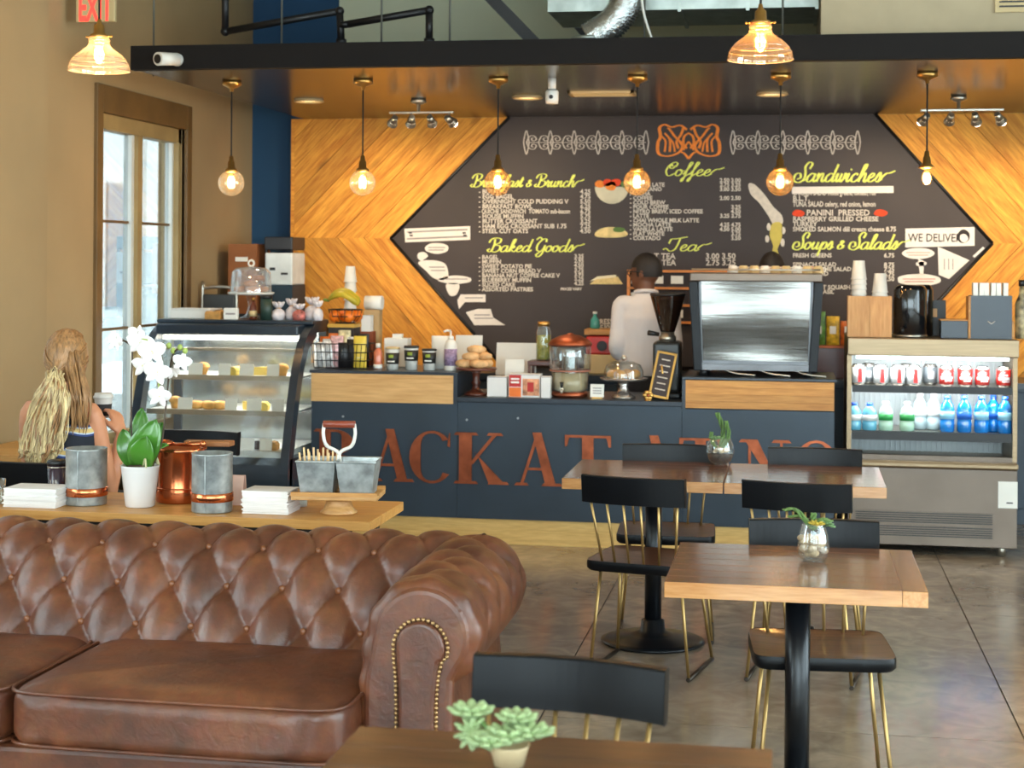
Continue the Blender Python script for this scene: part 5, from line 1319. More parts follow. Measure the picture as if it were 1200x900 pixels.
for i, (dx, dy, c) in enumerate(place):
    nm, col = pc[c]
    o = thing('snack_packet', '%s snack packet in the wire basket, %s in its %s row' % (nm, (ordn[i % 6] if i % 6 else 'first'), 'front' if i < 6 else 'rear'), 'packet', (x+dx, 9.60+dy, zt1+0.008), random.uniform(-.3, .3), 'snack packets in the wire basket')
    packet(0.078, 0.15+0.02*(i % 3)+(0.03 if i > 5 else 0), 0.04).build('pouch', pm('foil_'+nm, col, 0.3, 0.2, var=0.25, scale=40), o)
    MB().box((0, -0.0175, 0.08), (0.036, 0.002, 0.04)).build('pouch_print', pm('foil_'+pc[(c+3) % 8][0], pc[(c+3) % 8][1], 0.4), o)
# dark crate, fruit bowl, bananas
y = 9.80; x = -2.775
t = thing('wooden_crate', 'dark crate with a yellow rim carrying the fruit basket', 'crate', (x+0.03, y, zt1))
MB().bx(-0.075, 0.085, -0.08, 0.08, 0, 0.24).build('crate_box', pm('dark_crate', (40, 32, 28), 0.6), t, bev=0.004); MB().bx(-0.08, 0.09, -0.085, 0.085, 0.24, 0.262).build('rim', pm('yellow_rim', (206, 160, 60), 0.5), t)
zb = zt1+0.2628; bx0 = -2.735
t = thing('fruit_basket', 'round black wire fruit basket holding oranges', 'basket', (bx0, y, zb))
for z, r in ((0.003, 0.06), (0.045, 0.095), (0.085, 0.105)): MB().torus((0, 0, z), r, 0.003, 26, 6).build('wire_ring', m_wire, t)
for k in range(14):
    a = 2*PI*k/14; MB().tube([(0.06*math.cos(a), 0.06*math.sin(a), 0.003), (0.095*math.cos(a), 0.095*math.sin(a), 0.045), (0.105*math.cos(a), 0.105*math.sin(a), 0.085)], 0.002, 5).build('wire', m_wire, t)
m_or = pm('orange_peel', (240, 122, 28), 0.4, var=0.06, bump=0.2, bscale=120)
for k, (dx, dy, nm) in enumerate(((-.055, -.035, 'front left'), (.035, -.05, 'front right'), (-.02, .05, 'rear left'), (.06, .035, 'rear right'))):
    o = thing('orange', 'orange at the %s of the wire fruit basket' % nm, 'fruit', (bx0+dx, y+dy, zb+0.008), group='oranges in the fruit basket')
    MB().ball((0, 0, 0.038), (0.039, 0.039, 0.038), 18, 12).build('fruit', m_or, o); MB().cyl((0, 0, 0.073), (0, 0, 0.078), 0.004, n=6).build('stem_button', pm('stem_green', (90, 110, 50), 0.7), o)
m_ban = pm('banana_skin', (222, 186, 46), 0.45, var=0.12, scale=14, dark=(150, 150, 40)); m_bt = pm('banana_tip', (80, 84, 34), 0.6)
t = thing('banana_bunch', 'bunch of yellow bananas lying over the oranges', 'fruit', (bx0, y-0.02, zb+0.084))
for k in range(4):
    a0 = 0.0; pts = []; rr_ = []
    for i in range(11):
        s = i/10; a = -0.35+s*2.2
        pts.append((-0.10+0.19*s, (k-1.5)*0.026*math.sin(PI*s*0.8+0.2), 0.022+0.075*math.sin(PI*(0.16+0.8*s))+0.006*k)); rr_.append(0.006+0.014*min(1, s/0.22)*min(1, (1.03-s)/0.12))
    b_ = MB().tube(pts, rr_, 9).build('banana', m_ban, t); MB().ball(pts[-1], 0.006, 8, 5).build('tip', m_bt, b_)
MB().tube([(-0.10, 0, 0.058), (-0.135, 0, 0.06)], [0.011, 0.008], 8).build('bunch_stem', pm('banana_stem', (120, 140, 50), 0.6), t)
# tall paper goods behind
y = 9.97
def cup_stack(u, v_top, v_base_z, r, y, label, n=9, group=None):
    x = cx_(u, y); zt_ = P(u, v_top, y=y)[2]; h = zt_-v_base_z
    t = thing('paper_cup_stack', label, 'cups', (x, y, v_base_z), group=group); d = (h-0.1)/max(1, n-1)
    MB().lathe([(r*0.72, 0.1), (r, 0), (r*1.03, 0), (r*1.03, 0.006), (r*0.99, 0.008)][::-1], n=20).build('cup', m_wp, t)
    for k in range(1, n):
        MB().lathe([(r*0.70, 0.1), (r*0.97, 0.008), (r*1.03, 0.006), (r*1.03, 0.0)], (0, 0, d*k), 20).build('cup', m_wp, t)
    return t
cup_stack(410, 312, zt1, 0.040, y, 'tall stack of upturned white cups behind the fruit', 10)
t = thing('kraft_box', 'reddish brown kraft box with a white sleeve behind the basket', 'box', (cx_(432, y), y-0.04, zt1))
MB().bx(-0.05, 0.045, -0.04, 0.04, 0, 0.21).build('carton', pm('red_brown_kraft', (150, 78, 46), 0.7), t); MB().bx(-0.03, 0.03, -0.035, 0.035, 0.21, 0.31).build('paper_sleeve', m_white, t)
t = thing('paper_roll', 'white paper roll on a dark stand right of the cup stack', 'roll', (cx_(430, 10.03)+0.03, 10.06, zt1))
MB().bx(-0.05, 0.05, -0.04, 0.04, 0, 0.34).build('stand', pm('stand_tan', (196, 160, 110), 0.6), t); MB().cyl((-0.05, 0, 0.385), (0.06, 0, 0.385), 0.044, n=20).build('roll', m_white, t)
# small bottles and jars in a row
y = 9.56
m_pink = pm('pink_tonic', (214, 122, 90), 0.2, coat=0.4); m_dark = pm('dark_label', (38, 36, 34), 0.5); m_lg = pm('lime_label', (150, 170, 50), 0.5)
t = thing('tonic_bottle', 'pink bottle with white cap at the end of the wire basket', 'bottle', (cx_(443, y), y, zt1))
lath(t, 'bottle_body', [(0.024, 0), (0.027, 0.006), (0.027, 0.10), (0.012, 0.125), (0.011, 0.13), (0.001, 0.13)], m_pink); lath(t, 'cap', [(0.014, 0.128), (0.014, 0.155), (0.001, 0.156)], m_wp); lath(t, 'bottle_label', [(0.0276, 0.004), (0.0276, 0.03)], m_white)
def labelled_tub(u, r, h, label, b0, b1, lid):
    t = thing('drink_tub', label, 'jar', (cx_(u, y), y, zt1), group='labelled tubs on the counter')
    lath(t, 'tub', [(r*0.82, 0), (r, h*0.9), (r, h*0.92), (0.001, h*0.92)], m_wp); lath(t, 'lid', [(r*1.06, h*0.9), (r*1.06, h*0.98), (r*0.9, h), (0.001, h)], lid)
    f = lambda z: r*(0.82+0.18*z/(h*0.9))+0.0012
    lath(t, 'band', [(f(b0*h), b0*h), (f(b1*h), b1*h)], m_dark)
    mb = MB(); g = []
    for k in range(6):
        a = -0.35+0.7*k/5
        for zz in (b1*h-0.03, b1*h-0.012): g.append(((f(zz)+0.001)*math.sin(a), -(f(zz)+0.001)*math.cos(a), zz))
    mb.grid(g, 2, 6).build('band_print', m_lg, t)
    mb = MB(); g = []
    for k in range(6):
        a = -0.55+1.1*k/5
        for zz in (b0*h+0.012, b0*h+0.02): g.append(((f(zz)+0.001)*math.sin(a), -(f(zz)+0.001)*math.cos(a), zz))
    mb.grid(g, 2, 6).build('band_lettering', m_white, t)
labelled_tub(460, 0.042, 0.135, 'squat tub with dark label and pale lid beside the pink bottle', 0.25, 0.75, m_cream)
labelled_tub(482, 0.043, 0.145, 'taller tub with black label and dark lid in the middle of the row', 0.38, 0.82, m_dark)
labelled_tub(503, 0.042, 0.128, 'shorter tub with black label next to the white pouch', 0.32, 0.84, m_dark)
t = thing('tissue_box', 'white tissue box behind the labelled tubs', 'box', (cx_(466, 9.85), 9.85, zt1))
MB().bx(-0.075, 0.075, -0.05, 0.05, 0, 0.175).build('carton', m_white, t, bev=0.004); MB().bx(-0.03, 0.03, -0.02, 0.02, 0.175, 0.2).build('tissue', m_white, t)
t = thing('flat_pouch', 'white flat bottomed pouch behind the pump bottle', 'pouch', (cx_(518, 9.68), 9.68, zt1))
packet(0.13, 0.20, 0.06).build('pouch', m_white, t)
t = thing('pump_bottle', 'white pump bottle with purple printed label', 'bottle', (cx_(528, 9.55), 9.55, zt1))
lath(t, 'bottle_body', [(0.036, 0), (0.038, 0.008), (0.038, 0.15), (0.03, 0.175), (0.016, 0.186), (0.001, 0.186)], m_wp); lath(t, 'pump_collar', [(0.018, 0.184), (0.018, 0.205), (0.006, 0.208), (0.006, 0.235), (0.001, 0.235)], m_wp)
MB().tube([(0, 0, 0.236), (-0.02, -0.02, 0.24), (-0.035, -0.03, 0.232)], 0.007, 8).build('spout', m_wp, t); lath(t, 'bottle_label', [(0.0388, 0.03), (0.0388, 0.13)], pm('purple_print', (150, 128, 160), 0.5, var=0.3, scale=60))
# tablets / screens seen from behind
def screen(u, y, z0, w, h, label, tilt=-0.2, name='payment_screen', up=0.1):
    x = cx_(u, y); t = thing(name, label, 'screen', (x, y, z0)); R = Matrix.Rotation(tilt, 3, 'X')
    MB().box((0, 0, up+h/2*math.cos(tilt)), (w, 0.012, h), rot=R).build('screen_back', m_wp, t, bev=0.004); MB().box((0, 0.025, up/2+0.02), (0.05, 0.02, up+0.04)).build('neck', m_wp, t); MB().box((0, 0.02, 0.006), (0.16, 0.13, 0.012)).build('foot', m_wp, t, bev=0.003)
screen(549, 9.93, zt1, 0.17, 0.185, 'white tablet screen seen from behind, left of the other one', up=0.012); screen(605, 9.88, zl1, 0.25, 0.20, 'wide white payment screen seen from behind, by the jar')
t = thing('card_holder', 'small white acrylic card holder in front of the wide screen', 'holder', (cx_(603, 9.68), 9.68, zl1))
MB().box((0, 0, 0.125), (0.115, 0.006, 0.17), rot=Matrix.Rotation(-0.15, 3, 'X')).build('card', m_white, t); MB().box((0, 0.02, 0.02), (0.115, 0.06, 0.04)).build('base', m_white, t, bev=0.004); MB().box((0, -0.0046, 0.125), (0.03, 0.002, 0.006), rot=Matrix.Rotation(-0.15, 3, 'X')).build('card_print', m_ink, t)
# turned wooden stand with croissants
x = cx_(558, 9.55)
t = thing('cake_stand', 'dark turned wooden cake stand piled with croissants', 'stand', (x, 9.55, zl1))
m_dw = pm('red_brown_wood', (92, 44, 28), 0.35, var=0.15, coat=0.3)
lath(t, 'pedestal', [(0.07, 0), (0.072, 0.012), (0.05, 0.022), (0.025, 0.035), (0.02, 0.06), (0.03, 0.075), (0.02, 0.09), (0.024, 0.13), (0.035, 0.146), (0.001, 0.146)], m_dw); lath(t, 'plate', [(0.03, 0.146), (0.12, 0.15), (0.125, 0.158), (0.12, 0.164), (0.001, 0.162)], m_dw, 30)
for k, (dx, dy, dz, rz) in enumerate(((-.06, -.03, 0, .3), (.02, -.055, 0, -.2), (.07, .0, 0, 1.2), (-.03, .04, 0, 2.6), (-.02, -.02, .042, .6), (.04, .01, .044, -.7), (0, 0, .082, .1))):
    one('croissant', croissant(), pm('baked_tan', (222, 176, 122), 0.55, var=0.2, scale=20, bump=0.3), 'pale %s on the dark wooden stand' % ('croissant topmost of the pile', 'croissant lying upper left', 'croissant lying upper right', 'croissant at the rim front left', 'croissant at the rim front', 'croissant at the right rim', 'croissant at the rear left')[(3, 4, 5, 6, 1, 2, 0)[k]], 'pastry', (x+dx, 9.55+dy, zl1+0.1645+dz), rz, 'croissants on the wooden stand')
# white cartons and the tea box
m_pk = pm('box_white', (226, 224, 222), 0.5, var=0.03)
def carton(u0, u1, v0, y, label, mat, d=0.08, art=None, group=None):
    a, b = cx_(u0, y), cx_(u1, y); h = P(u0, v0, y=y)[2]-zl1
    t = thing('carton', label, 'box', ((a+b)/2, y+d/2, zl1), group=group); w = b-a
    MB().bx(-w/2, w/2, -d/2, d/2, 0, h).build('carton_box', mat, t, bev=0.002); MB().bx(-w/2, w/2, -d/2-0.001, -d/2, h-0.006, h-0.003).build('lid_edge', pm('grey_ink', (150, 140, 140), 0.8), t)
    if art:
        for ka, (p0, p1, z0, z1, mt) in enumerate(art): MB().bx(-w/2+w*p0, -w/2+w*p1, -d/2-0.0015-0.0004*ka, -d/2, h*z0, h*z1).build('box_print', mt, t)
carton(571, 594, 441, 9.47, 'plain white carton left of the tea box', m_pk); carton(634, 645, 441, 9.45, 'plain white carton half behind the drink dispenser', m_pk, 0.06)
carton(596, 633, 438, 9.46, 'tea box with a red and orange fruit picture', m_pk, 0.09, [(0.02, 0.4, 0.45, 0.95, pm('tea_red', (196, 40, 34), 0.5)), (0.02, 0.4, 0.02, 0.42, pm('tea_orange', (238, 120, 40), 0.5)), (0.45, 0.98, 0.08, 0.8, pm('tea_peach', (230, 150, 110), 0.5, var=0.4, scale=30)), (0.6, 0.8, 0.25, 0.65, pm('tea_red', (196, 40, 34), 0.5)), (0.08, 0.34, 0.6, 0.68, m_white), (0.08, 0.34, 0.75, 0.82, m_white)])
# riser, pickle jar
x = cx_(637, 9.78)
t = thing('riser', 'dark tray riser under the pickle jar', 'riser', (x, 9.78, zl1)); MB().bx(-0.085, 0.085, -0.08, 0.08, 0.17, 0.20).build('tray', m_dw, t, bev=0.004)
for sx in (-1, 1):
    for sy in (-1, 1): MB().bx(sx*0.075-0.008, sx*0.075+0.008, sy*0.07-0.008, sy*0.07+0.008, 0, 0.17).build('leg', m_dw, t)
t = thing('pickle_jar', 'glass jar of yellow green pickles with a gold lid', 'jar', (x, 9.78, zl1+0.2008))
MB().shell([(0.042, 0.0), (0.046, 0.01), (0.046, 0.17), (0.034, 0.2), (0.034, 0.21)], n=24).build('glass_jar', m_gl, t); lath(t, 'brine', [(0.042, 0.004), (0.0435, 0.012), (0.0435, 0.15), (0.001, 0.152)], pm('pickle_brine', (176, 170, 40), 0.3, var=0.35, scale=40, dark=(110, 116, 24)))
lath(t, 'lid', [(0.037, 0.205), (0.037, 0.23), (0.03, 0.234), (0.001, 0.234)], m_gold)
for k in range(6):
    a = 2*PI*k/6; MB().tube([(0.03*math.cos(a), 0.03*math.sin(a), 0.02), (0.032*math.cos(a+.3), 0.032*math.sin(a+.3), 0.14)], [0.009, 0.011], 8).build('pickle', pm('pickle', (196, 190, 70), 0.35), t)
# drinks dispenser
x = cx_(668, 9.58); dh = P(668, 404, y=9.58)[2]-zl1
t = thing('drink_dispenser', 'glass drinks dispenser with a copper lid and tap', 'dispenser', (x, 9.58, zl1))
lath(t, 'base', [(0.09, 0), (0.105, 0.004), (0.108, 0.02), (0.1, 0.03), (0.001, 0.03)], m_copper, 30)
MB().shell([(0.092, 0.03), (0.105, 0.05), (0.112, dh*0.5), (0.122, dh*0.52), (0.124, dh*0.94), (0.112, dh)], n=36).build('glass_body', m_gl, t)
lath(t, 'tea', [(0.088, 0.034), (0.1, 0.052), (0.107, dh*0.46), (0.001, dh*0.462)], pm('pale_tea', (212, 190, 150), 0.15, var=0.06, coat=0.5), 30)
MB().torus((0, 0, dh*0.51), 0.119, 0.005, 36, 8).build('band', pm('pink_band', (186, 120, 100), 0.4), t); MB().shell([(0.05, dh*0.25), (0.05, dh*0.9)], n=20).build('infuser', glass('infuser_steel', (190, 185, 175), 0.35, 0.2), t)
lath(t, 'lid', [(0.128, dh-0.004), (0.13, dh+0.008), (0.11, dh+0.03), (0.06, dh+0.055), (0.02, dh+0.062), (0.016, dh+0.068), (0.001, dh+0.07)], m_copper, 36)
MB().tube([(-0.03, -0.10, 0.055), (-0.03, -0.14, 0.055)], 0.012, 10).build('tap', m_steel, t); MB().tube([(-0.03, -0.135, 0.06), (-0.03, -0.135, 0.095)], [0.006, 0.012], 8).build('tap_handle', m_black, t); MB().tube([(-0.03, -0.14, 0.055), (-0.03, -0.145, 0.03)], 0.008, 8).build('tap_spout', m_steel, t)
# red machine and cream box on the back counter
x = P(706, 415, y=11.05)[0]
t = thing('red_appliance', 'small red appliance with black knob on a cream box', 'appliance', (x, 11.05, 0.9005))
MB().bx(-0.11, 0.13, -0.12, 0.12, 0, 0.13).build('cream_base', m_cream, t, bev=0.006); MB().bx(-0.10, 0.12, -0.11, 0.11, 0.13, 0.255).build('red_body', pm('red_enamel', (206, 44, 34), 0.3), t, bev=0.012); MB().cyl((0.01, -0.112, 0.19), (0.01, -0.135, 0.19), 0.034, n=20).build('knob', m_black, t)
MB().bx(-0.11, 0.13, -0.12, 0.12, 0.262, 0.30).build('wood_top', m_bandR, t, bev=0.004)
for sx in (-0.08, 0.1): MB().bx(sx-0.01, sx+0.01, -0.05, 0.05, 0.255, 0.262).build('spacer', m_black, t)
t = thing('teal_bottle', 'small teal bottle standing on the red appliance', 'bottle', (x-0.05, 11.03, 1.2008)); lath(t, 'bottle_body', [(0.03, 0), (0.034, 0.01), (0.03, 0.06), (0.012, 0.085), (0.012, 0.1), (0.001, 0.1)], pm('teal_glass', (70, 150, 140), 0.15, coat=0.4)); lath(t, 'cap', [(0.015, 0.1), (0.015, 0.115), (0.001, 0.115)], m_wp)
# glass dome cake stand
x = cx_(731, 9.56)
t = thing('domed_cake_stand', 'glass domed cake stand with pastries beside the coffee grinder', 'stand', (x, 9.56, zl1))
lath(t, 'pedestal', [(0.07, 0), (0.072, 0.008), (0.04, 0.03), (0.025, 0.07), (0.04, 0.1), (0.001, 0.1)], pm('silver_pedestal', (186, 176, 168), 0.25, 0.8), 26); lath(t, 'plate', [(0.04, 0.1), (0.13, 0.106), (0.142, 0.116), (0.14, 0.12), (0.001, 0.114)], pm('silver_pedestal', (186, 176, 168), 0.25, 0.8), 32)
MB().shell([(0.115, 0.12), (0.115, 0.16), (0.1, 0.195), (0.06, 0.215), (0.012, 0.222)], n=34).build('dome', m_gl, t); MB().ball((0, 0, 0.236), (0.016, 0.016, 0.015), 12, 8).build('dome_knob', m_steel, t)
for k in range(6):
    a = 2*PI*k/6+0.3; one('pastry_ball', MB().lathe([(0.02, 0), (0.034, 0.012), (0.034, 0.03), (0.02, 0.046), (0.001, 0.05)], n=14), m_past, 'round golden bun %s under the glass dome' % ('at the right', 'at the rear right', 'at the rear left', 'at the left', 'at the front left', 'at the front right')[k], 'pastry', (x+0.066*math.cos(a), 9.56+0.066*math.sin(a), zl1+0.118), 0, 'buns under the glass dome')
t = thing('small_sign', 'small white card standing by the drinks dispenser', 'card', (cx_(700, 9.50), 9.50, zl1)); MB().box((0, 0, 0.045), (0.08, 0.004, 0.075), rot=Matrix.Rotation(-0.15, 3, 'X')).build('card', m_white, t); MB().box((0, 0.012, 0.006), (0.06, 0.03, 0.012)).build('card_foot', m_gold, t)
for k, zz in enumerate((0.06, 0.045, 0.03)): MB().box((0, -0.0035-0.0, zz), (0.05, 0.002, 0.005), rot=Matrix.Rotation(-0.15, 3, 'X')).build('card_print', pm('grey_ink', (150, 140, 140), 0.8), t)
# coffee grinder
x = cx_(782, 9.72)
t = thing('coffee_grinder', 'dark coffee grinder with a conical bean hopper', 'grinder', (x, 9.72, zl1))
MB().bx(-0.085, 0.085, -0.11, 0.14, 0, 0.03).build('base', m_black, t, bev=0.008); MB().bx(-0.08, 0.08, -0.09, 0.12, 0.03, 0.33).build('body', pm('grinder_grey', (56, 56, 55), 0.3, 0.5), t, bev=0.02, seg=3)
lath(t, 'collar', [(0.05, 0.33), (0.05, 0.36), (0.04, 0.365), (0.04, 0.385), (0.001, 0.385)], m_steel); MB().shell([(0.042, 0.385), (0.06, 0.44), (0.1, 0.585), (0.102, 0.6)], n=30).build('hopper', glass('smoked_hopper', (120, 90, 70), 0.12, 0.05, 0.25, (60, 40, 30)), t)
lath(t, 'beans', [(0.038, 0.386), (0.056, 0.44), (0.092, 0.57), (0.001, 0.58)], pm('coffee_beans', (58, 38, 28), 0.45, var=0.3, scale=70, bump=0.8, bscale=90), 26); lath(t, 'hopper_lid', [(0.104, 0.598), (0.106, 0.606), (0.1, 0.614), (0.001, 0.616)], m_black, 28)
MB().tube([(-0.05, -0.02, 0.37), (-0.11, -0.05, 0.38)], [0.012, 0.016], 8).build('dose_lever', m_black, t); MB().torus((0, -0.13, 0.12), 0.035, 0.006, 18, 6).build('fork', m_steel, t)
# gilded menu frame leaning on the grinder
x = cx_(772, 9.52); R = Matrix.Rotation(-0.22, 3, 'X') @ Matrix.Rotation(0.0, 3, 'Y')
t = thing('table_menu', 'small gilt framed menu leaning on an easel', 'frame', (x, 9.455, zl1), 0.0)
def fb(c, d): return MB().box(tuple(R @ Vector(c)), d, rot=R @ Matrix.Rotation(0.16, 3, 'Y'))
R2 = Matrix.Rotation(-0.22, 3, 'X') @ Matrix.Rotation(0.18, 3, 'Y')
for (c, d) in (((-0.052, 0, 0.15), (0.012, 0.016, 0.27)), ((0.052, 0, 0.15), (0.012, 0.016, 0.27)), ((0, 0, 0.279), (0.104, 0.016, 0.012)), ((0, 0, 0.021), (0.104, 0.016, 0.012))):
    MB().box(tuple(R2 @ Vector(c)), d, rot=R2).build('frame_bar', m_gold, t)
MB().box(tuple(R2 @ Vector((0, 0.003, 0.15))), (0.094, 0.006, 0.25), rot=R2).build('slate', m_board, t)
for k in range(6): MB().box(tuple(R2 @ Vector((0, -0.001, 0.24-0.035*k))), (0.05+0.01*(k % 2), 0.002, 0.006), rot=R2).build('slate_lettering', m_chalk, t)
MB().tube([(0.02, 0.02, 0.2), (0.04, 0.1, 0.004)], 0.006, 8).build('easel_leg', m_gold, t)
t = thing('gold_flower', 'small gold ornament at the foot of the framed menu', 'ornament', (cx_(764, 9.43)-0.02, 9.425, zl1))
for k in range(6):
    a = 2*PI*k/6; MB().ball((0.018*math.cos(a), -0.004, 0.03+0.018*math.sin(a)), (0.014, 0.005, 0.014), 8, 6).build('petal', m_gold, t)
MB().ball((0, -0.008, 0.03), 0.009, 8, 6).build('flower_heart', m_copper, t); MB().lathe([(0.025, 0), (0.02, 0.008), (0.001, 0.01)], n=14).build('foot', m_gold, t)
# espresso machine, seen from behind
xa, xb = cx_(806, 9.52), cx_(965, 9.52); xc = (xa+xb)/2; w = xb-xa
t = thing('espresso_machine', 'large espresso machine with polished steel back on the right block', 'espresso machine', (xc, 9.75, zt1))
zz = lambda v: P(885, v, y=9.52)[2]-zt1
m_mir = pm('polished_steel', (120, 117, 112), 0.16, 0.95, var=0.05, bump=0.16, bscale=5, stretch=(0.35, 1, 5))
g = []; nv = 24
for j in range(nv):
    s = j/(nv-1); z = zz(423)+(zz(330)-zz(423))*s; yy = -0.235-0.012*math.sin(PI*s*1.0)-0.02*s+0.004*math.sin(s*9); hw = w/2-0.075-0.012*(1-s)
    for i in range(13):
        xx = -hw+2*hw*i/12; g.append((xx, yy+0.010*math.cos(PI*xx/(2*hw))*math.sin(4*s), z))
MB().grid(g, 13, nv).build('back_panel', m_mir, t)
MB().bx(-w/2+0.06, w/2-0.06, -0.22, 0.2, 0.07, zz(328)).build('chassis', pm('machine_grey', (110, 110, 112), 0.35, 0.6), t)
for s in (-1, 1):
    pl = [(s*(w/2-0.002), zz(330)), (s*(w/2-0.055), zz(330)), (s*(w/2-0.085), 0.03), (s*(w/2-0.035), 0.03)]
    MB().prism(pl, -0.255, 0.22, 'xz').build('side_panel', pm('machine_black', (18, 21, 26), 0.4, spec=0.25), t, bev=0.006)
MB().bx(-w/2+0.01, w/2-0.01, -0.255, 0.22, zz(330), zz(320)).build('top_tray', m_ss2, t, bev=0.006)
MB().bx(-w/2+0.05, w/2-0.05, -0.25, 0.22, 0.035, 0.07).build('drip_base', pm('machine_grey', (110, 110, 112), 0.35, 0.6), t)
MB().tube([(-w/2+0.02, -0.25, zz(316)), (w/2-0.02, -0.25, zz(316))], 0.006, 8).build('cup_rail', m_steel, t)
for s in (-1, 1):
    for yy in (-0.2, 0.17): MB().cyl((s*(w/2-0.09), yy, 0), (s*(w/2-0.09), yy, 0.036), 0.02, 0.024, 14).build('foot', m_black, t)
for k in range(3): MB().tube(catmull([(-0.2+0.2*k, -0.22, 0.05), (-0.12+0.2*k, -0.245, 0.02), (0.0+0.2*k, -0.25, 0.008)], 5), 0.006, 8).build('hose', m_steel, t)
for k in range(9):
    u = 858+12.5*k; o = thing('cup', 'upturned cream cup, %s of the row on the espresso machine' % (['first', 'second', 'third', 'fourth', 'fifth', 'sixth', 'seventh', 'eighth', 'last'][k]), 'cup', (cx_(u, 9.6), 9.62, zt1+zz(320)+0.0006), group='cups on the espresso machine')
    lath(o, 'cup_body', [(0.034, 0), (0.033, 0.01), (0.024, 0.038), (0.018, 0.042), (0.001, 0.042)], m_cream if k % 3 else m_wp, 16); MB().torus((0.034, 0, 0.022), 0.011, 0.003, 12, 6, 'y').build('handle', m_wp, o)
# snacks between machine and cooler
x = P(976, 400, y=10.95)[0]
t = thing('snack_stand', 'dark stand on the back counter right of the espresso machine', 'stand', (x, 10.98, 0.9005)); MB().bx(-0.10, 0.10, -0.08, 0.08, 0, 0.2).build('stand_box', m_dw, t, bev=0.004); MB().bx(-0.11, 0.11, -0.09, 0.09, 0.2, 0.215).build('stand_top', m_copper, t)
for k, (nm, col) in enumerate((('green', (92, 140, 62)), ('yellow', (226, 180, 50)), ('orange', (220, 110, 40)))):
    o = thing('snack_packet', '%s snack bag on the stand right of the espresso machine' % nm, 'packet', (x-0.09+0.09*k, 10.97, 1.116), 0.2*k-0.2, 'snack bags on the dark stand'); packet(0.085, 0.22-0.03*k, 0.04).build('pouch', pm('bag_'+nm, col, 0.35, var=0.3, scale=30), o); MB().box((0, -0.0205, 0.1), (0.04, 0.002, 0.05)).build('pouch_print', m_white, o)
# wooden rack behind the barista
ra, rb = P(735, 318, y=11.36), P(876, 318, y=11.36)
t = thing('wall_rack', 'wooden rack with rows of white cards behind the man', 'rack', ((ra[0]+rb[0])/2, 11.395, 1.1)); w = (rb[0]-ra[0])
for v in (318, 338, 358, 378):
    z = P(800, v, y=11.36)[2]; MB().bx(ra[0], rb[0], 11.345, 11.395, z-0.008, z+0.008).build('rail', pm('orange_wood', (222, 138, 62), 0.5), t, w=True)
for xx in (ra[0], rb[0]-0.02): MB().bx(xx, xx+0.02, 11.35, 11.395, P(800, 380, y=11.36)[2]-0.012, P(800, 317, y=11.36)[2]).build('upright', pm('orange_wood', (222, 138, 62), 0.5), t, w=True)
for r, v in enumerate((328, 348, 368)):
    z = P(800, v, y=11.36)[2]
    for k in range(6): MB().box((ra[0]+w*(k+0.5)/6, 11.375, z), (w/6*0.62, 0.006, 0.055)).build('card', m_white, t, w=True)
# ---------------------------------------------------------------- things on the cooler
zc1 = z_top+0.0008; y = 9.72
def uy(u): return P(u, 390, y=y)[0]
x = (uy(994)+uy(1043))/2
t = thing('cup_caddy', 'light wooden two bay cup caddy on the cooler', 'holder', (x, y, zc1)); wv = wood('caddy_ply', (206, 152, 92), (184, 126, 68), rough=0.5, rand=0.1, grain=(10, 10, 1.2), knots=False)
for k in (-1, 1): MB().bx(k*0.0625-0.0615, k*0.0625+0.0615, -0.065, -0.056, 0, 0.235).build('front_panel', wv, t); MB().bx(k*0.0625-0.0615, k*0.0625+0.0615, 0.056, 0.065, 0, 0.235).build('rear_panel', wv, t)
for k in (-1, 0, 1): MB().bx(k*0.12-0.005, k*0.12+0.005, -0.056, 0.056, 0, 0.233).build('side_panel', wv, t)
MB().bx(-0.115, 0.115, -0.056, 0.056, 0, 0.01).build('floor_panel', wv, t)
for (u, v, lb, dx) in ((1009, 305, 'taller stack of white cups in the wooden caddy', -0.06), (1031, 320, 'shorter stack of white cups in the wooden caddy', 0.06)):
    zt_ = P(u, v, y=y)[2]; h = zt_-zc1-0.012; o = thing('paper_cup_stack', lb, 'cups', (x+dx, y, zc1+0.0105), group='cup stacks in the caddy'); n = 12; d = (h-0.11)/(n-1)
    for k in range(n): MB().lathe([(0.046, d*k), (0.046, d*k+0.005), (0.043, d*k+0.008), (0.032, d*k+0.11), (0.001, d*k+0.11)], n=20).build('cup', m_wp, o)
x = uy(1067)
t = thing('coffee_urn', 'shiny black coffee urn on the cooler', 'urn', (x, y+0.05, zc1)); m_urn = pm('gloss_black', (22, 22, 24), 0.12, var=0.05, coat=0.5)
lath(t, 'urn_body', [(0.085, 0), (0.095, 0.008), (0.095, 0.27), (0.085, 0.29), (0.07, 0.3), (0.001, 0.302)], m_urn, 30); lath(t, 'urn_foot', [(0.099, 0), (0.1, 0.012), (0.096, 0.014)], m_steel, 30); MB().tube([(-0.05, -0.075, 0.05), (-0.05, -0.115, 0.05), (-0.05, -0.12, 0.03)], 0.01, 8).build('tap', m_black, t)
t = thing('coffee_urn', 'second narrower black urn right beside the first', 'urn', (uy(1085), y+0.19, zc1)); lath(t, 'urn_body', [(0.05, 0), (0.055, 0.008), (0.055, 0.27), (0.04, 0.3), (0.001, 0.302)], m_urn, 26); MB().tube([(0, -0.05, 0.05), (0, -0.075, 0.05), (0, -0.08, 0.035)], 0.008, 8).build('tap', m_black, t)
t = thing('card_stand', 'small black framed card beside the urns', 'frame', (uy(1103), y+0.22, zc1)); MB().bx(-0.05, 0.045, 0, 0.02, 0, 0.21).build('frame', m_black, t); MB().bx(-0.035, -0.005, -0.002, 0, 0.11, 0.16).build('card', pm('tan_card', (206, 160, 110), 0.6), t)
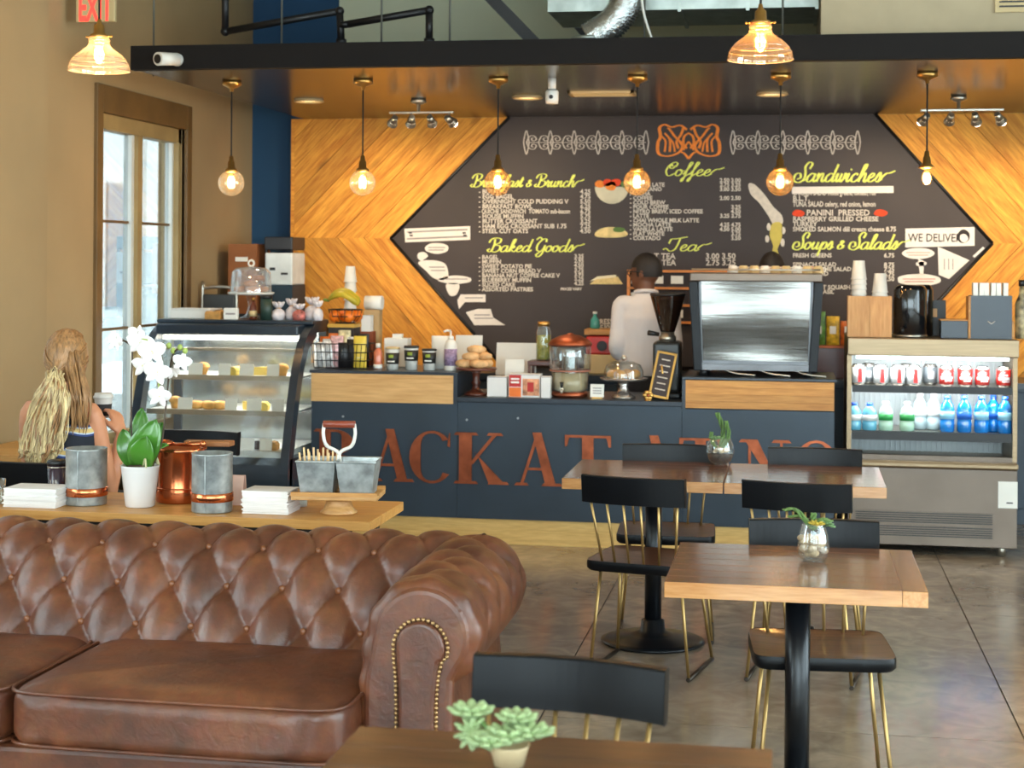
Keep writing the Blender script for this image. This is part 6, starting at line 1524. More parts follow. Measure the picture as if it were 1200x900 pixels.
t = thing('lid_box', 'low navy box beside the tall navy box', 'box', (uy(1117), y-0.02, zc1)); MB().bx(-0.075, 0.075, -0.06, 0.06, 0, 0.1).build('box_body', m_navytop, t, bev=0.003); MB().bx(-0.079, 0.079, -0.064, 0.064, 0.1, 0.107).build('rim', m_bandR, t)
xn = (uy(1138)+uy(1181))/2
t = thing('lid_caddy', 'tall navy box stuffed with white lids and napkins', 'box', (xn, y-0.02, zc1))
wq = 0.108
for s in (-1, 1): MB().bx(s*wq-0.005, s*wq+0.005, -0.07, 0.07, 0, 0.245).build('side_panel', m_navytop, t); MB().bx(-wq+0.005, wq-0.005, s*0.065-0.005, s*0.065+0.005, 0, 0.245).build('face_panel', m_navytop, t)
MB().bx(-wq+0.005, wq-0.005, -0.06, 0.06, 0, 0.008).build('floor_panel', m_navytop, t)
for s in (-1, 1): MB().bx(s*(wq+0.012)-0.006, s*(wq+0.012)+0.006, -0.07, 0.07, 0, 0.1 if s > 0 else 0.24).build('wood_edge', m_bandR, t)
MB().tube([(-0.02, -0.0712, 0.1), (0.0, -0.0712, 0.085), (0.02, -0.0712, 0.1)], 0.003, 5).build('mark', m_chalk, t)
for k, (dx, tl) in enumerate(((-0.082, -.02), (-0.052, .02), (-0.02, -.03), (0.012, .03), (0.046, -.02), (0.080, .02))):
    one('napkin_fold', MB().box((0, 0, 0.16), (0.026, 0.08, 0.29), rot=Matrix.Rotation(tl, 3, 'Y')), m_white, 'white paper sleeve, %s from the left in the tall navy box' % (ordn[k] if k else 'first'), 'paper', (xn+dx, y-0.02, zc1+0.012), 0, 'paper sleeves in the navy box')
t = thing('syrup_bottle', 'patterned cream and black bottle at the right end of the cooler', 'bottle', (P(1197, 390, y=9.7)[0], 9.70, zc1)); lath(t, 'bottle_body', [(0.032, 0), (0.036, 0.01), (0.036, 0.2), (0.016, 0.25), (0.013, 0.3), (0.001, 0.3)], pm('patterned_bottle', (222, 200, 150), 0.4, var=0.3, scale=24, dark=(40, 34, 30))); lath(t, 'cap', [(0.017, 0.3), (0.017, 0.335), (0.001, 0.336)], m_black)
# ---------------------------------------------------------------- things on the display case
zd = 1.2856; y = 9.72
def ud(u): return P(u, 372, y=y)[0]
x = ud(294)
t = thing('cake_dome', 'clear faceted cake dome on a white pedestal with doughnuts', 'cake dome', (x, y, zd))
lath(t, 'pedestal', [(0.07, 0), (0.072, 0.008), (0.03, 0.03), (0.018, 0.08), (0.03, 0.145), (0.001, 0.147)], m_clear, 20); lath(t, 'plate', [(0.03, 0.147), (0.135, 0.152), (0.145, 0.162), (0.142, 0.166), (0.001, 0.16)], m_wp, 30)
MB().shell([(0.130, 0.166), (0.122, 0.29), (0.095, 0.315), (0.015, 0.325)], n=12).build('dome', glass('dome_acrylic', (244, 248, 250), 0.16, 0.03, 0.16, (232, 238, 242)), t); MB().torus((0, 0, 0.345), 0.018, 0.006, 16, 8, 'y').build('knob', m_wp, t)
for k, (dx, dy, dz) in enumerate(((-.06, -.02, 0), (.03, -.06, 0), (.06, .03, 0), (-.02, .06, 0), (0, -.02, .035), (.04, .0, .07))):
    one('doughnut', MB().torus((0, 0, 0.018), 0.028, 0.018, 18, 10), pm('glazed_doughnut', (196, 120, 66), 0.35, var=0.12, coat=0.3), 'glazed doughnut %s under the faceted dome' % ('at the left', 'at the front', 'at the right', 'at the rear', 'in the second layer', 'on top')[k], 'pastry', (x+dx, y+dy, zd+0.1665+dz), 0, 'doughnuts under the dome')
t = thing('brown_bottle', 'brown glass bottle beside the dome pedestal', 'bottle', (ud(302), y-0.09, zd)); lath(t, 'bottle_body', [(0.022, 0), (0.024, 0.006), (0.024, 0.08), (0.01, 0.105), (0.009, 0.12), (0.001, 0.12)], pm('brown_glass', (96, 44, 26), 0.15, coat=0.5)); lath(t, 'cap', [(0.011, 0.118), (0.011, 0.135), (0.001, 0.135)], m_gold); lath(t, 'bottle_label', [(0.0246, 0.02), (0.0246, 0.055)], m_cream)
t = thing('green_tin', 'dark green cylindrical tin right of the dome', 'tin', (ud(318), y-0.10, zd)); lath(t, 'tin_body', [(0.036, 0), (0.036, 0.13), (0.001, 0.13)], pm('green_tin_paint', (44, 66, 58), 0.4)); lath(t, 'lid', [(0.038, 0.13), (0.038, 0.15), (0.001, 0.152)], m_black)
t = thing('small_sign', 'white sign block at the left of the dome pedestal', 'sign', (ud(278), y-0.11, zd)); MB().bx(-0.045, 0.045, -0.015, 0.015, 0, 0.07).build('block', m_white, t, bev=0.004); MB().bx(-0.03, 0.03, -0.0165, -0.015, 0.03, 0.04).build('block_print', pm('grey_ink', (150, 140, 140), 0.8), t)
t = thing('pastry_tray', 'long white tray box at the left end of the case top', 'tray', (ud(228), y+0.02, zd)); MB().bx(-0.13, 0.13, -0.1, 0.1, 0, 0.055).build('tray_box', m_wp, t, bev=0.006); MB().bx(-0.135, 0.135, -0.105, 0.105, 0.055, 0.062).build('tray_lid', m_wp, t)
for k in range(3): one('loaf_cake', loaf(), m_past, 'small loaf at the right of the white tray box, %s' % ('nearest', 'behind the first', 'farthest')[k], 'pastry', (ud(257), y-0.09+0.1*k, zd), 1.57, 'loaves on the case top')
m_cello = pm('cellophane_white', (224, 218, 222), 0.3, var=0.12, scale=24, bump=0.6, bscale=30)
for k, (u, w_, h_, c) in enumerate(((328, 0.085, 0.11, 0), (340, 0.08, 0.13, 0), (352, 0.085, 0.10, 1), (364, 0.10, 0.14, 0), (374, 0.07, 0.12, 0))):
    o = thing('gift_bag', ('tied cellophane bag at the left of the bags on the case top', 'taller tied cellophane bag, second from the left', 'tied bag with reddish sweets in the middle of the row', 'largest white tied bag, fourth from the left', 'tied white bag at the right end of the row')[k], 'bag', (P(u, 372, y=9.66)[0], 9.63+0.06*(k % 2), zd), 0, 'tied bags on the case top')
    lath(o, 'bag_body', [(w_*0.42, 0), (w_*0.5, h_*0.25), (w_*0.42, h_*0.5), (w_*0.12, h_*0.66), (0.001, h_*0.68)], m_cello if c == 0 else pm('red_sweets', (196, 110, 100), 0.4, var=0.4, scale=50), 14)
    mb = MB()
    for j in range(7):
        a = 2*PI*j/7; mb.tube([(0, 0, h_*0.62), (w_*0.25*math.cos(a), w_*0.25*math.sin(a), h_*0.85), (w_*0.45*math.cos(a), w_*0.4*math.sin(a), h_)], [0.006, 0.012, 0.004], 6)
    mb.build('bag_ruffle', m_cello, o); MB().torus((0, 0, h_*0.65), w_*0.13, 0.004, 12, 6).build('ribbon', m_gold, o)
# folded grey trolley by the window
t = thing('folded_trolley', 'dark grey folded trolley with a round handle by the window', 'trolley', (P(252, 380, y=10.48)[0]+0.02, 10.48, 0))
MB().bx(-0.10, 0.12, -0.02, 0.02, 0.1, 1.42).build('panel', pm('trolley_grey', (58, 60, 60), 0.5), t, bev=0.01); MB().tube(catmull([(-0.11, 0, 0.1), (-0.11, 0, 1.38), (-0.08, 0, 1.46), (0.1, 0, 1.46), (0.13, 0, 1.38), (0.13, 0, 0.1)], 5), 0.012, 8).build('handle_frame', m_steel, t)
for s in (-0.09, 0.11): MB().cyl((s, -0.02, 0.05), (s, 0.02, 0.05), 0.05, n=18).build('wheel', m_black, t)
# ---------------------------------------------------------------- things on the console
ZN = 0.7408
def nx(u, y): return P(u, 590, y=y)[0]
def nh(v, y, u=200): return P(u, v, y=y)[2]-ZN
m_galvc = pm('galvanised_can', (176, 180, 178), 0.42, 0.65, var=0.22, scale=22, detail=6)
m_copb = pm('polished_copper', (214, 122, 78), 0.2, 0.95, var=0.1, scale=8)
def canister(u, y, label, r, h, band):
    t = thing('canister', label, 'canister', (nx(u, y), y, ZN), group='galvanised canisters on the console')
    lath(t, 'can_wall', [(r*0.99, 0), (r, 0.004), (r, h-0.006), (r*1.015, h-0.004), (r*1.015, h), (r*0.96, h), (r*0.96, 0.02), (0.001, 0.02)], m_galvc, 34)
    lath(t, 'copper_band', [(r+0.001, band), (r+0.0035, band+0.002), (r+0.0035, band+0.03), (r+0.001, band+0.032)], m_copb, 34)
    MB().bx(-0.0015, 0.0015, -r-0.0025, -r+0.002, 0.005, h-0.006).build('seam', m_galvc, t)
    for k in range(5): MB().ball((0.012*(k-2), -math.sqrt(max(0, (r+0.004)**2-(0.012*(k-2))**2)), band+0.006), 0.002, 6, 4).build('rivet', m_copb, t)
canister(101, 5.76, 'galvanised canister with copper band left of the orchid', 0.0755, 0.208, 0.032)
canister(248.5, 5.69, 'galvanised canister with copper band in front of the copper pot', 0.0735, 0.212, 0.038)
t = thing('tumbler', 'dark purple lidded tumbler beside the left canister', 'tumbler', (nx(67, 5.86), 5.86, ZN)); m_tum = pm('tumbler_dark', (50, 34, 46), 0.25, var=0.1, coat=0.4)
lath(t, 'tumbler_body', [(0.03, 0), (0.032, 0.004), (0.037, 0.13), (0.001, 0.13)], m_tum); lath(t, 'lid', [(0.039, 0.128), (0.039, 0.142), (0.033, 0.148), (0.001, 0.149)], m_black); lath(t, 'silver_ring', [(0.0375, 0.118), (0.0378, 0.124)], m_steel)
vs, fs = text_geo('118', 0.022); MB().add([(p[0]-0.016, -0.0375, p[1]+0.06) for p in vs], fs).build('tumbler_print', m_chalk, t)
m_nap = pm('paper_napkin', (234, 226, 220), 0.85, var=0.03)
def napkins(u0, u1, y, h, label, n=12):
    a, b = nx(u0, y), nx(u1, y); t = thing('napkin_stack', label, 'napkins', ((a+b)/2, y+0.07, ZN), group='napkin stacks on the console'); rr = random.Random(int(u0)); w = b-a
    for k in range(n):
        z = h*k/n; MB().box((rr.uniform(-.004, .004), rr.uniform(-.004, .004), z+h/n*0.46), (w*rr.uniform(0.95, 1.0), 0.14, h/n*0.9), rz=rr.uniform(-.03, .03)).build('napkin', m_nap, t)
    return t
napkins(3, 66, 5.62, 0.07, 'stack of white napkins at the far left of the console'); napkins(283, 338, 5.66, 0.082, 'stack of white napkins between canister and caddy stand', 14)
t = thing('water_glass', 'small clear glass at the very left of the console', 'glass', (nx(-4, 5.7), 5.7, ZN)); MB().shell([(0.028, 0.003), (0.034, 0.09), (0.032, 0.09), (0.027, 0.006)], n=20).build('tumbler', m_gl, t); lath(t, 'foot', [(0.03, 0), (0.028, 0.004), (0.001, 0.006)], m_gl)
# copper pot with scoop
yp = 5.90; xp = nx(212, yp)
t = thing('copper_pot', 'tall polished copper pot with rim behind the right canister', 'pot', (xp, yp, ZN)); h = 0.205; r = 0.092
lath(t, 'pot_wall', [(r*0.97, 0), (r, 0.005), (r, 0.05), (r*0.985, 0.056), (r*0.985, h-0.02), (r*1.03, h-0.014), (r*1.04, h), (r*0.97, h), (r*0.95, 0.02), (0.001, 0.02)], m_copb, 40); MB().torus((0, 0, 0.054), r+0.002, 0.004, 40, 8).build('bead', m_copb, t)
t = thing('copper_scoop', 'copper scoop handle resting across the copper pot', 'scoop', (xp, yp, ZN+h+0.0005)); MB().tube([(-0.05, -0.02, 0.012), (0.03, -0.05, 0.014), (0.105, -0.06, 0.02)], [0.006, 0.007, 0.009], 8).build('handle', m_copb, t); MB().ball((0.108, -0.06, 0.02), 0.013, 10, 7).build('knob', m_copb, t); MB().ball((-0.055, -0.02, 0.014), (0.035, 0.022, 0.014), 12, 8).build('bowl', m_copb, t)
one('wooden_paddle', MB().prism([(-0.02, -0.022), (0.10, -0.03), (0.16, -0.028), (0.165, 0.03), (0.10, 0.03), (-0.02, 0.022)], 0, 0.02, 'xy'), wood('paddle_wood', (176, 112, 62), (140, 84, 44), knots=False), 'brown wooden paddle lying across the back of the copper pot', 'paddle', (xp+0.02, yp+0.045, ZN+h+0.0006), 0.05, bev=0.004)
# orchid
yo = 5.74; xo = nx(164, yo)
OR = thing('orchid', 'white orchid with glossy leaves in a white pot', 'plant', (xo, yo, ZN))
ho = nh(545, yo, 164)
lath(OR, 'pot', [(0.050, 0), (0.053, 0.004), (0.070, ho-0.004), (0.072, ho), (0.066, ho), (0.062, ho-0.02), (0.001, ho-0.02)], pm('white_ceramic', (228, 222, 218), 0.3, var=0.02, coat=0.3), 32)
lath(OR, 'bark', [(0.064, ho-0.018), (0.05, ho-0.004), (0.001, ho+0.004)], pm('bark', (96, 76, 52), 0.9, var=0.4, scale=60, bump=1.0), 20)
def op(u, v, dy=0.0): q = P(u, v, y=yo+dy); return np.array([q[0]-xo, dy, q[2]-ZN])
m_leaf = pm('orchid_leaf', (74, 128, 44), 0.25, var=0.15, scale=6, coat=0.4)
def leaf(base, tip, wid, bend, face, name='leaf', mat=None):
    b0, t0 = np.array(base), np.array(tip); d = t0-b0; n = 12; L_ = np.linalg.norm(d); d = d/L_; f = np.array(face, float); f -= d*f.dot(d); f /= np.linalg.norm(f); s = np.cross(d, f); g = []
    for j in range(n):
        v = j/(n-1); c = b0+d*L_*v+f*bend*math.sin(PI*v); ww = wid/2*(math.sin(PI*min(1, 0.12+v*0.88))**0.65)
        for i in range(7):
            q = -1+2*i/6; g.append(c+s*ww*q-f*0.010*(1-q*q)*1.0)
    return MB().grid(g, 7, n).build(name, mat or m_leaf, OR, solid=0.002)
leaf(op(158, 545), op(166, 478, .02), 0.085, -0.01, (0, -1, 0)); leaf(op(160, 548, -.02), op(183, 492, -.04), 0.115, 0.02, (0.2, -1, 0.1)); leaf(op(155, 545), op(144, 503, -.0), 0.075, 0.02, (0.3, -1, 0)); leaf(op(165, 548, -.02), op(172, 512, -.07), 0.10, 0.02, (0.1, -1, .2)); leaf(op(166, 546, .0), op(190, 495, .03), 0.085, 0.02, (-.3, -1, 0)); leaf(op(164, 548, .02), op(196, 520, .03), 0.06, 0.03, (-.2, -.6, 0.8)); leaf(op(160, 548, .02), op(142, 520, .06), 0.06, 0.03, (.2, -.6, 0.8))
m_stem = pm('orchid_stem', (76, 58, 38), 0.5, var=0.2); m_petal = pm('orchid_petal', (244, 236, 232), 0.55, var=0.03, sheen=0.2); m_lip = pm('orchid_lip', (226, 210, 110), 0.5); m_bud = pm('orchid_bud', (168, 186, 92), 0.5)
s1 = catmull([op(156, 548), op(154, 500, -.01), op(154, 450, -.02), op(155, 410, -.03), op(150, 402, -.04), op(138, 396, -.06)], 6); MB().tube([tuple(p) for p in s1], 0.0035, 8).build('flower_stem', m_stem, OR)
s1b = catmull([op(155, 412, -.03), op(162, 398, -.05), op(178, 402, -.07), op(186, 425, -.08), op(186, 455, -.085)], 6); MB().tube([tuple(p) for p in s1b], 0.003, 8).build('flower_stem', m_bud, OR)
s2 = catmull([op(178, 548), op(189, 520, .0), op(194, 480, .0), op(198, 440, -.01), op(203, 415, -.02), op(210, 408, -.03)], 6); MB().tube([tuple(p) for p in s2], 0.0035, 8).build('flower_stem', m_stem, OR)
def bloom(c, R_, face, tw=0.0):
    f = Vector(face).normalized(); q = f.to_track_quat('Z', 'Y').to_matrix() @ Matrix.Rotation(tw, 3, 'Z'); c = Vector(tuple(c)); par = None
    for k, (a, ln, wd) in enumerate(((90, 1.0, .62), (18, 1.05, 1.0), (162, 1.05, 1.0), (-50, .95, .6), (-130, .95, .6))):
        a = math.radians(a); g = []
        for j in range(6):
            v = j/5
            for i in range(5):
                s = -1+i/2; w_ = R_*wd*0.5*math.sin(PI*min(1, .1+v*.88))**0.6
                p = Vector((math.cos(a)*R_*ln*v-math.sin(a)*w_*s, math.sin(a)*R_*ln*v+math.cos(a)*w_*s, 0.25*R_*v*v*0.6-0.12*R_*s*s+0.004*k)); g.append(c+q @ p)
        MB().grid(g, 5, 6).build('petal', m_petal, OR)
    MB().ball(c+q @ Vector((0, -0.1*R_, 0.12*R_)), R_*0.17, 10, 7).build('lip', m_lip, OR)
for (u, v, dy, R_, fc) in ((137, 401, -.07, .034, (-.4, -1, -.1)), (164, 402, -.06, .046, (.2, -1, .1)), (178, 412, -.09, .052, (.3, -1, 0)), (184, 436, -.10, .05, (.5, -1, -.1)), (169, 428, -.07, .045, (-.2, -1, -.2)), (187, 464, -.09, .042, (.3, -1, -.3)), (160, 392, -.05, .036, (-.1, -1, .4)), (213, 424, -.03, .036, (.5, -1, 0)), (205, 436, -.02, .028, (-.3, -1, 0))): bloom(op(u, v, dy), R_, fc, random.uniform(-.3, .3))
for (u, v, dy) in ((211, 407, -.03), (217, 411, -.03), (203, 411, -.02), (198, 405, -.02)): MB().ball(tuple(op(u, v, dy)), (0.010, 0.009, 0.012), 9, 7).build('bud', m_bud, OR)
for k in range(6):
    a = random.uniform(0, 6.28); MB().tube([tuple(p) for p in catmull([(0.03*math.cos(a), 0.03*math.sin(a), ho), (0.06*math.cos(a), 0.06*math.sin(a)-.01, ho+0.03), (0.075*math.cos(a), 0.075*math.sin(a)-.015, ho+0.0)], 5)], 0.0035, 6).build('air_root', pm('air_root', (206, 196, 150), 0.6), OR)
# wooden stand with the galvanised utensil caddy
ys = 5.74; xs = nx(397, ys); 
t = thing('wooden_stand', 'round footed wooden stand under the utensil caddy', 'stand', (xs, ys, ZN)); wz = nh(579, ys, 397)
m_ws = wood('stand_wood', (206, 158, 98), (176, 124, 66), rough=0.45, rand=0.03, knots=False)
lath(t, 'foot', [(0.065, 0), (0.068, 0.006), (0.055, 0.018), (0.044, 0.04), (0.048, wz-0.012), (0.001, wz-0.011)], m_ws, 30)
R = Matrix.Rotation(0.0, 3, 'Z')
MB().box((0, 0, wz-0.002), (0.31, 0.20, 0.016), rz=0.10).build('plate', m_ws, t, bev=0.003)
for s in (-1, 1): MB().box((s*0.1*-math.sin(0.10), s*0.1*math.cos(0.10), wz+0.012), (0.31, 0.012, 0.014), rz=0.10).build('plate_rim', m_bandR, t)
zc_ = ZN+wz+0.0065
t = thing('utensil_caddy', 'galvanised two bin caddy with a wooden grip handle', 'caddy', (xs, ys, zc_), 0.10)
hc = 0.118
def bin_(cx, w0, w1, d0, d1):
    b = [(-w0/2, -d0/2), (w0/2, -d0/2), (w0/2, d0/2), (-w0/2, d0/2)]; tp = [(-w1/2, -d1/2), (w1/2, -d1/2), (w1/2, d1/2), (-w1/2, d1/2)]
    vs = [(cx+x, y, 0.001) for x, y in b]+[(cx+x, y, hc) for x, y in tp]
    MB().add(vs, [(3, 2, 1, 0), (0, 1, 5, 4), (1, 2, 6, 5), (2, 3, 7, 6), (3, 0, 4, 7)]).build('bin', m_galvc, t, solid=0.003)
    MB().tube([(cx+x, y, hc) for x, y in tp], 0.004, 6, closed=True).build('rolled_rim', m_galvc, t)
bin_(-0.072, 0.115, 0.142, 0.11, 0.155); bin_(0.072, 0.115, 0.142, 0.11, 0.155)
m_wht = pm('white_handle', (226, 218, 206), 0.4)
hp = catmull([(-0.0, 0, 0.05), (0.0, 0, hc+0.02), (-0.045, 0, hc+0.05), (-0.058, 0, hc+0.09), (-0.055, 0, hc+0.13)], 5); MB().tube([tuple(p) for p in hp], 0.0065, 8).build('handle_arm', m_wht, t)
hp = catmull([(-0.0, 0, 0.05), (0.0, 0, hc+0.02), (0.045, 0, hc+0.05), (0.058, 0, hc+0.09), (0.055, 0, hc+0.13)], 5); MB().tube([tuple(p) for p in hp], 0.0065, 8).build('handle_arm', m_wht, t)
MB().cyl((-0.058, 0, hc+0.128), (0.058, 0, hc+0.128), 0.013, n=14).build('grip', pm('red_wood_grip', (140, 62, 40), 0.4), t)
m_stk = pm('stirrer_wood', (222, 182, 130), 0.7, var=0.1)
cs, sn = math.cos(0.10), math.sin(0.10)
for k in range(12):
    lx, ly = -0.125+0.0095*k, 0.02*((k*7) % 3-1); tl = (-0.20+0.03*k)
    one('stir_stick', MB().box((0.05*tl, 0, 0.0625), (0.007, 0.0025, 0.125), rot=Matrix.Rotation(tl*0.5, 3, 'Y')), m_stk, 'wooden stir stick, %s from the left in the caddy' % ['first', 'second', 'third', 'fourth', 'fifth', 'sixth', 'seventh', 'eighth', 'ninth', 'tenth', 'eleventh', 'twelfth'][k], 'stir stick', (xs+lx*cs-ly*sn, ys+lx*sn+ly*cs, zc_+0.02+0.008*((k*5) % 3)), 0.1, 'stir sticks in the caddy')
t = thing('salt_jar', 'small glass jar with wooden lid beside the wooden stand', 'jar', (nx(347, 5.80), 5.86, ZN)); MB().shell([(0.024, 0.002), (0.026, 0.01), (0.026, 0.05), (0.02, 0.06)], n=20).build('glass_jar', m_gl, t); lath(t, 'sugar', [(0.023, 0.002), (0.024, 0.03), (0.001, 0.032)], m_wp); lath(t, 'lid', [(0.024, 0.056), (0.024, 0.07), (0.001, 0.071)], m_ws)
t = thing('folded_card', 'pale pink folded card behind the right canister', 'card', (nx(271, 5.84), 5.84, ZN)); MB().box((0, 0, 0.055), (0.09, 0.003, 0.11), rot=Matrix.Rotation(-0.2, 3, 'X')).build('card_front', pm('pink_card', (224, 180, 160), 0.7), t); MB().box((0, 0.04, 0.055), (0.09, 0.003, 0.11), rot=Matrix.Rotation(0.2, 3, 'X')).build('card_back', pm('pink_card', (224, 180, 160), 0.7), t)
# ---------------------------------------------------------------- plants on the tables
m_succ = pm('succulent', (110, 142, 92), 0.55, var=0.2, scale=20); m_fern = pm('trailing_green', (98, 128, 66), 0.55, var=0.25, scale=20); m_peb = pm('pebble', (206, 176, 136), 0.6, rand=0.3, var=0.2, scale=30); m_soil = pm('dark_soil', (58, 46, 34), 0.9, var=0.3, scale=60)
def sprig(t, base, tip, bend, n=12, ls=0.009, mat=None):
    b, e = np.array(base), np.array(tip); pts = catmull([b, (b+e)/2+np.array(bend), e], n); st = MB().tube([tuple(p) for p in pts], 0.0018, 5).build('stem', mat or m_fern, t)
    mb = MB()
    for i, p in enumerate(pts[2:]):
        for k in range(3):
            a = i*2.4+k*2.1; mb.ball((p[0]+ls*0.7*math.cos(a), p[1]+ls*0.7*math.sin(a), p[2]+0.003), (ls*0.55, ls*0.55, ls*0.34), 7, 5)
    mb.build('leaves', mat or m_fern, st)
def rosette(t, c, R_, mat, tilt=(0, 0, 1)):
    q = Vector(tilt).to_track_quat('Z', 'Y').to_matrix(); k = 0
    for ring, (n, rad, up) in enumerate(((5, .35, 1.2), (7, .7, .8), (9, 1.0, .35))):
        for i in range(n):
            a = 2*PI*i/n+ring*0.4; d = Vector((math.cos(a), math.sin(a), up)).normalized(); p = Vector(c)+q @ (d*R_*rad*0.6)
            fr = (q @ d).to_track_quat('Z', 'Y').to_matrix(); MB().ball(p, (R_*0.2, R_*0.11, R_*0.36), 8, 6, fr).build('leaf', mat, t)
def pebbles(t, r, z0, z1, n, dark=0):
    rr = random.Random(n)
    for k in range(n):
        a = rr.uniform(0, 6.28); rad = r*math.sqrt(rr.random())*0.8; s = rr.uniform(0.010, 0.016)
        MB().ball((rad*math.cos(a), rad*math.sin(a), z0+s+(z1-z0-2*s)*rr.random()), (s, s*0.85, s*0.75), 8, 6).build('pebble', m_peb if k >= dark else m_soil, t)
# single table: egg shaped glass with pebbles and trailing sprigs
q = P(953, 659, z=0.75)
t = thing('pebble_vase', 'egg shaped glass of pebbles with trailing green on the single table', 'plant', (q[0], q[1]+0.03, 0.7506))
MB().shell([(0.03, 0.001), (0.042, 0.012), (0.049, 0.04), (0.044, 0.08), (0.034, 0.112)], n=28).build('glass', m_gl, t); lath(t, 'glass_foot', [(0.03, 0), (0.03, 0.003), (0.001, 0.004)], m_gl)
pebbles(t, 0.046, 0.006, 0.085, 34)
sprig(t, (0, 0, 0.09), (-0.085, -0.01, 0.15), (-0.01, 0, 0.03)); sprig(t, (0, 0, 0.09), (-0.07, 0.02, 0.125), (0, 0, 0.02)); sprig(t, (0, 0, 0.09), (0.05, -0.01, 0.12), (0, 0, 0.02)); sprig(t, (0, 0, 0.09), (0.0, 0.03, 0.135), (0, 0, 0.0)); rosette(t, (0.012, -0.012, 0.108), 0.032, pm('yellow_succulent', (196, 168, 62), 0.5)); rosette(t, (0.04, 0.0, 0.108), 0.03, m_succ, (.5, 0, 1))
# paired tables: round bowl
q = P(843, 546, z=0.75)
t = thing('terrarium', 'round glass terrarium with a tall sprig between the paired tables', 'plant', (q[0], q[1]+0.06, 0.7506))
MB().shell([(0.03, 0.001), (0.05, 0.016), (0.064, 0.055), (0.06, 0.09), (0.044, 0.118)], n=28).build('glass', m_gl, t); lath(t, 'glass_foot', [(0.03, 0), (0.03, 0.003), (0.001, 0.004)], m_gl); lath(t, 'soil', [(0.032, 0.006), (0.052, 0.024), (0.058, 0.045), (0.001, 0.05)], m_soil, 20)
pebbles(t, 0.05, 0.045, 0.085, 16, 3); sprig(t, (0, 0, 0.06), (-0.012, 0.0, 0.225), (0.02, 0, 0.0), 14, 0.011); sprig(t, (0.01, 0, 0.06), (0.025, 0.0, 0.19), (0.02, 0, 0.0), 12); sprig(t, (-0.01, 0, 0.06), (-0.04, -0.01, 0.14), (-0.01, 0, 0.0), 8); rosette(t, (-0.02, -0.01, 0.11), 0.036, m_succ)
# very front: small pot of succulents, out of focus
q = P(592, 905, z=0.75)
t = thing('succulent_pot', 'blurred pale succulents in a small tan pot in the very front', 'plant', (q[0], q[1]+0.04, 0.7506))
lath(t, 'pot', [(0.026, 0), (0.036, 0.035), (0.038, 0.038), (0.033, 0.036), (0.001, 0.03)], pm('tan_pot', (206, 182, 140), 0.6), 24)
rosette(t, (0.0, -0.01, 0.045), 0.058, pm('pale_succulent', (158, 178, 126), 0.5)); rosette(t, (0.04, 0.0, 0.052), 0.05, pm('pale_succulent', (158, 178, 126), 0.5)); rosette(t, (-0.08, 0.05, 0.07), 0.05, pm('pale_succulent', (158, 178, 126), 0.5)); rosette(t, (0.01, 0.02, 0.072), 0.045, pm('pale_succulent', (158, 178, 126), 0.5))
rosette(t, (-0.03, -0.03, 0.04), 0.05, pm('pale_succulent', (158, 178, 126), 0.5)); rosette(t, (-0.075, 0.045, 0.045), 0.04, pm('pale_succulent', (158, 178, 126), 0.5), (-.3, -1, .3))
MB().tube([(-0.02, 0.01, 0.035), (-0.05, 0.03, 0.06), (-0.075, 0.05, 0.08)], 0.005, 6).build('stem', m_fern, t)
# ---------------------------------------------------------------- people
def loft(mb, rings, n=22, power=1.0):
    g = []
    for (cx, cy, cz, rx, ry) in rings:
        for k in range(n):
            a = 2*PI*k/n; c, s = math.cos(a), math.sin(a)
            g.append((cx+rx*math.copysign(abs(c)**power, c), cy+ry*math.copysign(abs(s)**power, s), cz))
    mb.grid(g, n, len(rings), cu=True)
    m = len(rings); o = len(mb.v)-len(g)
    mb.f += [tuple(o+k for k in range(n-1, -1, -1)), tuple(o+(m-1)*n+k for k in range(n))]; mb.s += [True, True]
    return mb
def limb(mb, pts, rs, n=14, k=5):
    c = catmull([tuple(p)+(r,) for p, r in zip(pts, rs)], k)
    mb.tube([tuple(p[:3]) for p in c], [float(p[3]) for p in c], n)
    mb.ball(tuple(c[0][:3]), float(c[0][3]), 12, 8); mb.ball(tuple(c[-1][:3]), float(c[-1][3]), 12, 8)
def remesh(o, vox, it=6):
    md = o.modifiers.new('join', 'REMESH'); md.mode = 'VOXEL'; md.voxel_size = vox; md.use_smooth_shade = True
    ms = o.modifiers.new('soft', 'SMOOTH'); ms.iterations = it; ms.factor = 0.5
    return o
def hand(mb, wrist, d, nrm, side, curl=0.9, L=0.085):
    """palm and five fingers; d = direction of the fingers, nrm = out of the back of the hand, side = towards the thumb"""
    w = Vector(wrist); d = Vector(d).normalized(); nrm = Vector(nrm).normalized(); sd = Vector(side).normalized()
    pc = w+d*0.045
    R = Matrix((sd, d, nrm)).transposed()
    mb.ball(pc, (0.036, 0.05, 0.015), 14, 9, R)
    for k, (off, ln) in enumerate(((0.027, 0.9), (0.009, 1.0), (-0.009, 0.94), (-0.026, 0.74))):
        p = w+d*0.082+sd*off; a = 0.25; pts = [w+d*0.05+sd*off*0.8, p]; rs = [0.0098, 0.0095]
        for sgl, r in ((0.42, 0.0088), (0.3, 0.0082), (0.24, 0.0072)):
            a += curl*0.62; dr = d*math.cos(a)-nrm*math.sin(a); p = p+dr*(L*ln*sgl); pts.append(p); rs.append(r)
        limb(mb, pts, rs, 8, 3)
    p0 = w+d*0.022+sd*0.026; p1 = p0+(sd*0.8+d*0.6-nrm*0.3).normalized()*0.035; p2 = p1+(sd*0.25+d*0.75-nrm*0.6*curl).normalized()*0.03; p3 = p2+(d*0.7-nrm*0.7*curl-sd*0.1).normalized()*0.024
    limb(mb, [p0, p1, p2, p3], [0.014, 0.0115, 0.0098, 0.008], 8, 3)
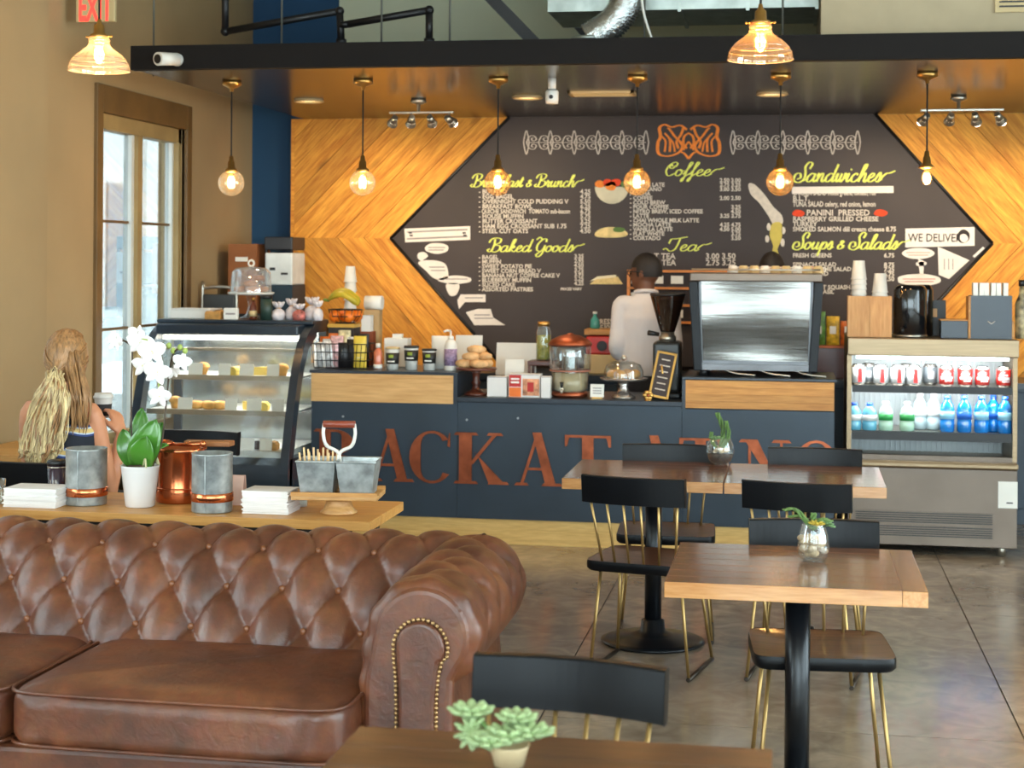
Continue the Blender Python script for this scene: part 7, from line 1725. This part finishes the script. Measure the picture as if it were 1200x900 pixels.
HEADR = [(0, .045, 0.0, .026, .03), (0, .035, .012, .042, .05), (0, .022, .04, .058, .075), (0, .010, .075, .068, .09), (0, .002, .11, .075, .099), (0, -.004, .145, .077, .101), (0, -.008, .18, .069, .09), (0, -.01, .207, .05, .066), (0, -.01, .222, .026, .034), (0, -.01, .226, .008, .01)]
def head(mb, base, yaw, pitch=0.0):
    M = Matrix.Translation(base) @ Matrix.Rotation(yaw, 4, 'Z') @ Matrix.Rotation(pitch, 4, 'X')
    h = MB(); loft(h, HEADR, 24)
    h.ball((0, .108, .088), (.012, .02, .012), 10, 7); h.ball((0, .102, .108), (.008, .012, .02), 8, 6)        # nose
    for s in (-1, 1):
        h.ball((s*.078, -.008, .1), (.008, .018, .03), 10, 7); h.ball((s*.03, .082, .124), (.022, .014, .008), 8, 6)   # ears, brows
        h.ball((s*.036, .075, .075), (.02, .018, .02), 8, 6)
    h.ball((0, .092, .052), (.022, .01, .006), 8, 5); h.ball((0, .09, .042), (.018, .01, .006), 8, 5)           # lips
    mb.add([M @ Vector(v) for v in h.v], h.f, True)
    return M
def hair_cap(M, grow=1.09, low=0.055, face_y=0.035, n=40, m=26, face_z=0.15):
    mb = MB(); V = []; keep = []
    for j in range(m):
        b = PI*j/(m-1)
        for i in range(n):
            a = 2*PI*i/n; V.append((.077*grow*math.sin(b)*math.cos(a), -.004+.101*grow*math.sin(b)*math.sin(a), .122+.112*grow*math.cos(b)))
    F = []
    for j in range(m-1):
        for i in range(n):
            f = (j*n+i, (j+1)*n+i, (j+1)*n+(i+1) % n, j*n+(i+1) % n)
            c = [sum(V[q][k] for q in f)/4 for k in range(3)]
            if c[2] < low or (c[1] > face_y and c[2] < face_z): continue
            F.append(f)
    mb.add([M @ Vector(v) for v in V], F, True); return mb
def stander(name, label, loc, rz, skin, hairm, shirt, trous, H=1.70, yaw=0.0, arms=None, extra=None):
    t = thing(name, label, 'person', loc, rz); k = H/1.70
    S = lambda p: tuple(c*k for c in p)
    hb = Vector(S((0, 0.02, 1.475)))
    body = MB(); M = head(body, hb, yaw)
    limb(body, [S((0, -.01, 1.38)), S((0, 0.0, 1.45)), S((0, 0.012, 1.52))], [.075, .056, .055])
    loft(body, [(0, 0, .85*k, .13*k, .09*k), (0, 0, 1.0*k, .14*k, .10*k), (0, 0, 1.15*k, .135*k, .095*k), (0, 0, 1.3*k, .14*k, .10*k), (0, -.01, 1.39*k, .12*k, .075*k), (0, -.01, 1.44*k, .07*k, .06*k)])
    arms = arms or {}
    for s in (-1, 1):
        sh, el, wr = arms.get(s, [(s*.185, -.01, 1.375), (s*.235, -.01, 1.10), (s*.20, .2, .98)])
        sh, el, wr = S(sh), S(el), S(wr); fd = (Vector(wr)-Vector(el)).normalized()
        limb(body, [(s*.1*k, 0, 1.36*k), sh, el, wr], [.05, .036, .03, .024])
        hand(body, Vector(wr), fd, Vector((0, 0, 1)) if abs(fd.z) < 0.8 else Vector((s, 0, 0)), Vector((-s, 0.3, 0)) if abs(fd.z) < 0.8 else Vector((0, 1, 0)), 0.7)
        limb(body, [S((s*.085, 0, .9)), S((s*.1, .01, .5)), S((s*.1, -.01, .1))], [.085, .055, .04])
        limb(body, [S((s*.1, -.03, .06)), S((s*.11, .14, .04))], [.04, .03])
    b = body.build('body', skin, t); remesh(b, 0.0075, 3)
    sm = MB()
    loft(sm, [(0, 0, .93*k, .165*k, .12*k), (0, -.005, 1.0*k, .168*k, .122*k), (0, -.005, 1.15*k, .165*k, .12*k), (0, -.01, 1.3*k, .165*k, .125*k), (0, -.012, 1.385*k, .145*k, .1*k), (0, -.008, 1.43*k, .10*k, .075*k), (0, -.002, 1.46*k, .064*k, .06*k)])
    for s in (-1, 1):
        sh, el, wr = arms.get(s, [(s*.185, -.01, 1.375), (s*.235, -.01, 1.10), (s*.20, .2, .98)])
        w2 = Vector(el)+(Vector(wr)-Vector(el))*0.75
        limb(sm, [(s*.11*k, -.01, 1.37*k), S(sh), S(tuple((Vector(sh)+Vector(el))/2)), S(el), S(tuple(w2))], [.07, .06, .056, .05, .042])
    so = sm.build('shirt', shirt, t); remesh(so, 0.009, 3)
    cl = MB().tube([(0.068*k*math.cos(a), -.002+0.066*k*math.sin(a), (1.464+0.010*(-math.sin(a)))*k) for a in np.linspace(0, 2*PI, 20, endpoint=False)], 0.012, 8, closed=True).build('collar', shirt, so)
    tr = MB(); loft(tr, [(0, 0, .82*k, .17*k, .125*k), (0, 0, .9*k, .168*k, .122*k), (0, 0, .98*k, .155*k, .112*k)])
    for s in (-1, 1): limb(tr, [S((s*.085, 0, .86)), S((s*.1, .01, .5)), S((s*.1, -.01, .12))], [.1, .075, .065])
    remesh(tr.build('trousers', trous, t), 0.011, 2)
    for s in (-1, 1): 
        f = MB(); limb(f, [S((s*.1, -.04, .055)), S((s*.105, .06, .05)), S((s*.11, .17, .035))], [.05, .048, .035]); f.build('shoe', m_black, t)
    hair_cap(M, 1.055, 0.085).build('hair', hairm, t)
    e = MB()
    for s in (-1, 1): e.ball(M @ Vector((s*.031, .088, .108)), (.011, .008, .007), 8, 6)
    e.build('eyes', pm('eye_dark', (30, 22, 18), 0.2), t)
    if extra: extra(t, M)
    return t
m_skinD = pm('deep_brown_skin', (112, 70, 48), 0.5, var=0.06, scale=10); m_skinL = pm('tanned_skin', (214, 146, 108), 0.5, var=0.05, scale=10)
m_hairB = pm('black_hair', (32, 23, 18), 0.55, var=0.2, scale=60, bump=0.5, bscale=180); m_shirtW = pm('white_shirt', (226, 220, 220), 0.75, var=0.03, scale=4, bump=0.15, bscale=14)
m_trB = pm('black_trousers', (30, 32, 40), 0.8); m_shirtK = pm('dark_shirt', (44, 42, 46), 0.8)
def glasses(t, M):
    mb = MB()
    for s in (-1, 1):
        mb.tube([M @ Vector((s*.033+.02*math.cos(a), .106, .112+.015*math.sin(a))) for a in np.linspace(0, 2*PI, 14, endpoint=False)], 0.0025, 6, closed=True)
        mb.tube([M @ Vector((s*.053, .104, .116)), M @ Vector((s*.08, .05, .118)), M @ Vector((s*.086, -.01, .116)), M @ Vector((s*.08, -.03, .1))], 0.003, 6)
    mb.tube([M @ Vector((-.012, .112, .114)), M @ Vector((.012, .112, .114))], 0.0025, 6); mb.build('glasses', m_black, t)
q = P(757, 350, y=10.42)
stander('person', 'man in a white shirt standing with his back to us behind the counter', (q[0], 10.42, 0), 0.12, m_skinD, m_hairB, m_shirtW, m_trB, H=1.70, yaw=1.05, extra=glasses,
        arms={-1: [(-.155, -.01, 1.375), (-.185, -.03, 1.10), (-.12, .2, 1.02)], 1: [(.155, -.01, 1.375), (.185, -.01, 1.10), (.15, .22, 1.0)]})
q = P(905, 320, y=10.52)
stander('person', 'dark haired person almost hidden behind the espresso machine', (q[0], 10.52, 0), PI*0.94, m_skinL, m_hairB, m_shirtK, m_trB, H=1.715)
# seated woman, seen from behind
wx, wy = P(76, 425, y=6.62)[0], 6.62
WO = thing('person', 'woman with long blond hair seated with her back to us holding a cup', 'person', (wx, wy, 0))
def wp(u, v, dy=0.0): q = P(u, v, y=wy+dy); return Vector((q[0]-wx, dy, q[2]))
body = MB(); M = head(body, Vector((0, 0.02, 1.105)), 0.1, -0.05)
limb(body, [(0, -.01, .98), (0, 0, 1.06), (0, .02, 1.14)], [.06, .048, .048])
loft(body, [(0, .02, .45, .16, .12), (0, .01, .55, .165, .12), (0, 0, .68, .125, .09), (0, -.01, .8, .13, .095), (0, -.01, .93, .15, .095), (0, -.01, 1.0, .13, .075), (0, -.005, 1.04, .06, .055)])
shR = Vector((.128, -.01, .985)); elR = wp(129, 575, 0.10); wrR = wp(142, 509, 0.17)
limb(body, [(.08, 0, .98), shR, (shR+elR)/2+Vector((.01, -.01, 0)), elR], [.05, .047, .042, .034]); limb(body, [elR, (elR+wrR)/2, wrR], [.034, .033, .023])
hand(body, wrR, (wp(134, 478, 0.20)-wrR), Vector((.75, -.65, 0)), Vector((-.55, -.75, .2)), 0.95)
shL = Vector((-.15, -.01, .985)); elL = Vector((-.2, .08, .72)); wrL = Vector((-.08, .36, .78))
limb(body, [(-.08, 0, .98), shL, elL], [.05, .047, .034]); limb(body, [elL, wrL], [.034, .023]); hand(body, wrL, (.5, .9, 0), (0, 0, 1), (.9, -.4, 0), 0.4)
for s in (-1, 1):
    limb(body, [(s*.085, .02, .52), (s*.1, .44, .5)], [.085, .06]); limb(body, [(s*.1, .44, .5), (s*.11, .42, .1)], [.058, .036]); limb(body, [(s*.11, .40, .05), (s*.115, .55, .035)], [.036, .028])
remesh(body.build('body', m_skinL, WO), 0.0065, 3)
def patterned():
    m = bpy.data.materials.new('dark_patterned_cloth'); m.use_nodes = True; nt = m.node_tree; N = nt.nodes; L = nt.links; b = N['Principled BSDF']
    tc = N.new('ShaderNodeTexCoord'); w = N.new('ShaderNodeTexWave'); w.inputs['Scale'].default_value = 3.2; w.inputs['Distortion'].default_value = 3.5; w.bands_direction = 'Z'; w.inputs['Detail'].default_value = 1
    L.new(tc.outputs['Object'], w.inputs['Vector']); cr = N.new('ShaderNodeValToRGB'); L.new(w.outputs['Fac'], cr.inputs[0]); cr.color_ramp.interpolation = 'CONSTANT'
    e = cr.color_ramp.elements; e[0].position = 0; e[0].color = lin((30, 34, 44)); e[1].position = 0.93; e[1].color = lin((222, 190, 120))
    x = cr.color_ramp.elements.new(0.82); x.color = lin((200, 210, 226)); x = cr.color_ramp.elements.new(0.6); x.color = lin((46, 66, 120))
    L.new(cr.outputs[0], b.inputs['Base Color']); b.inputs['Roughness'].default_value = 0.8
    return m
top = MB(); loft(top, [(0, .01, .52, .18, .135), (0, 0, .68, .145, .11), (0, -.01, .8, .145, .112), (0, -.012, .92, .158, .112), (0, -.012, .99, .13, .088), (0, -.008, 1.03, .085, .07)])
remesh(top.build('top', patterned(), WO), 0.008, 3)
sk = MB(); loft(sk, [(0, .03, .43, .18, .15), (0, .02, .5, .185, .145), (0, .01, .57, .178, .132)])
for s in (-1, 1): limb(sk, [(s*.085, .02, .52), (s*.1, .46, .505), (s*.11, .44, .2)], [.1, .078, .07])
remesh(sk.build('trousers', m_trB, WO), 0.012, 2)
# hair: cap of strands gathered to a tie, then a long loose fall
m_blond = pm('blond_hair', (238, 200, 148), 0.42, var=0.3, scale=9, stretch=(9, 9, 0.8), spec=0.6, detail=6)
m_blondD = pm('dark_blond_hair', (176, 130, 84), 0.42, var=0.25, scale=10, stretch=(9, 9, 1), spec=0.6, detail=6)
hair_cap(M, 1.13, 0.02, 0.04).build('hair_cap', m_blondD, WO)
C0 = M @ Vector((0, -.004, .122))
def proj(p):
    o = Vector(p)-C0; n_ = math.sqrt((o.x/.090)**2+(o.y/.116)**2+(o.z/.126)**2)
    return C0+o/n_
hr = MB(); rr = random.Random(3); tie = wp(65, 437, -0.115)
for k in range(110):          # strands combed over the skull to the tie
    a = rr.uniform(0.05, PI-0.05); b_ = rr.uniform(-0.2, 1.0)
    st = C0+Vector((.090*math.cos(a)*math.cos(b_), -.118*math.sin(a)*math.cos(b_)+0.04*(1-math.sin(a)), .128*math.sin(b_)))
    if rr.random() < 0.4: st = C0+Vector((rr.uniform(-.06, .085), rr.uniform(-.07, .05), .112-0.3*rr.random()*0.06))
    st = proj(st); md = proj((st+tie)/2); q1 = proj(st.lerp(md, 0.5)); q2 = proj(md.lerp(tie, 0.5))
    hr.tube([tuple(p) for p in catmull([st, q1, md, q2, tie], 3)], [0.0045]*12+[0.003], 5)
hr.build('combed_hair', m_blondD, WO)
hf = MB(); hf2 = MB()
mass = catmull([tuple(tie)+(.016, .016), tuple(wp(60, 462, -.135))+(.052, .022), tuple(wp(53, 500, -.135))+(.078, .026), tuple(wp(49, 528, -.135))+(.078, .024), tuple(wp(45, 549, -.13))+(.045, .012)], 6)
g = []
for p in mass:
    for i in range(18):
        a = 2*PI*i/18; g.append((p[0]+p[3]*math.cos(a), p[1]+p[4]*math.sin(a), p[2]+0.006*math.sin(3*a)))
MB().grid(g, 18, len(mass), cu=True).build('loose_hair', m_blond, WO)
for k in range(300):
    e_u = min(71, max(28, rr.gauss(50, 11.5))); m1 = 62+(e_u-50)*0.75+rr.uniform(-4, 4); m2 = 54+(e_u-50)*1.05+rr.uniform(-4, 4)
    vE = 552+rr.uniform(-25, 6)-abs(e_u-48)*0.9
    dy = rr.uniform(-.175, -.125)
    pts = [tie+Vector((rr.gauss(0, .012), rr.gauss(0, .008), rr.gauss(0, .01))), wp(m1, 462, dy-.005), wp(m2, 500, dy), wp(e_u-2+rr.uniform(-4, 4), 528, dy), wp(e_u-6, vE, dy+.01)]
    c = catmull(pts, 6); w_ = rr.uniform(0, 6)
    c = [p+np.array([0.006*math.sin(i*0.8+w_), 0.004*math.cos(i*0.9+w_), 0]) for i, p in enumerate(c)]
    (hf2 if k % 4 == 0 else hf).tube([tuple(p) for p in c], [0.004]*(len(c)-5)+[0.0046, .004, .003, .002, .001], 5)
hf.build('loose_hair', m_blond, WO); hf2.build('loose_hair', m_blondD, WO)
hs = MB()
for k in range(70):
    u0 = rr.uniform(82, 101); dy = rr.uniform(-.10, -.03)
    pts = [C0+Vector(((u0-76)*0.0037, -.085+rr.uniform(-.01, .02), rr.uniform(-.02, .04))), wp(u0+rr.uniform(-2, 4), 458, dy-.03), wp(u0+rr.uniform(-3, 6), 480, dy-.03), wp(u0+rr.uniform(-4, 6), rr.uniform(492, 512), dy-.02)]
    c = catmull(pts, 6); hs.tube([tuple(p) for p in c], [0.005]*(len(c)-4)+[.004, .003, .002, .001], 5)
hs.build('loose_hair', m_blondD, WO)
MB().torus(tuple(tie), 0.02, 0.006, 14, 6, 'x').build('hair_tie', m_black, WO)
# her cup
cq = wp(121, 489, 0.24)
t = thing('coffee_cup', 'white lidded paper cup with a dark sleeve held by the woman', 'cup', (wx+cq.x, wy+cq.y, cq.z))
MB().lathe([(0.028, 0), (0.040, 0.085), (0.041, 0.088)], n=22).build('paper_cup', m_wp, t); MB().lathe([(0.0305, 0.008), (0.0385, 0.06)], n=22).build('sleeve', pm('dark_sleeve', (40, 38, 38), 0.7), t)
MB().lathe([(0.044, 0.084), (0.044, 0.094), (0.040, 0.098), (0.038, 0.108), (0.001, 0.106)], n=22).build('lid', m_wp, t)
dup(ch0, (wx-0.02, wy-0.02, 0), 0.03, 'black spindle chair on which the blond woman sits')
